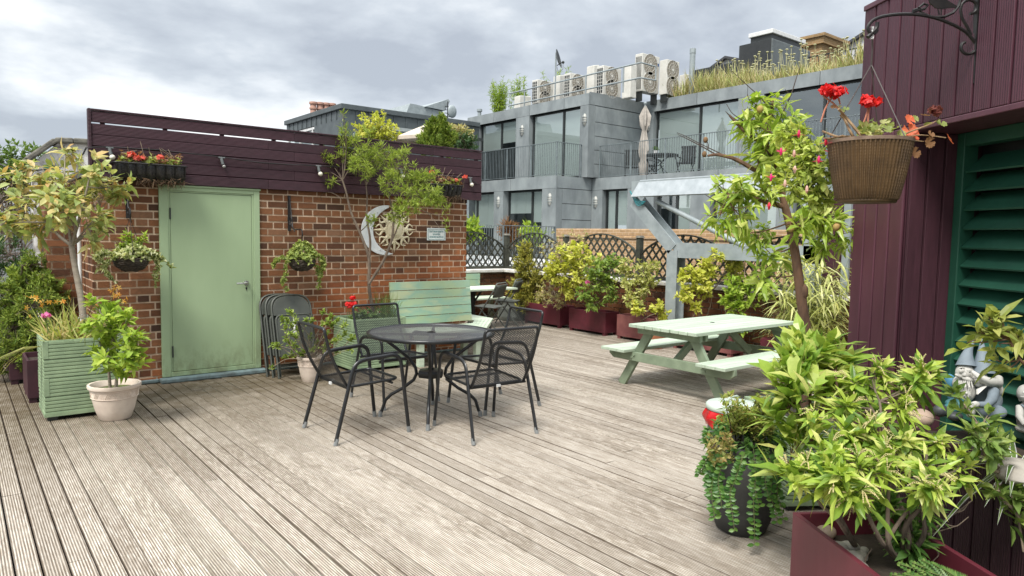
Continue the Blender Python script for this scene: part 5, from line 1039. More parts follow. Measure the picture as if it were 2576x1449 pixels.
TA, TC = gy(*k1(1085, 690), PY - .2), gy(*k1(1780, 742), PY - .2); trough('long wire trough basket with red geraniums above the green door', TA, TC, TA[2] * .5 + TC[2] * .5)
UA, UC = gy(*k3(1440, 628), PY - .2), gy(*k3(1690, 640), PY - .2); trough('short wire trough basket with geraniums at the parapet end', UA, UC, UA[2] * .5 + UC[2] * .5)
# ================================================================== PLANTS
M['bark'] = plain('grey_brown_bark', (.17, .13, .095), (.085, .062, .044), 14, .9, bump=.9, bscale=50, stretch=(2, 2, .5)); M['bark_r'] = plain('ruddy_bark', (.19, .105, .06), (.09, .052, .033), 12, .85, bump=.9, bscale=40, stretch=(2, 2, .5)); M['twig'] = plain('pale_twig', (.30, .24, .165), (.17, .13, .09), 20, .9, bump=.4); M['bark_g'] = plain('smooth_grey_bark', (.30, .26, .20), (.19, .16, .125), 18, .8, bump=.3, stretch=(.6, .6, 2.5)); M['twig_d'] = plain('dark_twig', (.07, .045, .032), (.04, .027, .02), 20, .8, bump=.3); M['greenstem'] = plain('green_stem', (.17, .20, .06), (.10, .13, .04), 12, .7, bump=.1)
def perp(rng, a):
    v = rng.normal(size=(len(a), 3)); v -= a * np.sum(v * a, 1, keepdims=True); return v / np.maximum(np.linalg.norm(v, axis=1, keepdims=True), 1e-9)
def whorls(mb, rng, tips, axes, n=10, L=.06, W=.02, kind=1, spread=(.35, 1.35), tl=.03, fold=.3, curl=.25, jit=.27, droop=0., up=.5):
    tips = np.asarray(tips).reshape(-1, 3); axes = np.asarray(axes).reshape(-1, 3)
    if len(tips) == 0: return
    P = np.repeat(tips, n, 0); A = np.repeat(axes, n, 0); A = A / np.maximum(np.linalg.norm(A, axis=1, keepdims=True), 1e-9); k = len(P); f = rng.random(k)
    th = spread[0] + (spread[1] - spread[0]) * f + rng.normal(size=k) * .12; D = A * np.cos(th)[:, None] + perp(rng, A) * np.sin(th)[:, None]; D[:, 2] -= droop
    P = P - A * (tl * f)[:, None] + rng.normal(size=(k, 3)) * tl * .12
    U = A + np.array([0, 0, up]) + rng.normal(size=(k, 3)) * .25
    mb.leaves(P, D, U, L * (1 + jit * rng.normal(size=k)).clip(.45, 1.6) * (1.05 - .3 * (1 - f)), W * (1 + jit * rng.normal(size=k)).clip(.5, 1.5), kind, fold, curl + rng.normal(size=k) * .22)
def grow(rng, starts, lobes, stem, r0=.008, rt=.0018, twigs=True, inner=.25, flat=.0):
    """starts: points a branch may leave from; lobes: (centre, radii, tips); returns tip points and axes"""
    S = np.array(starts, float).reshape(-1, 3); T_, A_ = [], []
    for (c, r, n) in lobes:
        c = np.array(c, float); r = np.full(3, r) if np.isscalar(r) else np.array(r, float); s = S[np.argmin(np.sum((S - c) ** 2, 1) + 2.5 * np.maximum(S[:, 2] - c[2], 0) ** 2)]
        mid = s * .45 + c * .55 + rng.normal(size=3) * np.linalg.norm(c - s) * .07; mid[2] -= .04 * np.linalg.norm(c - s)
        ts = np.linspace(0, 1, 6)[:, None]; br = (1 - ts) ** 2 * s + 2 * ts * (1 - ts) * mid + ts ** 2 * c
        stem.tube(br, [r0, r0 * .75, r0 * .45], 6, False)
        v = rng.normal(size=(n, 3)); v /= np.linalg.norm(v, axis=1, keepdims=True); rad = (inner + (1 - inner) * rng.random(n) ** .5)[:, None]; tp = c + v * rad * r
        tp[:, 2] -= flat * np.sum(((tp - c)[:, :2] / r[:2]) ** 2, 1) * r[2]
        ax = v * .7 + np.array([0, 0, .55]) + rng.normal(size=(n, 3)) * .18; T_.append(tp); A_.append(ax / np.linalg.norm(ax, axis=1, keepdims=True))
        if twigs:
            for i in range(n):
                q = br[rng.integers(2, 6)]; m_ = (q + tp[i]) / 2 + rng.normal(size=3) * .1 * np.linalg.norm(tp[i] - q) - (0, 0, .05 * np.linalg.norm(tp[i] - q)); stem.tube([q, m_, tp[i]], [r0 * .42, rt], 4, False)
    return np.concatenate(T_), np.concatenate(A_)
def flower(mb, rng, p, ax, r, n=5, w=.7, cup=.5):
    A = np.tile(nrm(ax), (n, 1)); base = perp(rng, A[:1])[0]; b2 = np.cross(A[0], base); an = np.arange(n) * 2 * PI / n + rng.random() * .5
    R = np.cos(an)[:, None] * base + np.sin(an)[:, None] * b2; mb.leaves(np.tile(p, (n, 1)), R + A * cup, A, r, r * w, 2 if r > .02 else 1, -.3, .35)
def head(mb, rng, p, r, n=14, fr=.022):
    for k in range(n):
        v = rng.normal(size=3); v[2] = abs(v[2]) * .8; v = nrm(v); flower(mb, rng, np.array(p) + v * r * rng.uniform(.35, 1.15), nrm(v + rng.normal(size=3) * .4), fr * rng.uniform(.7, 1.15), 5, .8, .5)
def start(name, label, cat, base, group=None):
    t = thing(name, label, cat, base, group=group); return t, np.array(base, float)
G = {}
G['photinia'] = leafm('yellowing_leaf', (.19, .25, .07), (.30, .36, .12), (.40, .43, .18), (.54, .47, .20), (.48, .29, .12), rough=.35); G['lime'] = leafm('lime_leaf', (.19, .29, .035), (.30, .42, .055), (.42, .50, .09)); G['yellow'] = leafm('golden_leaf', (.36, .40, .05), (.50, .52, .09), (.62, .58, .17)); G['mid'] = leafm('mid_green_leaf', (.07, .13, .03), (.13, .21, .05), (.20, .27, .08), rough=.35); G['dark'] = leafm('dark_green_leaf', (.03, .07, .025), (.055, .11, .04), (.09, .15, .055), rough=.3)
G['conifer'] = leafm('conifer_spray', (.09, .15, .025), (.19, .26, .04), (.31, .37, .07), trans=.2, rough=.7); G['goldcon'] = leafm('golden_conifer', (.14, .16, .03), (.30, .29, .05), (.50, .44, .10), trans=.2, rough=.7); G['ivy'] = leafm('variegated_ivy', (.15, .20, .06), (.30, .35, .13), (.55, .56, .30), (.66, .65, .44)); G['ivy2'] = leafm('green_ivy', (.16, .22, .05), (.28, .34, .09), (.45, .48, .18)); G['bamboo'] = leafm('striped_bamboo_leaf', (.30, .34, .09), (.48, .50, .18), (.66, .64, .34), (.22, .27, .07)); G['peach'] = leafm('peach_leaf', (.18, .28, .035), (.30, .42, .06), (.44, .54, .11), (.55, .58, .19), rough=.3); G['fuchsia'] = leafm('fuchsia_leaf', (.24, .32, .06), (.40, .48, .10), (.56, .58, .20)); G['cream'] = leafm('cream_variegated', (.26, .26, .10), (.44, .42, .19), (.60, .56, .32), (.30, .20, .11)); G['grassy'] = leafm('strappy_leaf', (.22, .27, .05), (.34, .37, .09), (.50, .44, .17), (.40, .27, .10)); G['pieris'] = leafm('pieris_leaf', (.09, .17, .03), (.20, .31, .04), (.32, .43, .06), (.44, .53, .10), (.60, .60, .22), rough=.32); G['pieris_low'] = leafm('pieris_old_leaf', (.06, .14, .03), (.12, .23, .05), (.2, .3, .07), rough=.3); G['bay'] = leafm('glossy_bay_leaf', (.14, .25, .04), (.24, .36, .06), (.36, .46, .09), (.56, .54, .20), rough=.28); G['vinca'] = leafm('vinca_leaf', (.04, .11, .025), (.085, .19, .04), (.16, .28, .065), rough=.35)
G['red'] = leafm('red_petal', (.55, .015, .015), (.75, .03, .025), (.62, .02, .03)); G['coral'] = leafm('coral_petal', (.75, .10, .08), (.8, .18, .12)); G['orange'] = leafm('orange_petal', (.75, .25, .03), (.8, .4, .08), (.8, .5, .15)); G['pink'] = leafm('pink_petal', (.75, .10, .35), (.8, .3, .5)); G['white_p'] = leafm('white_petal', (.78, .78, .74), (.7, .72, .66)); G['brown'] = leafm('dried_leaf', (.20, .10, .05), (.30, .17, .09), (.16, .08, .045)); G['ger_red'] = leafm('reddened_leaf', (.75, .12, .06), (.8, .22, .11), (.65, .08, .05), rough=.5)
# ---- leafy tree in the tall sage planter
rg = np.random.default_rng(11); D0 = 5.95
tr = [gd(210, 800, 5.85), gd(203, 745, 5.85), gd(190, 680, 5.85), gd(180, 618, 5.85)]; t, o = start('leafy_tree', 'small standard tree with yellow and orange tinted leaves in the tall sage planter', 'tree', tr[0] * (1, 1, 0) + (0, 0, .62)); st = MB(o)
st.tube(tr, [.026, .022], 10); heads = [tr[-1]]
for q in ((120, 560), (200, 540), (255, 545), (160, 480), (220, 470)): e_ = gd(*q, 5.85 + rg.normal() * .15); st.tube([tr[-1], (tr[-1] + e_) / 2 + (0, 0, -.02), e_], [.015, .009], 6, False); heads.append(e_)
lob = [(gd(x, y, 5.85 + dz), r / 1761 * 5.85, n) for x, y, r, n, dz in ((60, 470, 62, 11, 0), (110, 430, 56, 9, .1), (60, 540, 55, 10, .1), (130, 500, 72, 18, -.15), (190, 465, 64, 12, .2), (180, 530, 66, 14, -.2), (245, 500, 60, 14, .1), (285, 470, 46, 9, .1), (230, 560, 50, 8, -.1), (110, 575, 46, 8, 0), (20, 560, 40, 6, 0), (165, 375, 30, 3, .1), (235, 415, 40, 6, 0))]
tp, ax = grow(rg, heads, lob, st, .008); lf = MB(o); whorls(lf, rg, tp, ax, 8, .105, .044, 2, (.3, 1.5), .08, .25, .35, .25, .1)
st.build('trunk', M['bark_g'], t, True); lf.build('crown', G['photinia'], t)
# ---- strappy crocosmia in the planter
base = np.array([.84, 7.08, .62]); t, o = start('crocosmia', 'strappy orange flowered crocosmia filling the tall sage planter', 'plant', base); lf = MB(o); n = 180
P = np.stack([rg.uniform(.60, 1.12, n), rg.uniform(6.92, 7.3, n), np.full(n, .62)], 1); D = np.stack([rg.normal(size=n) * .55 - .12, rg.normal(size=n) * .35 - .1, np.ones(n)], 1); lf.leaves(P, D, D * 0 + rg.normal(size=(n, 3)) * (.4, .4, .1) + (0, -.6, .5), rg.uniform(.16, .37, n), .013, 3, 0, .5)
lf.leaves([(.57, 7., .62)] * 8, [(-1, -.2 + .1 * i, .35 - .05 * i) for i in range(8)], (0, 0, 1), .36, .015, 3, 0, .8); lf.build('foliage', G['grassy'], t)
st = MB(o); fo = MB(o)
for (x, y) in ((80, 745), (105, 755), (72, 780), (130, 760), (285, 748), (300, 742), (292, 725), (310, 765), (170, 752), (235, 762)):
    e_ = gd(x, y, 5.9); b0 = np.array([e_[0] * .6 + .84 * .4, 7.1, .66]); st.tube([b0, (b0 + e_) / 2 + (0, 0, .05), e_], .003, 4, False)
    for k in range(3): flower(fo, rg, e_ + rg.normal(size=3) * .02, nrm(rg.normal(size=3) + (0, -.6, .3)), .027, 5, .35, .5)
st.build('stems', M['greenstem'], t); fo.build('flowers', G['orange'], t)
for nm, lab, q, mt in (('bedding_flower', 'pink bedding flower low in the tall sage planter', (118, 795), 'pink'), ('bedding_flower', 'white bedding flowers in the tall sage planter by the trunk foot', (212, 798), 'white_p')):
    e_ = gd(*q, 5.86); t, o = start(nm, lab, 'flower', (e_[0], e_[1], .63), 'bedding flowers in the tall sage planter'); fo = MB(o); head(fo, rg, e_, .035, 12, .024); fo.build('petals', G[mt], t); st = MB(o); st.tube([(e_[0], e_[1], .63), e_], .003, 4, False); lf = MB(o); lf.leaves([e_ - (0, 0, .06)] * 8, rg.normal(size=(8, 3)), (0, 0, 1), .04, .018, 1); st.build('stem', M['greenstem'], t); lf.build('foliage', G['mid'], t)
# ---- sapling in the pale clay pot
base = np.array([1.045, 6.70, .25]); t, o = start('leafy_sapling', 'bright green leafy sapling in the large pale clay pot', 'plant', base); st = MB(o); DS = 5.66
s1 = [base + (.01, 0, 0), base + (.02, 0, .12), gd(262, 880, DS)]; s2 = [base + (-.03, .02, 0), base + (-.035, .02, .14), gd(283, 850, DS)]; st.tube(s1, [.016, .009], 8, False); st.tube(s2, [.014, .009], 8, False); kn = [gd(300, 920, DS), gd(250, 860, DS), gd(335, 900, DS), gd(285, 830, DS)]
for k in kn: st.tube([base + (0, 0, .13), (base + (0, 0, .13) + k) / 2 + (.0, 0, -.02), k], [.009, .006], 6, False)
lob = [(gd(x, y, DS + dz), r / 1761 * DS, n) for x, y, r, n, dz in ((250, 775, 38, 9, 0), (300, 790, 40, 9, .1), (255, 820, 36, 8, -.05), (315, 830, 40, 9, 0), (340, 865, 34, 8, .05), (270, 895, 40, 9, -.05), (310, 910, 42, 9, 0), (345, 905, 26, 5, 0), (255, 880, 25, 5, 0), (290, 860, 36, 7, .05))]
tp, ax = grow(rg, kn + [s1[-1], s2[-1]], lob, st, .006); lf = MB(o); whorls(lf, rg, tp, ax, 10, .088, .036, 2, (.3, 1.3), .05, .25, .3); st.build('stems', M['bark_g'], t, True); lf.build('foliage', G['lime'], t)
# ---- conifers on the left
def conifer(label, base, lobes, mat, L=.055, W=.016, n=26, name='conifer', stemr=.02, rgk=1):
    rr = np.random.default_rng(rgk); t, o = start(name, label, 'shrub', base); st = MB(o); top = max(c[2] for c, _, _ in lobes); ct = np.mean([c for c, _, _ in lobes], 0); tr_ = [np.array(base), np.array([ct[0] * .6 + base[0] * .4, ct[1] * .6 + base[1] * .4, (base[2] + top) / 2]), np.array([ct[0], ct[1], top])]; st.tube(tr_, [stemr, stemr * .4], 8); tp, ax = grow(rr, np.linspace(tr_[0], tr_[2], 6), lobes, st, stemr * .4); lf = MB(o); whorls(lf, rr, tp, ax, n, L, W, 1, (.15, 1.1), L * 1.3, .2, .2, .3); st.build('trunk', M['bark'], t, True); lf.build('crown', mat, t); return t
DL = 7.3
conifer('dense yellow green conifer at the left edge behind the maroon boxes', gz(25, 935, 0) * (1, 1, 0) + (0, .3, 0), [(gd(x, y, DL + dz), r / 1761 * DL, int(n * 2.6)) for x, y, r, n, dz in ((85, 665, 38, 22, .2), (60, 715, 55, 34, .1), (115, 720, 42, 26, .1), (20, 750, 60, 34, 0), (90, 770, 60, 38, -.1), (140, 750, 34, 18, .2), (30, 830, 65, 40, -.1), (95, 840, 55, 32, -.1), (10, 890, 50, 24, 0), (60, 880, 45, 24, -.1), (-40, 800, 80, 40, .1))], G['conifer'], .05, .012, 26, rgk=2)
conifer('dark feathery shrub behind the left conifer', gz(-30, 900, 0) * (1, 1, 0), [(gd(x, y, 8.6), r / 1761 * 8.6, n) for x, y, r, n in ((10, 640, 60, 30), (-40, 700, 70, 30), (45, 680, 36, 16), (150, 735, 30, 12))], G['dark'], .07, .02, 20, 'shrub', rgk=3)
# white flowered bush beyond
t, o = start('flowering_bush', 'russet bush with tiny white flowers beyond the dark fence', 'shrub', (.0, 10.9, 0)); st = MB(o); lob = [(gd(x, y, 10.6 + dz), r / 1761 * 10.6, n) for x, y, r, n, dz in ((25, 470, 45, 40, 0), (60, 520, 50, 46, .1), (10, 550, 55, 46, .1), (70, 440, 36, 26, .3), (40, 580, 50, 36, .1), (100, 570, 45, 30, .2), (-40, 500, 70, 50, .2))]; tp, ax = grow(rg, [(.0, 10.9, .9), (.0, 10.9, .4)], lob, st, .012); lf = MB(o); whorls(lf, rg, tp, ax, 12, .05, .022, 1, (.3, 1.4), .1); fo = MB(o)
sel = rg.choice(len(tp), 90, False); whorls(fo, rg, tp[sel] + ax[sel] * .05, ax[sel], 7, .03, .022, 1, (.5, 1.5), .02); st.build('stems', M['bark'], t); lf.build('foliage', leafm('russet_leaf', (.09, .10, .035), (.17, .15, .06), (.26, .15, .08), (.2, .22, .08)), t); fo.build('flowers', G['white_p'], t)
t, o = start('shrub', 'green leafy shrub under the white gable coping', 'shrub', (.7, 13.2, 0)); st = MB(o); tp, ax = grow(rg, [(.7, 13.2, 1.2)], [(gy(x, y, 13.2), .36, 34) for x, y in ((20, 415), (55, 405), (90, 425), (40, 440), (-20, 430))], st, .012); lf = MB(o); whorls(lf, rg, tp, ax, 12, .09, .04, 1, (.3, 1.4), .1); st.build('stems', M['bark'], t); lf.build('foliage', G['mid'], t)
# ---- hanging ivy
def ivy(label, c, r, trails, mat, flowers=None, seed=1, mound=.09):
    rr = np.random.default_rng(seed); t, o = start('ivy', label, 'plant', c, 'plants in the wicker hanging baskets'); st = MB(o); lf = MB(o); n = 190
    a = rr.random(n) * 2 * PI; q = np.sqrt(rr.random(n)) * r * 1.1; P = np.stack([c[0] + np.cos(a) * q, c[1] + np.sin(a) * q, c[2] + .01 + (1 - (q / r) ** 2).clip(-.3, 1) * mound + rr.random(n) * .06], 1); Dd = np.stack([np.cos(a), np.sin(a), .5 + rr.random(n) * .8], 1); whorls(lf, rr, P, Dd, 5, .038, .034, 1, (.4, 1.5), .02)
    for tr_ in trails:
        pts = [np.array(c) + (0, 0, .02)] + [np.array(p) for p in tr_]; Q = rpath(pts, .08, 5); st.tube(Q, .0022, 4, False); Q = np.array(Q); m_ = 44; f = rr.random(m_) * (len(Q) - 1.01); i = f.astype(int); X = Q[i] + (Q[i + 1] - Q[i]) * (f - i)[:, None]; whorls(lf, rr, X, rr.normal(size=(m_, 3)) + (0, -.5, 0), 3, .036, .032, 1, (.3, 1.5), .02)
    st.build('stems', M['greenstem'], t); lf.build('foliage', mat, t)
    if flowers: flowers(t, o, rr)
    return t
def vol(x, y, f=k2, Y=7.66): return gy(*f(x, y), Y)
def shoots(t, o, rr):
    st = MB(o); lf = MB(o)
    for (x, y) in ((880, 60), (930, 30), (960, 90), (1000, 60), (840, 110), (1040, 40), (900, 10)):
        e_ = vol(x, y, k2, 7.74); st.tube([c1_, (c1_ + e_) / 2 + (.01, 0, 0), e_], .003, 4, False); f = rr.random(26); X = c1_ + (e_ - c1_) * (.3 + .7 * f)[:, None]; whorls(lf, rr, X, np.tile((0, -.3, .8), (26, 1)), 2, .055, .02, 1, (.5, 1.4), .02)
    st.build('shoots', M['greenstem'], t); lf.build('shoot_leaves', G['lime'], t)
ivy('leafy trailing ivy and shoots in the basket left of the door', c1_, .165, [[vol(760, 170), vol(700, 240), vol(770, 330), vol(840, 390)], [vol(720, 160), vol(680, 200), vol(710, 300)], [vol(1080, 150), vol(1130, 230), vol(1110, 330), vol(1115, 425)], [vol(1100, 170), vol(1170, 230), vol(1225, 270)], [vol(1060, 140), vol(1100, 200), vol(1140, 290)], [vol(800, 200), vol(740, 280), vol(790, 370)]], G['ivy'], shoots, 5)
ivy('cream variegated ivy mound in the basket right of the door', c2_, .16, [[vol(330, 1230, k3), vol(350, 1300, k3), vol(300, 1370, k3), vol(350, 1440, k3)], [vol(300, 1190, k3), vol(250, 1220, k3), vol(245, 1260, k3)], [vol(590, 1170, k3), vol(620, 1260, k3), vol(600, 1340, k3), vol(580, 1430, k3)], [vol(600, 1160, k3), vol(640, 1230, k3), vol(610, 1300, k3)], [vol(560, 1230, k3), vol(600, 1310, k3), vol(590, 1400, k3)]], G['ivy2'], None, 6, .15)
# ---- trough plants
def trough_plant(label, x0, x1, zt, heads_, seed):
    rr = np.random.default_rng(seed); ym = PY - .11; t, o = start('geranium', label, 'flower', ((x0 + x1) / 2, ym, zt - .02), 'geraniums in the parapet troughs'); lf = MB(o); st = MB(o); n = 46; P = np.stack([rr.uniform(x0, x1, n), rr.uniform(ym - .08, ym + .06, n), zt + rr.random(n) * .08], 1); whorls(lf, rr, P, np.tile((0, -.3, .9), (n, 1)), 5, .045, .04, 1, (.5, 1.5), .03)
    dr_ = MB(o); m_ = 60; P = np.stack([rr.uniform(x0, x1, m_), rr.uniform(ym - .08, ym + .06, m_), zt + rr.random(m_) * .11], 1); whorls(dr_, rr, P, rr.normal(size=(m_, 3)), 3, .04, .028, 1); fo = MB(o)
    for q in heads_: c = gy(*q, ym - .05); st.tube([(c[0] + .01, ym, zt - .02), c], .003, 4, False); head(fo, rr, c, .032, 14, .024)
    for k in range(9): p = np.array([rr.uniform(x0, x1), ym, zt]); st.tube([p, p + rr.normal(size=3) * (.03, .02, .02) + (0, 0, .09), p + rr.normal(size=3) * (.06, .02, .03) + (0, 0, .17)], .0025, 4, False)
    st.build('stems', M['twig'], t); lf.build('foliage', G['ivy2'], t); dr_.build('dried_leaves', G['brown'], t); fo.build('flowers', G['coral'], t)
trough_plant('half dried red geraniums in the long trough above the door', TA[0] + .05, TC[0] - .05, TA[2] * .5 + TC[2] * .5, [k1(1245, 635), k1(1310, 668), k1(1360, 668), k1(1530, 660)], 1); trough_plant('coral geraniums with bare stems in the short end trough', UA[0] + .05, UC[0], UA[2] * .5 + UC[2] * .5, [k3(1450, 540), k3(1635, 605), k3(1700, 578)], 2)
# ---- bottlebrush tree in the second planter
DB = 8.35; p_ = lambda x, y, d=0: gd(x / 1., y, DB + d)
def k3p(x, y, d=0): return gd(*k3(x, y), DB + d)
base = np.array([3.98, 7.62, .56]); t, o = start('bottlebrush_tree', 'open branched bottlebrush tree with narrow leaves in front of the moon ornament', 'tree', base); st = MB(o)
j0 = k3p(970, 1420); j1 = k3p(975, 1180); sA = [base, j0, j1, k3p(900, 990), k3p(830, 840), k3p(800, 690), k3p(770, 600)]; sB = [j1, k3p(985, 1050), k3p(950, 880), k3p(960, 740), k3p(950, 640)]; sC = [j0 + (0, 0, .05), k3p(1080, 1220), k3p(1150, 1050), k3p(1160, 900), k3p(1140, 780), k3p(1100, 640)]; sD = [k3p(1090, 1180), k3p(1190, 960), k3p(1230, 830), k3p(1290, 720)]
for s, r in ((sA, .021), (sB, .015), (sC, .018), (sD, .010)): st.tube(rpath(s, .1, 4), [r, r * .75, r * .5], 7, False)
starts = np.concatenate([np.array(s[3:]) for s in (sA, sB, sC, sD)]); lob = [(k3p(x, y, d), np.array([rr_, rr_ * 1.2, rr_]) * .5176 / 1.565 / 1761 * DB, int(n * 1.6) if n > 2 else n) for x, y, rr_, n, d in ((720, 430, 120, 13, .1), (640, 420, 75, 7, 0), (800, 320, 90, 8, .1), (900, 370, 110, 10, 0), (900, 480, 110, 11, -.2), (1010, 450, 110, 11, .1), (1100, 400, 110, 9, 0), (1220, 380, 70, 5, .1), (1200, 500, 120, 11, -.1), (1300, 580, 120, 13, 0), (1400, 560, 100, 10, .1), (1420, 690, 110, 11, -.1), (1300, 740, 110, 10, -.2), (1130, 620, 100, 8, -.2), (1200, 830, 100, 9, -.2), (1480, 720, 70, 6, 0), (980, 230, 60, 3, 0), (790, 200, 45, 3, 0), (770, 100, 25, 1, 0), (680, 600, 50, 3, 0), (590, 500, 30, 2, 0), (1540, 800, 60, 2, -.1), (980, 900, 40, 3, -.2))]
tp, ax = grow(rg, starts, lob, st, .006, .0015); lf = MB(o); whorls(lf, rg, tp, ax, 22, .075, .010, 1, (.25, 1.45), .055, .15, .1, .2); whorls(lf, rg, tp - ax * .07 + rg.normal(size=tp.shape) * .03, ax, 5, .06, .009, 1, (.4, 1.5), .05)
for q in ((1560, 910), (1560, 965)):
    e_ = k3p(*q, -.2); st.tube(rpath([k3p(1300, 790), k3p(1430, 850, -.1), k3p(1500, 950, -.2) if q[1] > 950 else k3p(1540, 880, -.2), e_], .1, 4), [.004, .002], 5, False); whorls(lf, rg, [e_], [(0, -.4, .5)], 18, .06, .009, 1, (.3, 1.4), .03)
st.tube(rpath([k3p(770, 740), k3p(690, 690), k3p(630, 690), k3p(600, 720), k3p(615, 755)], .05, 4), [.004, .002], 5, False)
st.build('trunk', M['bark'], t, True); lf.build('crown', leafm('bottlebrush_leaf', (.15, .21, .035), (.27, .35, .06), (.40, .46, .10)), t)
t, o = start('geranium', 'bright red geranium at the front of the ribbed planter under the bottlebrush', 'flower', (3.68, 7.45, .56)); st = MB(o); lf = MB(o); fo = MB(o); n = 46; P = np.stack([rg.uniform(3.58, 3.95, n), rg.uniform(7.37, 7.6, n), .58 + rg.random(n) * .14], 1); whorls(lf, rg, P, np.tile((0, -.3, .9), (n, 1)), 5, .05, .046, 1, (.5, 1.5), .02)
for q in (c4(755, 245), c4(722, 292), c4(760, 285), c4(735, 305)): c = gy(*q, 7.42); st.tube([(c[0], 7.5, .56), c], .003, 4, False); head(fo, rg, c, .03, 14, .024)
st.build('stems', M['greenstem'], t); lf.build('foliage', G['mid'], t); fo.build('flowers', G['red'], t)
t, o = start('ornamental_grass', 'fine upright grass in the ribbed planter beside the bench end', 'grass plant', (4.12, 7.6, .56)); lf = MB(o); n = 130; P = np.stack([rg.uniform(4.0, 4.2, n), rg.uniform(7.4, 7.75, n), np.full(n, .56)], 1); lf.leaves(P, np.stack([rg.normal(size=n) * .22 + .08, rg.normal(size=n) * .2, np.ones(n)], 1), rg.normal(size=(n, 3)), rg.uniform(.2, .4, n), .006, 3, 0, .15); lf.build('blades', G['mid'], t)
# ---- succulent shrub in pot by folded chairs
base = np.array([2.99, 7.2, .23]); t, o = start('succulent', 'sprawling succulent with rosettes in the small pale clay pot', 'plant', base); st = MB(o); lf = MB(o); DSu = 7.45
tips = []
for (x, y) in ((265, 330), (290, 350), (210, 385), (250, 400), (235, 450), (280, 440), (330, 470), (270, 500), (320, 520), (240, 530), (260, 560), (300, 590), (170, 590), (140, 590), (290, 660), (225, 690), (400, 400), (440, 400), (530, 330), (590, 370), (560, 410), (640, 400), (520, 430), (600, 430), (690, 440), (690, 510), (740, 530), (640, 540), (610, 560), (560, 500), (350, 660), (380, 650), (310, 400), (640, 640), (740, 620), (760, 540), (480, 560), (430, 520), (540, 590), (470, 620)):
    e_ = gd(*c4(x, y), DSu + rg.normal() * .07); s = base + rg.normal(size=3) * (.04, .04, 0); m_ = (s + e_) / 2 + rg.normal(size=3) * .05 + (0, 0, -.02); st.tube(rpath([s, m_, e_], .1, 4), [.005, .0025], 5, False); tips += [e_, e_ - nrm(e_ - m_) * .035]
st.tube(rpath([base, gd(*c4(320, 700), DSu - .1), gd(*c4(240, 700), DSu - .1), gd(*c4(140, 765), DSu - .1)], .06, 5), [.004, .003], 5, False); tips.append(gd(*c4(135, 765), DSu - .1)); tips = np.array(tips)
whorls(lf, rg, tips, nrm(tips[0] * 0 + (0, -.3, .8)) + rg.normal(size=tips.shape) * .3, 15, .045, .022, 2, (.2, 1.4), .03, .3, .1); st.build('stems', M['twig'], t); lf.build('foliage', leafm('succulent_leaf', (.13, .20, .04), (.25, .34, .07), (.40, .46, .12)), t)
# ---- back planters
conifer('golden conifer in the galvanised tub at the wall corner', (8.33, 10.35, .33), [(gd(x, y, 13.1 + dz), r / 1761 * 13.1, n) for x, y, r, n, dz in ((1322, 632, 24, 34, 0), (1318, 665, 32, 46, 0), (1330, 700, 36, 50, 0), (1312, 720, 36, 46, .1), (1345, 735, 30, 34, 0), (1305, 745, 28, 30, 0), (1325, 760, 30, 30, -.1))], G['goldcon'], .075, .02, 22, rgk=9)
def shrub(label, base, lobes, mat, n=9, L=.055, W=.035, D=11, kind=1, fl=None, name='shrub', group='shrubs in the red planters', stem='twig', r0=.007, seed=1, **kw):
    rr = np.random.default_rng(seed); t, o = start(name, label, 'shrub', base, group); st = MB(o); bs = np.array(base); lb = [(gd(x, y, D + dz), r / 1761 * D * 1.08, int(nn * 1.5)) for x, y, r, nn, dz in lobes]; ct = np.mean([c for c, _, _ in lb], 0); starts = []
    for k in range(4): e_ = bs * .45 + ct * .55 + rr.normal(size=3) * .1; s = bs + rr.normal(size=3) * (.06, .08, 0); st.tube([s, (s + e_) / 2 + rr.normal(size=3) * .03, e_], [r0 * 1.3, r0], 6, False); starts += [e_, (s + e_) / 2]
    tp, ax = grow(rr, starts, lb, st, r0); lf = MB(o); whorls(lf, rr, tp, ax, n, L, W, kind, (.3, 1.5), L, .25, .3, .25, **kw); st.build('stems', M[stem], t); lf.build('foliage', mat, t)
    if fl: fo = MB(o); [head(fo, rr, gd(x, y, D - .15), .035, 7, .03) for x, y in fl[1]]; fo.build('flowers', fl[0], t)
    return t
shrub('dusty cream variegated shrub in the first red planter', (8.42, 9.5, .33), [(1400, 620, 40, 16, 0), (1385, 665, 36, 14, 0), (1425, 640, 36, 14, .2), (1375, 720, 30, 14, -.1), (1395, 750, 30, 14, -.1), (1365, 745, 22, 8, 0), (1450, 600, 30, 10, .3)], G['cream'], 9, .05, .028, 12.2, seed=4)
shrub('bright yellow green shrub spreading over the first two planters', (8.42, 9.0, .33), [(1400, 655, 36, 16, 0), (1440, 640, 40, 20, 0), (1475, 655, 38, 18, 0), (1410, 700, 36, 16, 0), (1450, 690, 40, 20, -.1), (1385, 690, 24, 10, 0), (1430, 730, 22, 8, 0)], G['yellow'], 10, .075, .055, 11.7, seed=5)
shrub('green leaved shrub with a pink flower in the second red planter', (8.42, 8.3, .33), [(1500, 670, 34, 15, 0), (1530, 690, 36, 17, 0), (1545, 665, 28, 11, 0), (1505, 710, 30, 12, -.1), (1535, 735, 26, 10, 0), (1470, 735, 22, 8, 0), (1490, 760, 22, 10, 0)], leafm('shrub_green', (.11, .19, .04), (.22, .31, .06), (.34, .42, .1)), 9, .075, .052, 11.2, fl=(G['pink'], [(1478, 712)]), seed=6)
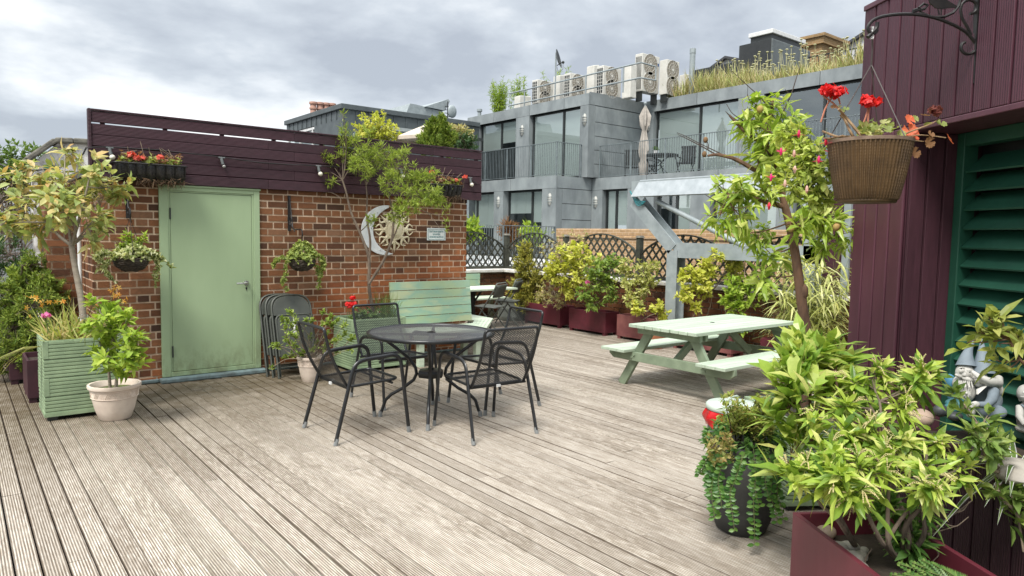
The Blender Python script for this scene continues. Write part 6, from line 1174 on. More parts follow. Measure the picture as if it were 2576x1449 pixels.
shrub('pale creamy leaved shrub in the faded planter by the steel post', (8.42, 7.25, .33), [(1590, 670, 32, 15, 0), (1620, 690, 34, 16, 0), (1575, 700, 30, 13, 0), (1605, 725, 32, 14, 0), (1640, 710, 26, 10, 0), (1590, 750, 26, 10, -.1), (1610, 775, 20, 8, -.1), (1640, 665, 22, 8, .1)], leafm('cream_green_leaf', (.26, .30, .07), (.42, .44, .14), (.58, .54, .26)), 8, .065, .042, 10.6, seed=7)
shrub('small yellow leaved plant beside the pale creamy shrub', (8.35, 6.95, .33), [(1600, 775, 16, 6, 0), (1655, 770, 18, 8, 0), (1670, 790, 12, 5, 0)], G['yellow'], 8, .07, .055, 10.2, seed=17)
shrub('golden philadelphus behind the picnic table, left of the trellis post', (8.42, 6.25, .33), [(1730, 690, 28, 13, 0), (1765, 680, 32, 15, 0), (1795, 660, 34, 15, 0), (1770, 720, 30, 13, 0), (1725, 735, 22, 9, -.1), (1840, 650, 30, 13, .1), (1850, 680, 28, 11, .1), (1745, 765, 16, 6, 0)], G['yellow'], 10, .075, .05, 9.7, seed=8)
shrub('lime philadelphus behind the picnic table, trailing over its end', (8.42, 5.75, .33), [(1850, 720, 30, 14, 0), (1880, 745, 32, 14, 0), (1840, 755, 28, 12, 0), (1890, 715, 28, 12, 0), (1855, 780, 24, 10, -.1), (1920, 735, 22, 8, 0), (1870, 820, 12, 5, -.4), (1885, 600, 30, 12, .3), (1920, 590, 30, 10, .3)], G['lime'], 10, .07, .048, 9.4, seed=9)
# bamboo grass
t, o = start('dwarf_bamboo', 'pale striped dwarf bamboo between the picnic table and the plum wall', 'bamboo', (8.45, 4.6, .28)); st = MB(o); lf = MB(o); rb = np.random.default_rng(12); DBm = 8.3
for i in range(90):
    x, y = rb.uniform(1950, 2140), 640 + 210 * rb.random() ** 1.; e_ = gd(x, y - 10, DBm + rb.normal() * .3); s = np.array([8.45, 4.6, .28]) + rb.normal(size=3) * (.08, .3, 0); m_ = (s + e_) / 2 + (0, 0, .1) + rb.normal(size=3) * .05; st.tube([s, m_, e_], [.004, .002], 4, False); k = 9; f = .35 + .65 * rb.random(k); X = s + (e_ - s) * f[:, None] + (m_ - (s + e_) / 2) * (4 * f * (1 - f))[:, None] * .5
    ou = rb.normal(size=(k, 3)) * (.8, .8, .3) + (-.2, -.2, .1); lf.leaves(X, ou, (0, 0, 1.), rb.uniform(.2, .36, k), rb.uniform(.016, .028, k), 3, 0, rb.uniform(.2, .8, k))
st.build('canes', M['greenstem'], t); lf.build('foliage', G['bamboo'], t)
# ---- terrace plants on the penthouse and roof bamboo
def far_shrub(label, lobes, Y, mat, base_z, L=.16, W=.06, n=14, name='shrub', seed=2, f=k3, spread=(.3, 1.4)):
    rr = np.random.default_rng(seed); pts = [(gy(*f(x, y), Y), r, nn) for x, y, r, nn in lobes]; bs = np.array([np.mean([p[0][0] for p in pts]), Y, base_z]); t, o = start(name, label, 'plant', bs); st = MB(o); tp, ax = grow(rr, [bs, bs * .5 + pts[0][0] * .5], pts, st, .02); lf = MB(o); whorls(lf, rr, tp, ax, n, L, W, 1, spread, L * 1.4, .2, .2); st.build('stems', M['bark'], t); lf.build('foliage', mat, t)
ty = CYp - 6.5
far_shrub('round golden shrub on the penthouse terrace by the canopy post', [(960, 215, .55, 40), (1040, 200, .6, 44), (1070, 250, .6, 40), (980, 260, .5, 30), (1130, 265, .5, 30)], ty, G['yellow'], 3.2, .12, .07, 14)
for i, (lab, lo_l) in enumerate((('taller pointed green conifer beside the cream umbrella', [(1460, 135, .14, 12), (1460, 180, .24, 24), (1450, 230, .36, 40), (1440, 285, .48, 60), (1420, 320, .5, 50)]), ('shorter pointed green conifer nearest the grey building', [(1528, 120, .12, 10), (1530, 165, .22, 22), (1535, 220, .32, 36), (1545, 275, .42, 50), (1560, 320, .5, 50)]))): far_shrub(lab, lo_l, CYp - 8.3, G['conifer'], 3.2, .13, .04, 30, 'conifer', 5 + i, spread=(.1, .7))
far_shrub('planting along the terrace trellis by the grey building', [(1600, 240, .35, 24), (1650, 230, .35, 24), (1700, 240, .35, 24), (1720, 260, .3, 16)], ty + 1, G['cream'], 3.2, .13, .06, 12, seed=9); far_shrub('dark hedge under the terrace trellis', [(1600, 300, .5, 40), (1680, 310, .55, 44), (1720, 320, .5, 30)], ty + .6, G['dark'], 3.0, .13, .06, 14, seed=10)
tr_ = thing('terrace_pergola', 'dark pergola beam behind the terrace conifers', 'pergola', (gy(*k3(1650, 270), ty + 1)[0], ty + 1, 3.2)); P = gy(*k3(1640, 258), ty + 1); b = MB(loc_of(tr_)); b.box((P[0] - .9, ty + .9, P[2] - .1), (P[0] + 1.2, ty + 1.1, P[2])); b.box((P[0] - .8, ty + .95, 3.2), (P[0] - .7, ty + 1.05, P[2] - .1)); b.build('frame', M['frame_d'], tr_)
rb = np.random.default_rng(31)
def roofbamboo(label, px, X, hw, seed, n=26):
    rr = np.random.default_rng(seed); A = gx(*m1(*px[0]), X); Bt = gx(*m1(*px[1]), X); t, o = start('roof_bamboo', label, 'bamboo', (X, A[1], 7.6), 'bamboo clumps on the roof'); st = MB(o); lf = MB(o); h = Bt[2] - 7.6
    for i in range(n):
        s = np.array([X, A[1], 7.6]) + rr.normal(size=3) * (.15, hw * .5, 0); e_ = s + (rr.normal() * .2, rr.normal() * hw * .7, h * (.55 + .45 * rr.random())); st.tube([s, (s + e_) / 2 + rr.normal(size=3) * .05, e_], [.014, .005], 4, False); k = 55; f = .2 + .8 * rr.random(k); Xp = s + (e_ - s) * f[:, None]; lf.leaves(Xp, rr.normal(size=(k, 3)) + (0, 0, .6), (0, 0, 1.), rr.uniform(.12, .3, k), .038, 1, .1, .3)
    st.build('canes', M['greenstem'], t); lf.build('foliage', G['lime'], t)
roofbamboo('widest bamboo clump on the roof at the far end of the guard rail', ((380, 780), (440, 440)), 24.2, .55, 1, 40); roofbamboo('bamboo clump behind the first air conditioner', ((580, 700), (570, 455)), 24.6, .3, 2, 22); roofbamboo('thin bamboo clump behind the satellite dish mast', ((820, 500), (810, 425)), 25., .25, 3, 10); roofbamboo('thin bamboo clump rising between the first two fan units', ((940, 450), (930, 385)), 25., .3, 4, 14); roofbamboo('slimmest bamboo stem beside the middle fan unit', ((1015, 430), (1015, 372)), 25., .1, 5, 6)
far_shrub('fern like plant behind the trellis by the brick corner', [(100, 505, .3, 14), (130, 520, .3, 12), (80, 530, .3, 12)], 17.6, G['lime'], .7, .3, .08, 8, 'fern', 12, m3, (.5, 1.5)); far_shrub('feathery fern behind the trellis by the conifer', [(610, 535, .35, 14), (560, 555, .35, 14), (650, 545, .3, 10)], 17.6, G['lime'], .7, .3, .08, 8, 'fern', 13, m3, (.5, 1.5)); far_shrub('brown dried bush behind the trellis railings', [(415, 520, .3, 20), (420, 560, .3, 20), (430, 600, .3, 12)], 17.8, G['brown'], .7, .22, .04, 14, 'dried_bush', 14, m3, (.1, .8))
# ================================================================== PLUM TIMBER BUILDING ON THE RIGHT
yw = math.radians(38.7 - 6.5); WD = np.array([math.sin(yw), math.cos(yw), 0.]); WN = np.array([WD[1], -WD[0], 0.])   # along the wall (away), into the wall
WP = CAMP + ray(2450, 110) * 3.2 / np.dot(ray(2450, 110), FWD); WP0 = np.array([WP[0], WP[1], 0.])
WRZ = math.atan2(WD[1], WD[0])      # local x = along the wall away from the camera, local y = out of the wall (towards the deck), z up
tbd = thing('timber_building', 'plum painted timber clad building with green louvres in a deep recess', 'building', WP0, WRZ)
SOF, EAV, E1, CL = 2.215, 2.93, .855, .425   # soffit, eaves, far end, column start
b = MB(); x = CL; ws = [.083, .083, .083, .09, .091]; x = CL
xs = np.linspace(CL, E1, 5)
for i in range(4): b.box((xs[i] + .004, -.018, .0), (xs[i + 1] - .004, 0, SOF - .002))
b.build('column_boards', M['purple_s'], tbd, bevel=.006)
b = MB(); x = E1; k = 0
while x > -1.6: b.box((x - .102, -.02, SOF), (x - .006, 0, EAV)); x -= .108
b.build('upper_boards', M['purple_v'], tbd, bevel=.005)
b = MB(); b.box((-1.6, -2.2, SOF + .0), (E1 - .004, -.021, EAV - .01)); b.box((CL + .002, -2.2, .0), (E1 - .004, -.0185, SOF - .001)); b.build('core', M['purple_d'], tbd)
b = MB(); b.box((-1.6, -.32, SOF - .03), (CL, .004, SOF - .001)); b.build('soffit_board', M['purple_s'], tbd, bevel=.004)
b = MB(); b.box((-1.65, -2.3, EAV), (E1 + .002, .006, EAV + .03)); b.build('roof_edge', M['purple_s'], tbd, bevel=.004)
b = MB()
for i in range(3): y0 = -.02 - i * .095; b.box((CL - .02, y0 - .09, 0), (CL, y0 - .003, SOF - .031))
b.build('reveal_boards', M['purple_d'], tbd, bevel=.004)
LB = -.30
b = MB(); b.box((CL - .075, LB - .05, 0), (CL - .021, LB + .03, SOF - .031)); b.box((-1.6, LB - .05, SOF - .1), (CL - .076, LB + .03, SOF - .031)); lf_ = b.build('louvre_frame', M['louvre'], tbd, bevel=.004)
b = MB(); z = .12
while z < 2.08:
    b.hexa([(-1.6, LB + .012, z - .004), (CL - .076, LB + .012, z - .004), (CL - .076, LB - .085, z + .085), (-1.6, LB - .085, z + .085)], [(-1.6, LB + .016, z + .004), (CL - .076, LB + .016, z + .004), (CL - .076, LB - .08, z + .093), (-1.6, LB - .08, z + .093)]); z += .098
b.build('louvre_slats', M['louvre'], tbd); b = MB(); b.box((-1.6, LB - .3, 0), (CL - .02, LB - .12, SOF)); b.build('louvre_back', M['frame_d'], tbd)
# further plum screen by the gantry end
c = gx(*r2(60, 10), 8.75); c2 = gx(*r2(330, 10), 8.75); t = thing('timber_screen', 'ribbed plum timber screen between grey posts behind the peach tree', 'fence', (8.75, (c[1] + c2[1]) / 2, 0)); o = loc_of(t); b = MB(o); y = c[1]
while y > c2[1] - .6: b.box((8.75, y - .3, .93), (8.79, y - .006, c[2])); y -= .42
b.build('boards', M['purple_d'], t); b = MB(o); y = c[1] - .31
while y > c2[1] - .6: b.box((8.76, y - .09, .93), (8.84, y, c[2] + .05)); y -= .42
b.build('post', M['steel'], t)
# ---- iron bracket (in the plane square to the wall)
def bp(x, y, f=r1): return gp(*f(x, y), WP, WD)
br = thing('iron_bracket', 'black wrought iron bracket with a perched bird silhouette and scrolls', 'bracket', bp(1345, 560)); o = loc_of(br); up_ = np.array([0, 0, 1.])
b = MB(o); pt0 = bp(1372, -60); pb0 = bp(1343, 562); w3 = WD * .022; b.obox(pb0 - WN * .004 - w3 / 2 + (0, 0, 0), w3, -WN * .008, pt0 - pb0); b.build('backplate', M['black'], br)
def iron(pts, r=.0075): b.tube(rpath([bp(*p) for p in pts], .05, 6), r, 7, flat=1.0)
b = MB(o); iron([(1345, 285), (1290, 215), (1200, 165), (1080, 118), (950, 95), (820, 95), (710, 112), (650, 140), (622, 185), (640, 225), (672, 225), (690, 200)]); b.build('arm', M['black'], br, True)
b = MB(o); iron([(690, 150), (688, 190), (650, 225), (625, 250)], .009); b.build('hook', M['black'], br, True)
def spiral(c, r0_, r1_, a0_, a1_, n=22): return [(c[0] + (r0_ + (r1_ - r0_) * t) * math.cos(a0_ + (a1_ - a0_) * t), c[1] + (r0_ + (r1_ - r0_) * t) * math.sin(a0_ + (a1_ - a0_) * t)) for t in np.linspace(0, 1, n)]
b = MB(o); b.tube([bp(*p) for p in [(1345, 270), (1360, 300)] + spiral((1290, 310), 66, 28, 0, 4.3)], .007, 7)
b.tube([bp(*p) for p in [(1320, 235), (1290, 175), (1258, 120), (1248, 70)] + spiral((1312, 55), 62, 36, 3.3, 7.9)], .0065, 7); b.tube([bp(*p) for p in [(950, 92), (1000, 95), (1060, 118), (1140, 112), (1200, 85), (1235, 40), (1250, -10), (1235, -50)]], .0065, 7); b.tube([bp(*p) for p in [(1020, 100), (985, 85), (970, 50), (1000, 25), (1030, 35), (1005, 60), (960, 70), (925, 80), (930, 70), (960, 60)]], .006, 7); b.build('scroll', M['black'], br, True)
P = [bp(*p) for p in ((1040, 20), (1030, -20), (1060, -60), (1100, -70), (1130, -40), (1160, 5), (1225, 42), (1215, 52), (1165, 55), (1130, 62), (1080, 55))]; b = MB(o); b.prism([p - WD * .003 for p in P], WD * .006); b.tube([bp(1095, 55), bp(1105, 100)], .003, 5); b.tube([bp(1120, 55), bp(1118, 100)], .003, 5); b.build('bird', M['black'], br)
# ---- ribbed hanging pot
M['brownpot'] = plain('brown_woven_plastic', (.115, .066, .025), (.062, .035, .013), 12, .55, bump=.3, bscale=60)
DH = 3.2; hc = gd(*r1(640, 945), DH); hr = 264 * .5866 / 1.56522 / FPX * DH; hh = (1360 - 945) * .5866 / 1.56522 / FPX * DH
hpt = thing('hanging_pot', 'brown ribbed woven look hanging pot beside the plum wall', 'hanging basket', hc - (0, 0, hh)); b = MB(); n = 232; ang = np.linspace(0, 2 * PI, n, endpoint=False); rows = 40; V = []
for i in range(rows):
    f = i / (rows - 1); z = hh * (.045 + .905 * f); R0 = hr * (.68 + .285 * f ** .75) ; rib = (np.arange(n) % 4 < 2) * .0055; wv = .001 * (i % 2) * (np.arange(n) % 4 < 2); V.append(np.stack([np.cos(ang) * (R0 + rib + wv), np.sin(ang) * (R0 + rib + wv), np.full(n, z)], 1))
b.add(np.concatenate(V), [(i * n + j, i * n + (j + 1) % n, (i + 1) * n + (j + 1) % n, (i + 1) * n + j) for i in range(rows - 1) for j in range(n)]); b.lathe([(.01, 0), (hr * .66, 0), (hr * .69, .006), (hr * .69, hh * .045), (hr * .62, hh * .05)], 48); b.build('pot', M['brownpot'], hpt)
M['rimdirt'] = plain('weathered_rim', (.27, .19, .135), (.17, .115, .08), 18, .75, bump=.3)
b = MB(); b.lathe([(hr * .93, hh * .945), (hr, hh * .95), (hr * 1.01, hh), (hr * .97, hh * 1.005), (hr * .93, hh * .97)], 48); b.build('rim', M['rimdirt'], hpt, True); b = MB(); b.lathe([(.01, hh * .93), (hr * .94, hh * .93), (.01, hh * .94)], 32); b.build('soil', M['soil'], hpt)
hk = bp(655, 210); b = MB(hc - (0, 0, hh)); jn = gd(*r1(650, 435), DH)
b.tube([hk, hk * .5 + jn * .5 + (.008, 0, 0), jn], .004, 6)
for a in (2.0, 4.4, .2): b.tube([jn, hc + (math.cos(a) * hr, math.sin(a) * hr, 0)], .0028, 5)
M['twine'] = plain('dark_grey_wire', (.10, .085, .08), None, 20, .6, bump=0); b.build('hanger_wires', M['twine'], hpt); b = MB(hc - (0, 0, hh))
for k in range(7): b.tube([hk + np.array([math.sin(a * 2 + k) * .006, math.cos(a + k) * .006, .02 - a * .009]) for a in np.linspace(0, 6, 14)], .0012, 4)
b.build('string', M['white'], hpt)
# ---- pelargonium
rp = np.random.default_rng(8); t, o = start('pelargonium', 'straggly pelargonium with red flower heads and reddened leaves in the brown hanging pot', 'flower', hc); hq = lambda x, y, d=0.: gd(*r1(x, y), DH + d)
M['pelstem'] = plain('knobbly_stem', (.33, .22, .115), (.20, .125, .065), 30, .8, bump=.8, bscale=90); st = MB(o)
for P, r in (([(600, 935), (570, 900), (530, 850), (480, 790), (430, 730)], .0075), ([(540, 935), (510, 890), (470, 800), (440, 770)], .007), ([(560, 925), (480, 915), (420, 920), (370, 900), (320, 880)], .006), ([(600, 930), (650, 890), (670, 860)], .006), ([(800, 930), (920, 880), (1060, 830), (1100, 800)], .004), ([(850, 930), (960, 905), (1080, 915), (1150, 925)], .003), ([(780, 930), (900, 940), (1000, 950)], .003), ([(330, 930), (380, 930), (460, 910)], .005)): st.tube(rpath([hq(*p, rp.normal() * .03) for p in P], .03, 4), [r, r * .8], 6)
st.build('stems', M['pelstem'], t, True); st = MB(o)
for P in ([(310, 820), (335, 740), (360, 690), (390, 650)], [(585, 855), (610, 790), (630, 720)], [(625, 830), (630, 760), (640, 710)], [(430, 730), (390, 690), (340, 655), (325, 640)], [(440, 700), (430, 660)]): st.tube([hq(*p) for p in P], .004, 6)
M['redstem'] = plain('reddish_stalk', (.45, .17, .10), (.34, .13, .08), 9, .6, bump=0); st.build('flower_stalks', M['redstem'], t, True); fo = MB(o)
for q, r, n in (((390, 625), .034, 30), ((440, 620), .028, 22), ((345, 620), .022, 16), ((395, 645), .03, 20), ((625, 680), .023, 20), ((645, 700), .02, 14), ((695, 690), .012, 7)): head(fo, rp, hq(*q, rp.normal() * .01), r, n, .021)
fo.build('flowers', G['red'], t)
def roundleaf(mb, c, n_, r, k=11):
    n_ = nrm(n_); a = perp(rp, np.array([n_]))[0]; b2 = np.cross(n_, a); an = np.linspace(.25, 2 * PI - .25, k * 2); R = r * (1 + .09 * np.cos(np.arange(k * 2) * PI)); ring = [np.array(c) + (a * math.cos(x) + b2 * math.sin(x)) * q + n_ * (.18 * r + .06 * r * math.sin(x * 5)) for x, q in zip(an, R)]; mid = [np.array(c) + (a * math.cos(x) + b2 * math.sin(x)) * q * .5 + n_ * .05 * r for x, q in zip(an, R)]
    m = len(ring); mb.add([c] + mid + ring, [(1 + i, 1 + m + i, 2 + m + i, 2 + i) for i in range(m - 1)], [(0, 1 + i, 2 + i) for i in range(m - 1)])
tv = -FWD
lr, lb_, lg_ = MB(o), MB(o), MB(o)
for q, r in (((905, 880), .034), ((905, 805), .026), ((945, 905), .026), ((1172, 935), .027)): roundleaf(lr, hq(*q, rp.normal() * .02), tv * (.9 if q[0] < 1100 else .45) + (.1, .2, .3) + rp.normal(size=3) * .15, r)
for q, r in (((1040, 955), .026), ((945, 1025), .026), ((900, 1030), .022), ((1010, 775), .02), ((1050, 900), .018), ((1090, 760), .016), ((1055, 745), .014), ((395, 720), .014)): roundleaf(lb_, hq(*q, rp.normal() * .02), tv * .6 + rp.normal(size=3) * .5, r)
for q, r in (((1118, 830), .026), ((770, 830), .026), ((740, 820), .022), ((760, 870), .024), ((940, 800), .018), ((1030, 835), .018), ((700, 890), .02), ((820, 860), .022), ((850, 900), .02), ((660, 870), .018), ((450, 745), .014), ((480, 730), .014), ((430, 720), .014)): roundleaf(lg_, hq(*q, rp.normal() * .03), tv * .6 + (0, 0, .6) + rp.normal(size=3) * .3, r)
n = 46; P = np.stack([hq(580 + 130 * rp.random(), 905 - 70 * rp.random(), rp.normal() * .05) for _ in range(n)]); whorls(lg_, rp, P, np.tile((0, 0, 1.), (n, 1)) + rp.normal(size=(n, 3)) * .5, 3, .03, .026, 1)
lr.build('reddened_leaves', G['ger_red'], t); lb_.build('dried_leaves', G['brown'], t); lg_.build('foliage', leafm('pelargonium_leaf', (.18, .24, .06), (.32, .36, .12), (.46, .44, .2)), t); hd = MB(o)
for q in ((1080, 760), (1060, 745), (1100, 740), (1075, 735)): head(hd, rp, hq(*q), .014, 9, .018)
hd.build('faded_flowers', leafm('faded_petal', (.16, .045, .04), (.22, .07, .05)), t)
# ---- fuchsia
rf = np.random.default_rng(9); DF = 3.45; fq = lambda x, y, d=0.: gd(x, y, DF + d)
t, o = start('fuchsia', 'trailing fuchsia with pink and red drooping flowers left of the brown pot', 'flower', hc + (0, 0, -.03)); st = MB(o); lob = [(fq(x, y, d), r / 1761 * DF, n) for x, y, r, n, d in ((2010, 350, 40, 16, .1), (2045, 385, 42, 18, 0), (1985, 400, 42, 16, .1), (2030, 430, 44, 18, 0), (2070, 430, 36, 14, -.05), (1960, 440, 34, 12, .1), (2000, 470, 42, 16, 0), (2050, 480, 38, 14, 0), (1975, 330, 30, 9, .15), (2080, 500, 28, 10, 0))]; tp, ax = grow(rf, [hc + (-.12, .06, 0), fq(2070, 370), fq(2030, 420)], lob, st, .005); st.tube([hc + (-.12, .06, 0), fq(2085, 350), fq(2050, 380), fq(2030, 420)], [.007, .005], 6, False); lf = MB(o); whorls(lf, rf, tp, ax, 7, .05, .024, 2, (.4, 1.5), .05, .25, .3, .25, .25); fl1, fl2 = MB(o), MB(o)
for k, (x, y) in enumerate(((2060, 395), (2088, 375), (2010, 330), (1965, 375), (1998, 380), (2000, 420), (1975, 455), (1935, 512), (2078, 350), (1940, 440), (2030, 470))):
    c = fq(x, y, -.22 + rf.normal() * .03); tgt = fl2 if k in (4, 5, 6, 10) else fl1; st.tube([c + (0, 0, .05), c], .0012, 4, False); tgt.ball(c - (0, 0, .012), (.007, .007, .019), 8, 6); 
    for j in range(4): a = j * PI / 2 + k; tgt.leaves([c - (0, 0, .015)], [(math.cos(a), math.sin(a), -.35 + .5 * (k % 2))], (0, 0, 1), .034, .014, 1, .2, -.2)
fl1.build('flowers', leafm('fuchsia_petal', (.62, .03, .12), (.72, .06, .25), (.75, .05, .06)), t, True); fl2.build('pale_flowers', leafm('pale_fuchsia_petal', (.75, .42, .36), (.72, .5, .45)), t, True); st.build('stems', M['greenstem'], t); lf.build('foliage', G['fuchsia'], t)
# ---- third ribbed planter, bin
gp3c = gz(1873, 995, .56); gp3 = ribbed_planter('low sage ribbed planter behind the bin, at the foot of the peach tree', 0, 0, .62, .62, .56, 4, math.atan2(WD[1], WD[0]) - PI / 2, gp3c * (1, 1, 0) + WD * -.62 + (0, 0, 0))
bc = np.array([3.75, 2.47]); t = thing('waste_bin', 'round metal waste bin with red liner under a pale green lid', 'bin', (*bc, 0)); b = MB(); b.lathe([(.01, 0), (.125, 0), (.13, .02), (.14, .3), (.148, .42), (.152, .425), (.148, .43), (.152, .55), (.01, .55)], 32); b.build('drum', M['galv'], t, True)
b = MB(); b.lathe([(.01, .565), (.158, .565), (.164, .572), (.164, .592), (.155, .602), (.08, .612), (.01, .615)], 40); b.tube(rpath([(-.05, 0, .61), (-.05, 0, .645), (.05, 0, .645), (.05, 0, .61)], .03), .006, 6); M['lid'] = plain('pale_green_lid', (.52, .60, .52), (.40, .47, .40), 4, .5, bump=.05); b.build('lid', M['lid'], t, True)
rr = np.random.default_rng(4); ang = np.linspace(0, 2 * PI, 60, endpoint=False); V = []
for f in np.linspace(0, 1, 8): V.append(np.stack([np.cos(ang) * (.160 + .016 * np.sin(ang * 9 + f * 4) * math.sin(PI * f) + .01 * math.sin(PI * f)), np.sin(ang) * (.160 + .016 * np.sin(ang * 9 + f * 4) * math.sin(PI * f) + .01 * math.sin(PI * f)), f * 0 + .563 - f * (.11 + .04 * np.sin(ang * 1. + 3.6) + .02 * np.sin(ang * 4))], 1))
b = MB(); b.add(np.concatenate(V), [(i * 60 + j, (i + 1) * 60 + j, (i + 1) * 60 + (j + 1) % 60, i * 60 + (j + 1) % 60) for i in range(7) for j in range(60)]); M['redbag'] = plain('red_plastic_bag', (.62, .012, .016), (.50, .008, .012), 9, .22, bump=.8, bscale=25); b.build('bin_liner', M['redbag'], t, True)
# ---- peach tree
DP = 4.25; q_ = lambda x, y, d=0.: gd(x, y, DP + d); rt = np.random.default_rng(15); base = gz(2035, 960, .0); base = q_(2034, 900); t, o = start('peach_tree', 'young peach tree with drooping leaves, green fruit and bare dead twigs', 'tree', (base[0], base[1], .5)); st = MB(o)
main = [np.array([base[0], base[1], .50]), q_(2030, 850), q_(2018, 770), q_(2008, 690), q_(1998, 620), q_(1985, 560), q_(1970, 500), q_(1958, 450)]; st.tube(rpath(main, .1, 4), [.034, .029, .025, .02], 12); st.ball(q_(2022, 735, -.012), (.026, .026, .05), 10, 8)
brs = [[q_(1958, 450), q_(1945, 400), q_(1925, 360), q_(1935, 300), q_(1945, 250)], [q_(1965, 480), q_(1990, 430), q_(2010, 380), q_(2015, 330)], [q_(1975, 520), q_(1930, 510), q_(1880, 490), q_(1830, 500)], [q_(1990, 580), q_(2040, 560), q_(2090, 570), q_(2120, 580)], [q_(1958, 450), q_(1900, 430), q_(1850, 398), q_(1800, 388), q_(1780, 392)], [q_(1945, 400), q_(1930, 370), q_(1870, 330), q_(1835, 290)]]
for s in brs: st.tube(rpath(s, .1, 4), [.018, .012, .007], 7, False)
st.build('trunk', M['bark_r'], t, True); dw = MB(o)
for s in ([(1800, 388), (1760, 365), (1720, 345), (1705, 338)], [(1900, 430), (1850, 405), (1800, 380), (1762, 362), (1720, 340), (1703, 334)], [(1780, 375), (1782, 362), (1775, 350)], [(1950, 300), (1920, 250), (1880, 215), (1845, 182)], [(1925, 360), (1880, 310), (1840, 285), (1828, 262)], [(1835, 290), (1825, 280)], [(1960, 300), (1990, 240), (2005, 190), (2012, 170)], [(1990, 240), (1975, 225)], [(1830, 520), (1790, 500), (1775, 490)], [(1880, 320), (1850, 300), (1830, 285)]): dw.tube(rpath([q_(*p) for p in s], .05, 4), [.0042, .0018], 5, False)
dw.build('dead_twigs', M['twig_d'], t, True); sm = MB(o); lob = [(q_(x, y, d), r / 1761 * DP, max(3, int(n * .8))) for x, y, r, n, d in ((1905, 265, 38, 8, 0), (1945, 270, 38, 7, .1), (1890, 300, 36, 6, 0), (1985, 300, 36, 7, 0), (1940, 335, 44, 8, -.1), (1900, 350, 36, 6, .1), (1990, 350, 46, 8, .1), (1910, 400, 46, 8, -.05), (1960, 400, 44, 8, 0), (1870, 470, 50, 9, 0), (1830, 480, 44, 8, .1), (1920, 480, 44, 8, 0), (1810, 540, 36, 6, 0), (1860, 540, 44, 7, 0), (1890, 585, 34, 4, .1), (2040, 520, 50, 9, 0), (2085, 560, 46, 8, 0), (2120, 590, 34, 5, 0), (2060, 610, 36, 6, .1), (2010, 560, 34, 5, -.1), (1940, 640, 34, 5, .1), (1920, 690, 30, 3, .15), (2115, 540, 28, 4, 0), (1985, 640, 26, 3, .2))]
starts = np.concatenate([np.array(s[1:]) for s in brs] + [np.array(main[3:])]); tp, ax = grow(rt, starts, lob, sm, .006, .002); lf = MB(o); whorls(lf, rt, tp, ax * .5 + (0, 0, -.1), 12, .098, .025, 2, (.35, 1.5), .10, .3, .5, .28, .45); sm.build('twigs', M['bark_r'], t); lf.build('crown', G['peach'], t); M['peachfruit'] = plain('unripe_peach', (.30, .29, .07), (.36, .20, .07), 9, .7, bump=.05)
for (x, y, d) in ((1912, 275, -.08), (2103, 572, -.1), (1990, 575, -.1), (2108, 566, -.06)): fb = MB(o); fb.ball(q_(x, y, d), (.020, .020, .023), 14, 10); fb.build('fruit', M['peachfruit'], t, True)
M['mummy'] = plain('dried_fruit', (.22, .13, .06), (.12, .07, .035), 12, .9, bump=.3)
for (x, y) in ((1775, 352), (1772, 388)): fb = MB(o); fb.ball(q_(x, y), (.015, .015, .019), 10, 8); fb.build('dried_fruit', M['mummy'], t, True)
# ---- tall dark pot with azalea and periwinkle
tx = np.array([3.40, 2.16]); M['darkpot'] = plain('charcoal_stone_pot', (.052, .052, .050), (.034, .034, .033), 5, .75, bump=.25, bscale=70, stretch=(1, 1, 3)); t = thing('tall_pot', 'tall charcoal grey rounded pot in front of the bin', 'plant pot', (*tx, 0)); b = MB(); PH = .50
b.lathe([(.01, 0), (.115, 0), (.135, .012), (.165, .1), (.188, .22), (.196, .32), (.194, .42), (.185, PH - .01), (.18, PH), (.165, PH), (.16, PH - .04), (.01, PH - .05)], 48); b.build('pot', M['darkpot'], t, True); b = MB(); b.lathe([(.01, PH - .035), (.162, PH - .035), (.01, PH - .03)], 24); b.build('soil', M['soil'], t)
ra = np.random.default_rng(22); pc_ = np.array([tx[0], tx[1], PH]); t, o = start('periwinkle', 'dark green trailing periwinkle spilling over the charcoal pot', 'plant', pc_, 'plants in the charcoal pot'); st = MB(o); lf = MB(o); n = 170; a = ra.random(n) * 2 * PI; q = np.sqrt(ra.random(n)) * .235; P = np.stack([pc_[0] + np.cos(a) * q, pc_[1] + np.sin(a) * q, PH + .09 * (1 - (q / .2) ** 2) + ra.random(n) * .07], 1); whorls(lf, ra, P, np.stack([np.cos(a), np.sin(a), .6 + ra.random(n)], 1), 7, .034, .021, 1, (.4, 1.5), .025)
DV = 3.56; v_ = lambda x, y, d=0.: gd(*r3(x, y), DV + d)
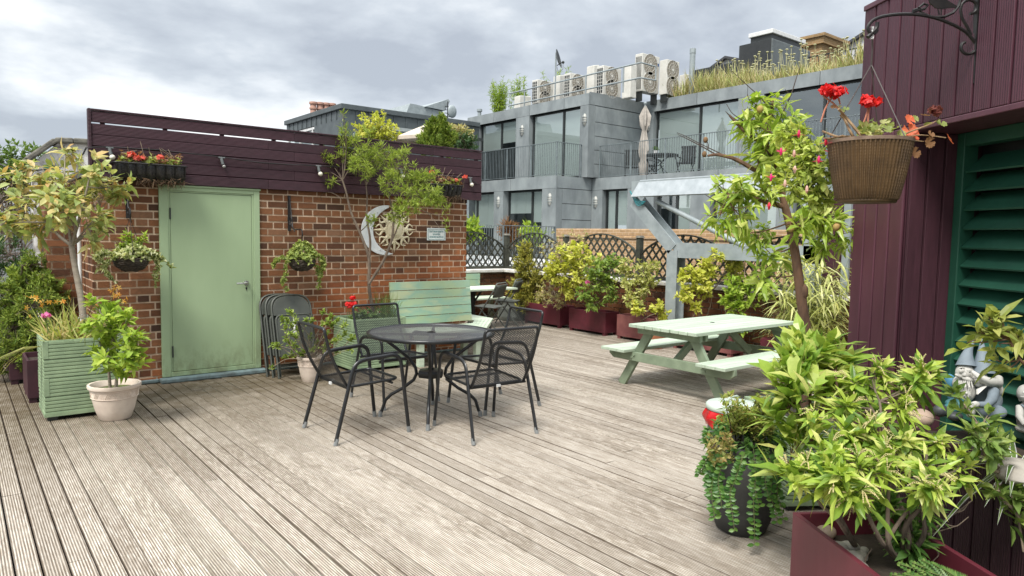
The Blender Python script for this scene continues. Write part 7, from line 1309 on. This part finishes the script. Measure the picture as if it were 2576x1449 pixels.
for s in ([(560, 560), (570, 640), (580, 720), (570, 800), (580, 900), (605, 970)], [(550, 600), (575, 760), (560, 900), (565, 1020), (570, 1150), (565, 1240)], [(640, 560), (690, 660), (690, 800), (680, 900), (720, 1000), (725, 1080)], [(690, 560), (740, 700), (720, 850), (750, 950), (770, 1060)], [(500, 590), (460, 700), (400, 800), (395, 880), (405, 960), (420, 1060), (430, 1140)], [(360, 570), (300, 650), (280, 760), (265, 880), (285, 1000), (290, 1050)], [(400, 590), (330, 700), (310, 800), (330, 880), (340, 980)], [(480, 600), (470, 680), (440, 760), (400, 860)], [(300, 560), (230, 640), (210, 700), (180, 740)], [(330, 560), (260, 700), (250, 800), (265, 900)], [(620, 560), (650, 700), (640, 800), (670, 900)]):
    yv = np.array([p[1] for p in s]); Q = rpath([v_(p[0], p[1], -.04 + .05 * max(0, (p[1] - 900) / 400) + .12 * abs((p[0] - 550) / 300) ** 2) for p in s], .05, 5); st.tube(Q, .0018, 4, False); Q = np.array(Q); ln = len(Q); m_ = int(7 + len(s) * 1.6); f = np.linspace(.05, .99, m_) * (ln - 1.01); i = f.astype(int); X = Q[i] + (Q[i + 1] - Q[i]) * (f - i)[:, None]
    for sg in (-1, 1): Dd = np.tile(RT * sg, (m_, 1)) + ra.normal(size=(m_, 3)) * .25 + (0, 0, .1); lf.leaves(X, Dd, -FWD + (0, 0, .5), ra.uniform(.028, .04, m_), ra.uniform(.018, .024, m_), 2, .15, .15)
st.build('stems', M['greenstem'], t); lf.build('foliage', G['vinca'], t)
t, o = start('azalea', 'small leaved azalea with upright twiggy shoots in the charcoal pot', 'shrub', pc_, 'plants in the charcoal pot'); st = MB(o); lf = MB(o); az = lambda x, y, d=0.: gd(*r3(x, y), 3.66 + d); tips = []
for (x, y) in ((350, 200), (440, 215), (440, 270), (490, 245), (590, 195), (640, 210), (700, 190), (690, 230), (600, 270), (560, 300), (510, 300), (420, 310), (640, 290), (690, 310), (720, 280), (380, 240), (460, 330), (540, 350), (650, 350), (480, 380), (590, 370), (700, 370), (640, 400), (430, 390)): e_ = az(x, y, ra.normal() * .06); s = pc_ + ra.normal(size=3) * (.05, .05, 0); st.tube([s, (s + e_) / 2 + ra.normal(size=3) * .02, e_], [.004, .002], 5, False); tips += [e_, e_ * .85 + s * .15, e_ * .7 + s * .3, e_ * .55 + s * .45]
tips = np.array(tips); tips = np.concatenate([tips, tips + ra.normal(size=tips.shape) * .02]); whorls(lf, ra, tips, np.tile((0, 0, 1.), (len(tips), 1)) + ra.normal(size=(len(tips), 3)) * .5, 11, .031, .013, 1, (.3, 1.4), .03); st.build('stems', M['twig_d'], t); lf.build('foliage', leafm('azalea_leaf', (.14, .21, .035), (.28, .35, .07), (.44, .47, .15), (.38, .30, .11)), t)
t, o = start('sedum', 'tawny leaved trailing plant at the side of the charcoal pot', 'plant', pc_ + (-.12, .05, 0), 'plants in the charcoal pot'); lf = MB(o); st = MB(o); n = 80; P = np.stack([v_(240 + 170 * ra.random(), 460 + 220 * ra.random(), .06 + ra.normal() * .06) for _ in range(n)]); st.tube([pc_ + (-.12, .05, 0), v_(330, 480), v_(270, 560)], .003, 4, False); whorls(lf, ra, P, ra.normal(size=(n, 3)) + (0, 0, .6), 5, .024, .018, 1, (.4, 1.5), .02); st.build('stems', M['twig_d'], t); lf.build('foliage', leafm('tawny_leaf', (.30, .24, .09), (.38, .34, .12), (.20, .26, .07), (.28, .15, .07)), t)
# ---- front maroon planter
ZM = .45; mc = gz(*r3(835, 1003), ZM)[:2]
M['maroon_n'] = plain('maroon_painted_ply', (.125, .022, .034), (.098, .017, .027), 3, .38, bump=.1, bscale=14, stretch=(2, 2, .5))
LM, WM = 1.35, .44   # length towards the camera, width towards the wall
t = thing('box_planter', 'large maroon box planter with pebbles and a pieris, closest to the camera', 'planter', (*mc, 0), WRZ); b = MB(); T = .022     # local -x towards camera, local -y towards the wall
b.box((-LM, -T, .03), (0, 0, ZM)); b.box((-LM, -WM, .03), (0, -WM + T, ZM)); b.box((-T, -WM + T, .03), (0, -T, ZM)); b.box((-LM, -WM + T, .03), (-LM + T, -T, ZM)); b.build('side_board', M['maroon_n'], t, bevel=.003); b = MB(); b.box((-LM + T, -WM + T, .05), (-T, -T, ZM - .10)); b.build('soil', M['soil'], t); 
for x in (-LM + .01, -.07):
    for y in (-WM + .01, -.07): b = MB(); b.box((x, y, 0), (x + .06, y + .06, .03)); b.build('foot', M['maroon_d'], t)
b = MB(); b.prism([(-.30, .0006, .30), (-.293, .0006, .29), (-.296, .0006, .27), (-.302, .0006, .262), (-.306, .0006, .28)], (0, .001, 0)); b.build('paint_chip', M['white'], t)
Mw = np.array([[WD[0], -WN[0], 0], [WD[1], -WN[1], 0], [0, 0, 1.]])
def ml(x, y, z): return np.array([mc[0], mc[1], 0]) + Mw @ np.array([x, y, z])
M['pebble'] = plain('grey_pebble', (.42, .39, .34), (.30, .275, .24), 9, .7, bump=.2); M['pebble_p'] = plain('pinkish_pebble', (.45, .33, .26), (.36, .27, .21), 9, .7, bump=.2)
rs = np.random.default_rng(6)
peb = [(1030, 1080, .030), (1000, 1110, .02), (1065, 1140, .042), (1155, 1250, .035), (1230, 1245, .034), (1275, 1320, .034), (1310, 1310, .028), (1210, 1290, .022), (1300, 1380, .03), (960, 1085, .022), (1240, 1370, .018), (1200, 1310, .016), (1330, 1270, .02)]
plab = ['small round pebble at the back corner of the maroon planter', 'half buried pebble behind the round back corner pebble', 'long tan pebble beside the pieris stem', 'rounded grey pebble of the middle pair in the maroon planter', 'upright grey pebble of the middle pair in the maroon planter', 'broad pale pebble at the near inner edge of the maroon planter', 'pale pebble touching the broad one in the maroon planter', 'small pebble wedged under the middle pair', 'pale pebble at the bottom edge of the picture', 'flat pebble against the back corner board', 'tiny pebble below the middle pair', 'tiny pebble squeezed between the middle pair and the broad one', 'small pebble half under the pieris twigs']
for (x, y, r), lb in zip(peb, plab):
    c = gz(*r3(x, y), ZM - .10 + r * .6); t = thing('pebble', lb, 'pebble', c - (0, 0, r * .6), rs.random() * 3, 'pebbles in the maroon planter'); b = MB(); b.ball((0, 0, r * .5), (r * 1.25, r * .95, r * .7), 14, 10); b.V[0] = b.V[0] + rs.normal(size=3) * .0 + .05 * r * np.sin(b.V[0] * 60); b.build('stone', M['pebble'] if r != .042 else M['pebble_p'], t, True)
# ---- pieris
rq = np.random.default_rng(19); base = ml(-.30, -.30, ZM - .1); DPi = 2.62; pq = lambda x, y, d=0.: gd(*r4(x, y), DPi + d); t, o = start('pieris', 'large bright yellow green pieris with leaf rosettes and tassels in the near maroon planter', 'shrub', base); st = MB(o); lf = MB(o); low = MB(o); ta_ = MB(o)
b2_ = ml(-.16, -.2, ZM - .1); limbs = [[base, pq(720, 1230), pq(880, 1010), pq(930, 930)], [base, pq(740, 1250), pq(745, 1000), pq(750, 880), pq(780, 800)], [base, pq(690, 1210), pq(610, 1040), pq(560, 900), pq(540, 800)], [b2_, pq(420, 1080), pq(340, 1010), pq(290, 970), pq(260, 850)], [b2_, pq(425, 1060), pq(440, 950), pq(460, 850)], [base, pq(850, 1110), pq(1000, 960), pq(985, 800), pq(1000, 650)], [base, pq(1000, 1170), pq(960, 990), pq(960, 900)], [base, pq(900, 1200), pq(740, 700, .15), pq(690, 300, .25)], [base, pq(760, 740, .15), pq(740, 520, .2), pq(640, 350, .3)]]
for s in limbs: st.tube(rpath(s, .08, 5), [.011, .007, .005], 7)
starts = np.concatenate([np.array(s[2:]) for s in limbs]); lob = [(pq(x, y, d), r * .5992 / 1.56522 / FPX * DPi, max(2, int(n * .85))) for x, y, r, n, d in ((640, 130, 100, 7, .35), (560, 190, 80, 4, .35), (960, 130, 110, 8, .3), (900, 220, 80, 4, .3), (820, 330, 80, 4, .25), (430, 330, 90, 5, .3), (300, 430, 80, 4, .25), (620, 500, 100, 7, .15), (480, 560, 90, 5, .15), (860, 560, 90, 5, .15), (1080, 560, 80, 4, .2), (230, 720, 110, 7, .05), (400, 700, 100, 7, 0), (420, 800, 90, 6, -.1), (300, 820, 80, 5, 0), (590, 760, 110, 8, -.05), (760, 700, 80, 5, .0), (980, 810, 100, 6, -.1), (1210, 740, 90, 5, .05), (490, 890, 80, 5, -.1), (560, 930, 60, 3, -.1), (160, 800, 70, 4, 0), (1010, 720, 60, 3, 0), (700, 620, 70, 4, .1), (340, 620, 80, 5, .1))]
tp, ax = grow(rq, starts, lob, st, .0045, .002); tv2 = ax + (-FWD) * .35; whorls(lf, rq, tp, tv2, 13, .074, .0215, 2, (.2, 1.4), .035, .25, .4, .28); whorls(lf, rq, tp - ax * .05, ax, 4, .074, .0205, 2, (.9, 1.8), .03, .2, .6, .3)
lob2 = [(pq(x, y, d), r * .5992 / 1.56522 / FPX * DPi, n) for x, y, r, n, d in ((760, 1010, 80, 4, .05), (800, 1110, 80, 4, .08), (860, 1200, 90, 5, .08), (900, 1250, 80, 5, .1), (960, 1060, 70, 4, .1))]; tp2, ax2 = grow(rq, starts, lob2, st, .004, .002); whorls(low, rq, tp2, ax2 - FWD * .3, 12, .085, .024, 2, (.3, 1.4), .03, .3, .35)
for s in ([(1000, 1180), (1120, 1080), (1200, 1030), (1300, 950)], [(1030, 1070), (1130, 1110), (1190, 1130), (1275, 1060)], [(1200, 1030), (1240, 1020), (1280, 960)], [(960, 1200), (1060, 1160), (1180, 1125)], [(1040, 940), (1000, 1000), (960, 1060)], [(1000, 1210), (1060, 1270), (1085, 1310), (1040, 1350)], [(600, 1420), (590, 1340), (640, 1270)], [(1110, 985), (1020, 1010), (980, 1060)]): st.tube(rpath([pq(*p, .1) for p in s], .04, 4), [.0045, .002], 5, False)
for i in rq.choice(len(tp), 46, False):
    p = tp[i] + ax[i] * .02
    for j in range(4):
        d = nrm(ax[i] + rq.normal(size=3) * .7); q2 = p + d * .055 - (0, 0, .01); ta_.tube([p, p + d * .03 + (0, 0, .008), q2], .0011, 3, False)
        for f in np.linspace(.25, 1, 6): ta_.ball(p + (q2 - p) * f + (0, 0, .006 * math.sin(f * 3)), .0028, 5, 4)
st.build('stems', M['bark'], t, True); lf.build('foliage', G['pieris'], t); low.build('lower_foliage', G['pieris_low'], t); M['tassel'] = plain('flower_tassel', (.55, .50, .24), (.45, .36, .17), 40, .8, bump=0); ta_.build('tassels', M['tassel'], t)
# fern at bottom edge
base = ml(-.55, -.38, ZM - .1); t, o = start('fern', 'small green fern at the very bottom of the near maroon planter', 'fern', base); lf = MB(o); st = MB(o)
for (x, y) in ((820, 1370), (900, 1360), (960, 1340), (1040, 1370), (1100, 1400), (860, 1440), (1010, 1420), (770, 1440)):
    e_ = pq(x, y, -.12); st.tube([base, (base + e_) / 2 + (0, 0, .02), e_], [.003, .0015], 4, False); f = np.linspace(.2, 1, 16); X = base + (e_ - base) * f[:, None]; sd_ = nrm(np.cross(e_ - base, -FWD))
    for sg in (-1, 1): lf.leaves(X, np.tile(sd_ * sg + nrm(e_ - base) * .5, (16, 1)), -FWD + (0, 0, .6), .06 * (1.15 - f), .016, 1, .1, .3)
st.build('stems', M['greenstem'], t); lf.build('fronds', G['pieris_low'], t)
# ---- glossy bay shrub behind
base = gp3c * (1, 1, 0) + WD * -.35 + WN * .3 + (0, 0, .5); rbx = np.random.default_rng(23); DBy = 3.2; bq = lambda x, y, d=0.: gd(*r4(x, y), DBy + d); t, o = start('bay_shrub', 'tall glossy broad leaved bay shrub with upright shoots behind the pieris', 'shrub', base); st = MB(o); lf = MB(o)
limbs = [[base, bq(260, 600), bq(200, 430), bq(150, 300), bq(110, 150)], [base, bq(270, 590), bq(230, 380), bq(235, 150), bq(225, 20)], [base, bq(130, 740), bq(95, 740)], [base, bq(330, 300), bq(320, 120)], [base, bq(420, 300), bq(400, 110)]]
for s in limbs: st.tube(rpath(s, .08, 5), [.010, .007, .005], 7)
starts = np.concatenate([np.array(s[2:]) for s in limbs]); lob = [(bq(x, y, d), r * .5992 / 1.56522 / FPX * DBy, n) for x, y, r, n, d in ((80, 130, 80, 5, 0), (190, 170, 90, 6, -.1), (120, 240, 80, 4, 0), (220, 40, 80, 6, 0), (330, 60, 80, 5, .1), (300, 200, 90, 5, .1), (60, 60, 60, 3, .1), (400, 130, 80, 5, .15), (60, 360, 90, 4, 0), (160, 430, 80, 4, 0), (120, 570, 70, 3, 0), (90, 700, 45, 2, -.1), (250, -40, 80, 5, .1), (180, -90, 60, 3, .1), (400, 20, 70, 4, .2), (470, 60, 60, 3, .25), (540, 280, 80, 4, .2), (640, 380, 60, 3, .15), (380, -60, 60, 3, .2), (100, -30, 60, 3, .1))]; tp, ax = grow(rbx, starts, lob, st, .005, .0025); whorls(lf, rbx, tp, ax * .6 + (0, 0, .7), 8, .128, .043, 2, (.15, 1.15), .10, .2, .35, .28); st.build('stems', M['bark_r'], t, True); lf.build('foliage', G['bay'], t)
# ---- gnome planter
ZG = .72; gA = gz(*r4(870, 440), ZG); gB = gz(*r4(1639, 800), ZG)
off = np.dot((gA + gB) / 2 - WP, WN); ax0 = np.dot(gA - WP, WD)
t = thing('raised_planter', 'dark plum ribbed raised planter under the louvres holding the stone figures', 'planter', WP0 - (0, 0, 0) + WN * off, WRZ); b = MB(); x = ax0 + .02
while x > -1.5: b.box((x - .100, -.02, 0), (x - .004, 0, ZG - .03)); x -= .104
b.build('side_boards', M['purple_dv'] if 'purple_dv' in M else M['purple_v2'] if 'purple_v2' in M else reeded('dark_plum_planter', (.045, .018, .025), (.03, .012, .017), 'X', .0125, .55, .12, .004, (9, 9, 1)), t, bevel=.004); dep = off - (.30 + .0) ; dw_ = .30 + off * 0 - 0
b = MB(); b.box((-1.5, -.035, ZG - .03), (ax0 + .04, .012, ZG)); b.build('top_rail', M['purple_d'], t, bevel=.004); yb = -(-LB - .03 - 0) - 0 + off * 1.; yb = -(.27 - off) if off < .2 else -.2
b = MB(); b.box((-1.5, yb, .05), (ax0 + .02, -.021, ZG - .05)); b.box((-1.5, yb - .0, 0), (ax0 + .02, yb + .02, .05)); b.build('soil', M['soil'], t)
GN = WP + 0; 
def gl(x, y, z): return WP0 + WN * off + WD * x - WN * y + np.array([0, 0, z])      # planter-local point in the world
# stone figures
M['stone_f'] = plain('pale_cast_stone', (.58, .57, .53), (.42, .41, .38), 9, .8, bump=.25, bscale=40); M['stone_b'] = plain('blue_grey_glaze', (.21, .26, .30), (.15, .185, .215), 7, .7, bump=.25, bscale=35); M['teal_g'] = plain('worn_teal_glaze', (.03, .20, .22), (.05, .13, .14), 9, .6, bump=.2); M['blue_g'] = plain('worn_blue_glaze', (.05, .24, .42), (.08, .2, .3), 9, .6, bump=.2); M['boot'] = plain('dark_boot_glaze', (.05, .055, .06), None, 9, .5, bump=.1)
DG = 3.28; gq = lambda x, y, d=0.: gd(*gn(x, y), DG + d); u_ = .48817 / 1.56522 / FPX * DG     # metres per crop pixel
BW = np.stack([RT, FWD * np.array([1, 1, 0]) / np.linalg.norm(FWD[:2]), np.array([0, 0, 1.])], 1)
def blob(mb, x, y, d, rx, ry, rz, tilt=0.): c_, s_ = math.cos(tilt), math.sin(tilt); mb.ball(gq(x, y, d), (rx * u_, rz * u_, ry * u_), 18, 12, BW @ np.array([[c_, 0, s_], [0, 1, 0], [-s_, 0, c_]]))
gb = gq(420, 740); t = thing('gnome_statue', 'stone garden statue of a kissing gnome couple with pointed blue grey hats', 'statue', gb); o = gb
def cone(mb, base, tip, r0, n=20, bend=0.): mb.tube([np.array(base) + (np.array(tip) - np.array(base)) * f + RT * bend * math.sin(PI * f) for f in np.linspace(0, 1, 10)], [r0 * (1 - .93 * f ** .85) for f in np.linspace(0, 1, 10)], n)
b = MB(o); blob(b, 290, 560, .03, 95, 130, 80); blob(b, 215, 470, .04, 45, 80, 50, -.3); b.build('bearded_gnome_coat', M['blue_g'], t, True)
b = MB(o); blob(b, 290, 640, -.02, 120, 50, 70, .1); blob(b, 220, 670, -.04, 60, 45, 50); b.build('trousers', M['teal_g'], t, True); b = MB(o); blob(b, 130, 690, -.06, 60, 50, 50); blob(b, 245, 735, -.08, 60, 36, 50); b.build('boots', M['boot'], t, True)
b = MB(o); blob(b, 325, 385, .0, 68, 78, 66); blob(b, 300, 372, -.035, 22, 20, 18); blob(b, 318, 400, -.042, 18, 20, 20); blob(b, 375, 385, -.02, 26, 26, 26); b.tube([gq(275, 350, -.06), gq(300, 342, -.065), gq(325, 352, -.06)], 5 * u_, 6); b.tube([gq(345, 368, -.06), gq(365, 364, -.06), gq(385, 376, -.055)], 5 * u_, 6)
blob(b, 280, 410, -.035, 36, 16, 18, .35); blob(b, 350, 438, -.04, 52, 20, 20, .3); blob(b, 320, 500, -.01, 74, 90, 52); blob(b, 350, 540, -.02, 60, 80, 46); blob(b, 270, 470, -.01, 40, 60, 40)
for k in range(9): b.tube([gq(255 + 15 * k, 450, -.045), gq(262 + 15 * k + 6 * (-1) ** k, 500, -.062), gq(280 + 12 * k, 575, -.045)], 5 * u_, 5)
b.build('bearded_face', M['stone_f'], t, True); b = MB(o); blob(b, 297, 352, -.062, 7, 5, 5); blob(b, 365, 380, -.058, 7, 5, 5); b.build('eyes', M['boot'], t, True)
b = MB(o); cone(b, gq(335, 330, .0), gq(405, 120, .02), 76 * u_, 22, -.012); b.build('pointed_hat', M['stone_b'], t, True)
b = MB(o); blob(b, 500, 610, .03, 120, 130, 90); blob(b, 540, 700, .0, 115, 65, 85); b.tube([gq(560, 530, -.06), gq(545, 600, -.10), gq(500, 645, -.12), gq(420, 640, -.11)], [40 * u_, 38 * u_, 28 * u_, 22 * u_], 12); b.build('dress', M['stone_b'], t, True)
b = MB(o); blob(b, 445, 440, -.03, 62, 66, 58); blob(b, 385, 440, -.045, 15, 14, 14); b.ball(gq(470, 455, -.07), 18 * u_, 10, 8); blob(b, 440, 485, -.05, 30, 16, 20); b.prism([gq(430, 520, -.085), gq(520, 480, -.08), gq(430, 560, -.10)], FWD * .01); blob(b, 410, 640, -.12, 34, 26, 24)
for k in range(4): b.tube([gq(395, 630 + k * 9, -.13), gq(372, 640 + k * 10, -.13), gq(368, 655 + k * 8, -.125)], 5 * u_, 6)
blob(b, 600, 520, .0, 34, 52, 30, -.3); blob(b, 375, 700, -.11, 34, 46, 26, .4); b.build('kissing_face', M['stone_f'], t, True); b = MB(o); b.tube([gq(398, 425, -.078), gq(412, 430, -.082), gq(425, 427, -.082)], 3 * u_, 5); b.build('closed_eye', M['boot'], t, True)
b = MB(o); cone(b, gq(470, 390, -.02), gq(462, 112, .0), 92 * u_, 22); b.build('pointed_hat', M['stone_b'], t, True); b = MB(o); b.tube([gq(385, 375, -.06), gq(430, 410, -.085), gq(510, 455, -.08), gq(590, 470, -.04), gq(600, 430, .0)], [12 * u_, 22 * u_, 34 * u_, 40 * u_, 30 * u_], 10); b.build('head_scarf', M['stone_f'], t, True)
b = MB(o)
for (x, y) in ((270, 490), (340, 550)):
    for k in range(11): a = k * 2 * PI / 11; c0 = gq(x, y, -.085); e_ = gq(x + 40 * math.cos(a), y + 30 * math.sin(a), -.085); b.leaves([c0], [e_ - c0], -FWD, 40 * u_, 14 * u_, 1, .1, 0)
    b.ball(gq(x, y, -.09), 10 * u_, 8, 6)
b.build('stone_daisies', M['stone_f'], t)
# seated figure cut by the frame edge
gb = gq(800, 820); t = thing('seated_statue', 'pale stone seated child monk statue at the picture edge', 'statue', gb); o = gb; b = MB(o); blob(b, 815, 550, -.02, 62, 72, 58); blob(b, 772, 590, -.01, 12, 26, 12); blob(b, 800, 545, -.075, 8, 12, 8); b.tube([gq(775, 575, -.07), gq(795, 580, -.08), gq(815, 572, -.08)], 4 * u_, 6); b.build('head', M['stone_f'], t, True); b = MB(o); blob(b, 840, 740, .0, 90, 140, 70); b.tube([gq(770, 660, -.04), gq(765, 740, -.07), gq(800, 790, -.09), gq(860, 800, -.09)], [30 * u_, 28 * u_, 22 * u_, 20 * u_], 10); blob(b, 850, 830, -.05, 110, 45, 70); b.build('robe', M['stone_f'], t, True); b = MB(o); b.tube([gq(780, 640, -.055), gq(840, 690, -.085), gq(880, 730, -.08)], 7 * u_, 6); b.build('sash', M['stone_b'], t, True)
for (x, y, r, lb, m_) in ((965, 410, .052, 'big pinkish round stone on the raised planter beside the gnomes', 'pebble_p'), (890, 380, .035, 'smaller tan stone behind the big pinkish stone', 'pebble_p')):
    c = gd(*r4(x, y), 3.25); t = thing('round_stone', lb, 'stone', (c[0], c[1], ZG - .05), .4); b = MB(); b.ball((0, 0, c[2] - ZG + .05), (r * 1.2, r, max(.03, r * .8)), 16, 12); b.build('stone', M[m_], t, True)
c = gd(*r4(1600, 690), 2.75); t = thing('rough_stone', 'rough grey stone under the spider plant', 'stone', (c[0], c[1], ZG - .05), .4); b = MB(); b.ball((0, 0, .05), (.11, .09, .05), 18, 12); b.V[0] = b.V[0] + .006 * np.sin(b.V[0] * 70); b.build('stone', M['pebble'], t, True)
# spider plant
rz_ = np.random.default_rng(40); base = gd(*r4(1590, 520), 2.85); base[2] = ZG - .04; t, o = start('spider_plant', 'striped white edged spider plant at the picture edge', 'plant', base); lf = MB(o); lw_ = MB(o); n = 46; D = np.stack([rz_.normal(size=n) * .9, rz_.normal(size=n) * .9, .9 + .4 * rz_.random(n)], 1); L_ = rz_.uniform(.2, .36, n); Pn = np.tile(base, (n, 1)); lf.leaves(Pn, D, (0, 0, 1.), L_, .017, 3, 0, 1.1); lw_.leaves(Pn + (0, 0, -.0015), D, (0, 0, 1.), L_, .026, 3, 0, 1.1); lf.build('green_stripe', G['mid'], t); lw_.build('foliage', G['white_p'], t)
# serrated shrub with branch hanging in from the right
rw = np.random.default_rng(41); DW = 2.7; wq = lambda x, y, d=0., f=r4: gd(*f(x, y), DW + d); base = gl(-.45, -.08, ZG - .05); t, o = start('hebe_shrub', 'serrated leaved shrub sprawling over the raised planter edge', 'shrub', base); st = MB(o); lf = MB(o)
limbs = [[base, wq(1420, 720), wq(1380, 640), wq(1340, 540), wq(1300, 480)], [base, wq(1440, 760), wq(1430, 680), wq(1400, 590)], [base, wq(1450, 860), wq(1500, 950), wq(1560, 1000), wq(1600, 1050), wq(1620, 1180), wq(1635, 1290)], [base, wq(1400, 560), wq(1300, 400, .1), wq(1250, 330, .1)]]
for s in limbs: st.tube(rpath(s, .08, 5), [.008, .006, .004], 7)
lob = [(wq(x, y, d), r * .5992 / 1.56522 / FPX * DW, n) for x, y, r, n, d in ((1290, 500, 80, 3, 0), (1370, 540, 90, 4, -.05), (1440, 600, 80, 4, -.05), (1250, 330, 50, 2, .1), (1190, 250, 40, 2, .15), (1500, 560, 60, 3, 0), (1480, 890, 50, 3, -.05), (1590, 950, 60, 4, 0), (1620, 1080, 50, 3, 0), (1630, 870, 40, 3, 0), (1420, 400, 40, 2, 0))]; starts = np.concatenate([np.array(s[2:]) for s in limbs]); tp, ax = grow(rw, starts, lob, st, .004, .002); whorls(lf, rw, tp, ax - FWD * .3, 9, .066, .023, 2, (.3, 1.4), .04, .3, .3); st.build('stems', M['twig'], t, True); lf.build('foliage', leafm('serrated_leaf', (.10, .17, .04), (.18, .27, .06), (.30, .36, .1)), t)
base = gl(-.85, -.1, ZG - .05); t, o = start('oak_leaf_shrub', 'lobed leafy branch reaching in front of the louvres from the picture edge', 'shrub', base); st = MB(o); lf = MB(o); oq = lambda x, y, d=0.: gd(*gn(x, y), 2.75 + d); root = oq(1000, 420)
s = [base, root, oq(860, 350), oq(760, 280), oq(700, 150), oq(690, 110)]; st.tube(rpath(s, .08, 5), [.008, .004], 7); lob = [(oq(x, y, d), r * u_ * .5, n) for x, y, r, n, d in ((440, 60, 60, 2, 0), (340, 140, 30, 1, 0), (560, 40, 60, 2, 0), (600, 150, 50, 1, 0), (600, 290, 50, 2, 0), (690, 340, 50, 2, 0), (660, 20, 60, 2, 0), (760, 90, 60, 3, 0), (500, 20, 50, 2, 0), (770, 180, 50, 2, 0), (520, -60, 50, 2, 0), (600, -100, 40, 2, 0))]; tp, ax = grow(rw, [oq(760, 280), oq(700, 150), oq(690, 110), oq(720, 230)], lob, st, .004, .002); whorls(lf, rw, tp, ax - FWD * .2 + RT * -.3, 5, .078, .026, 2, (.2, 1.2), .05, .3, .3); st.build('stems', M['bark_r'], t, True); lf.build('foliage', leafm('olive_leaf', (.16, .20, .04), (.28, .32, .07), (.42, .42, .13)), t)
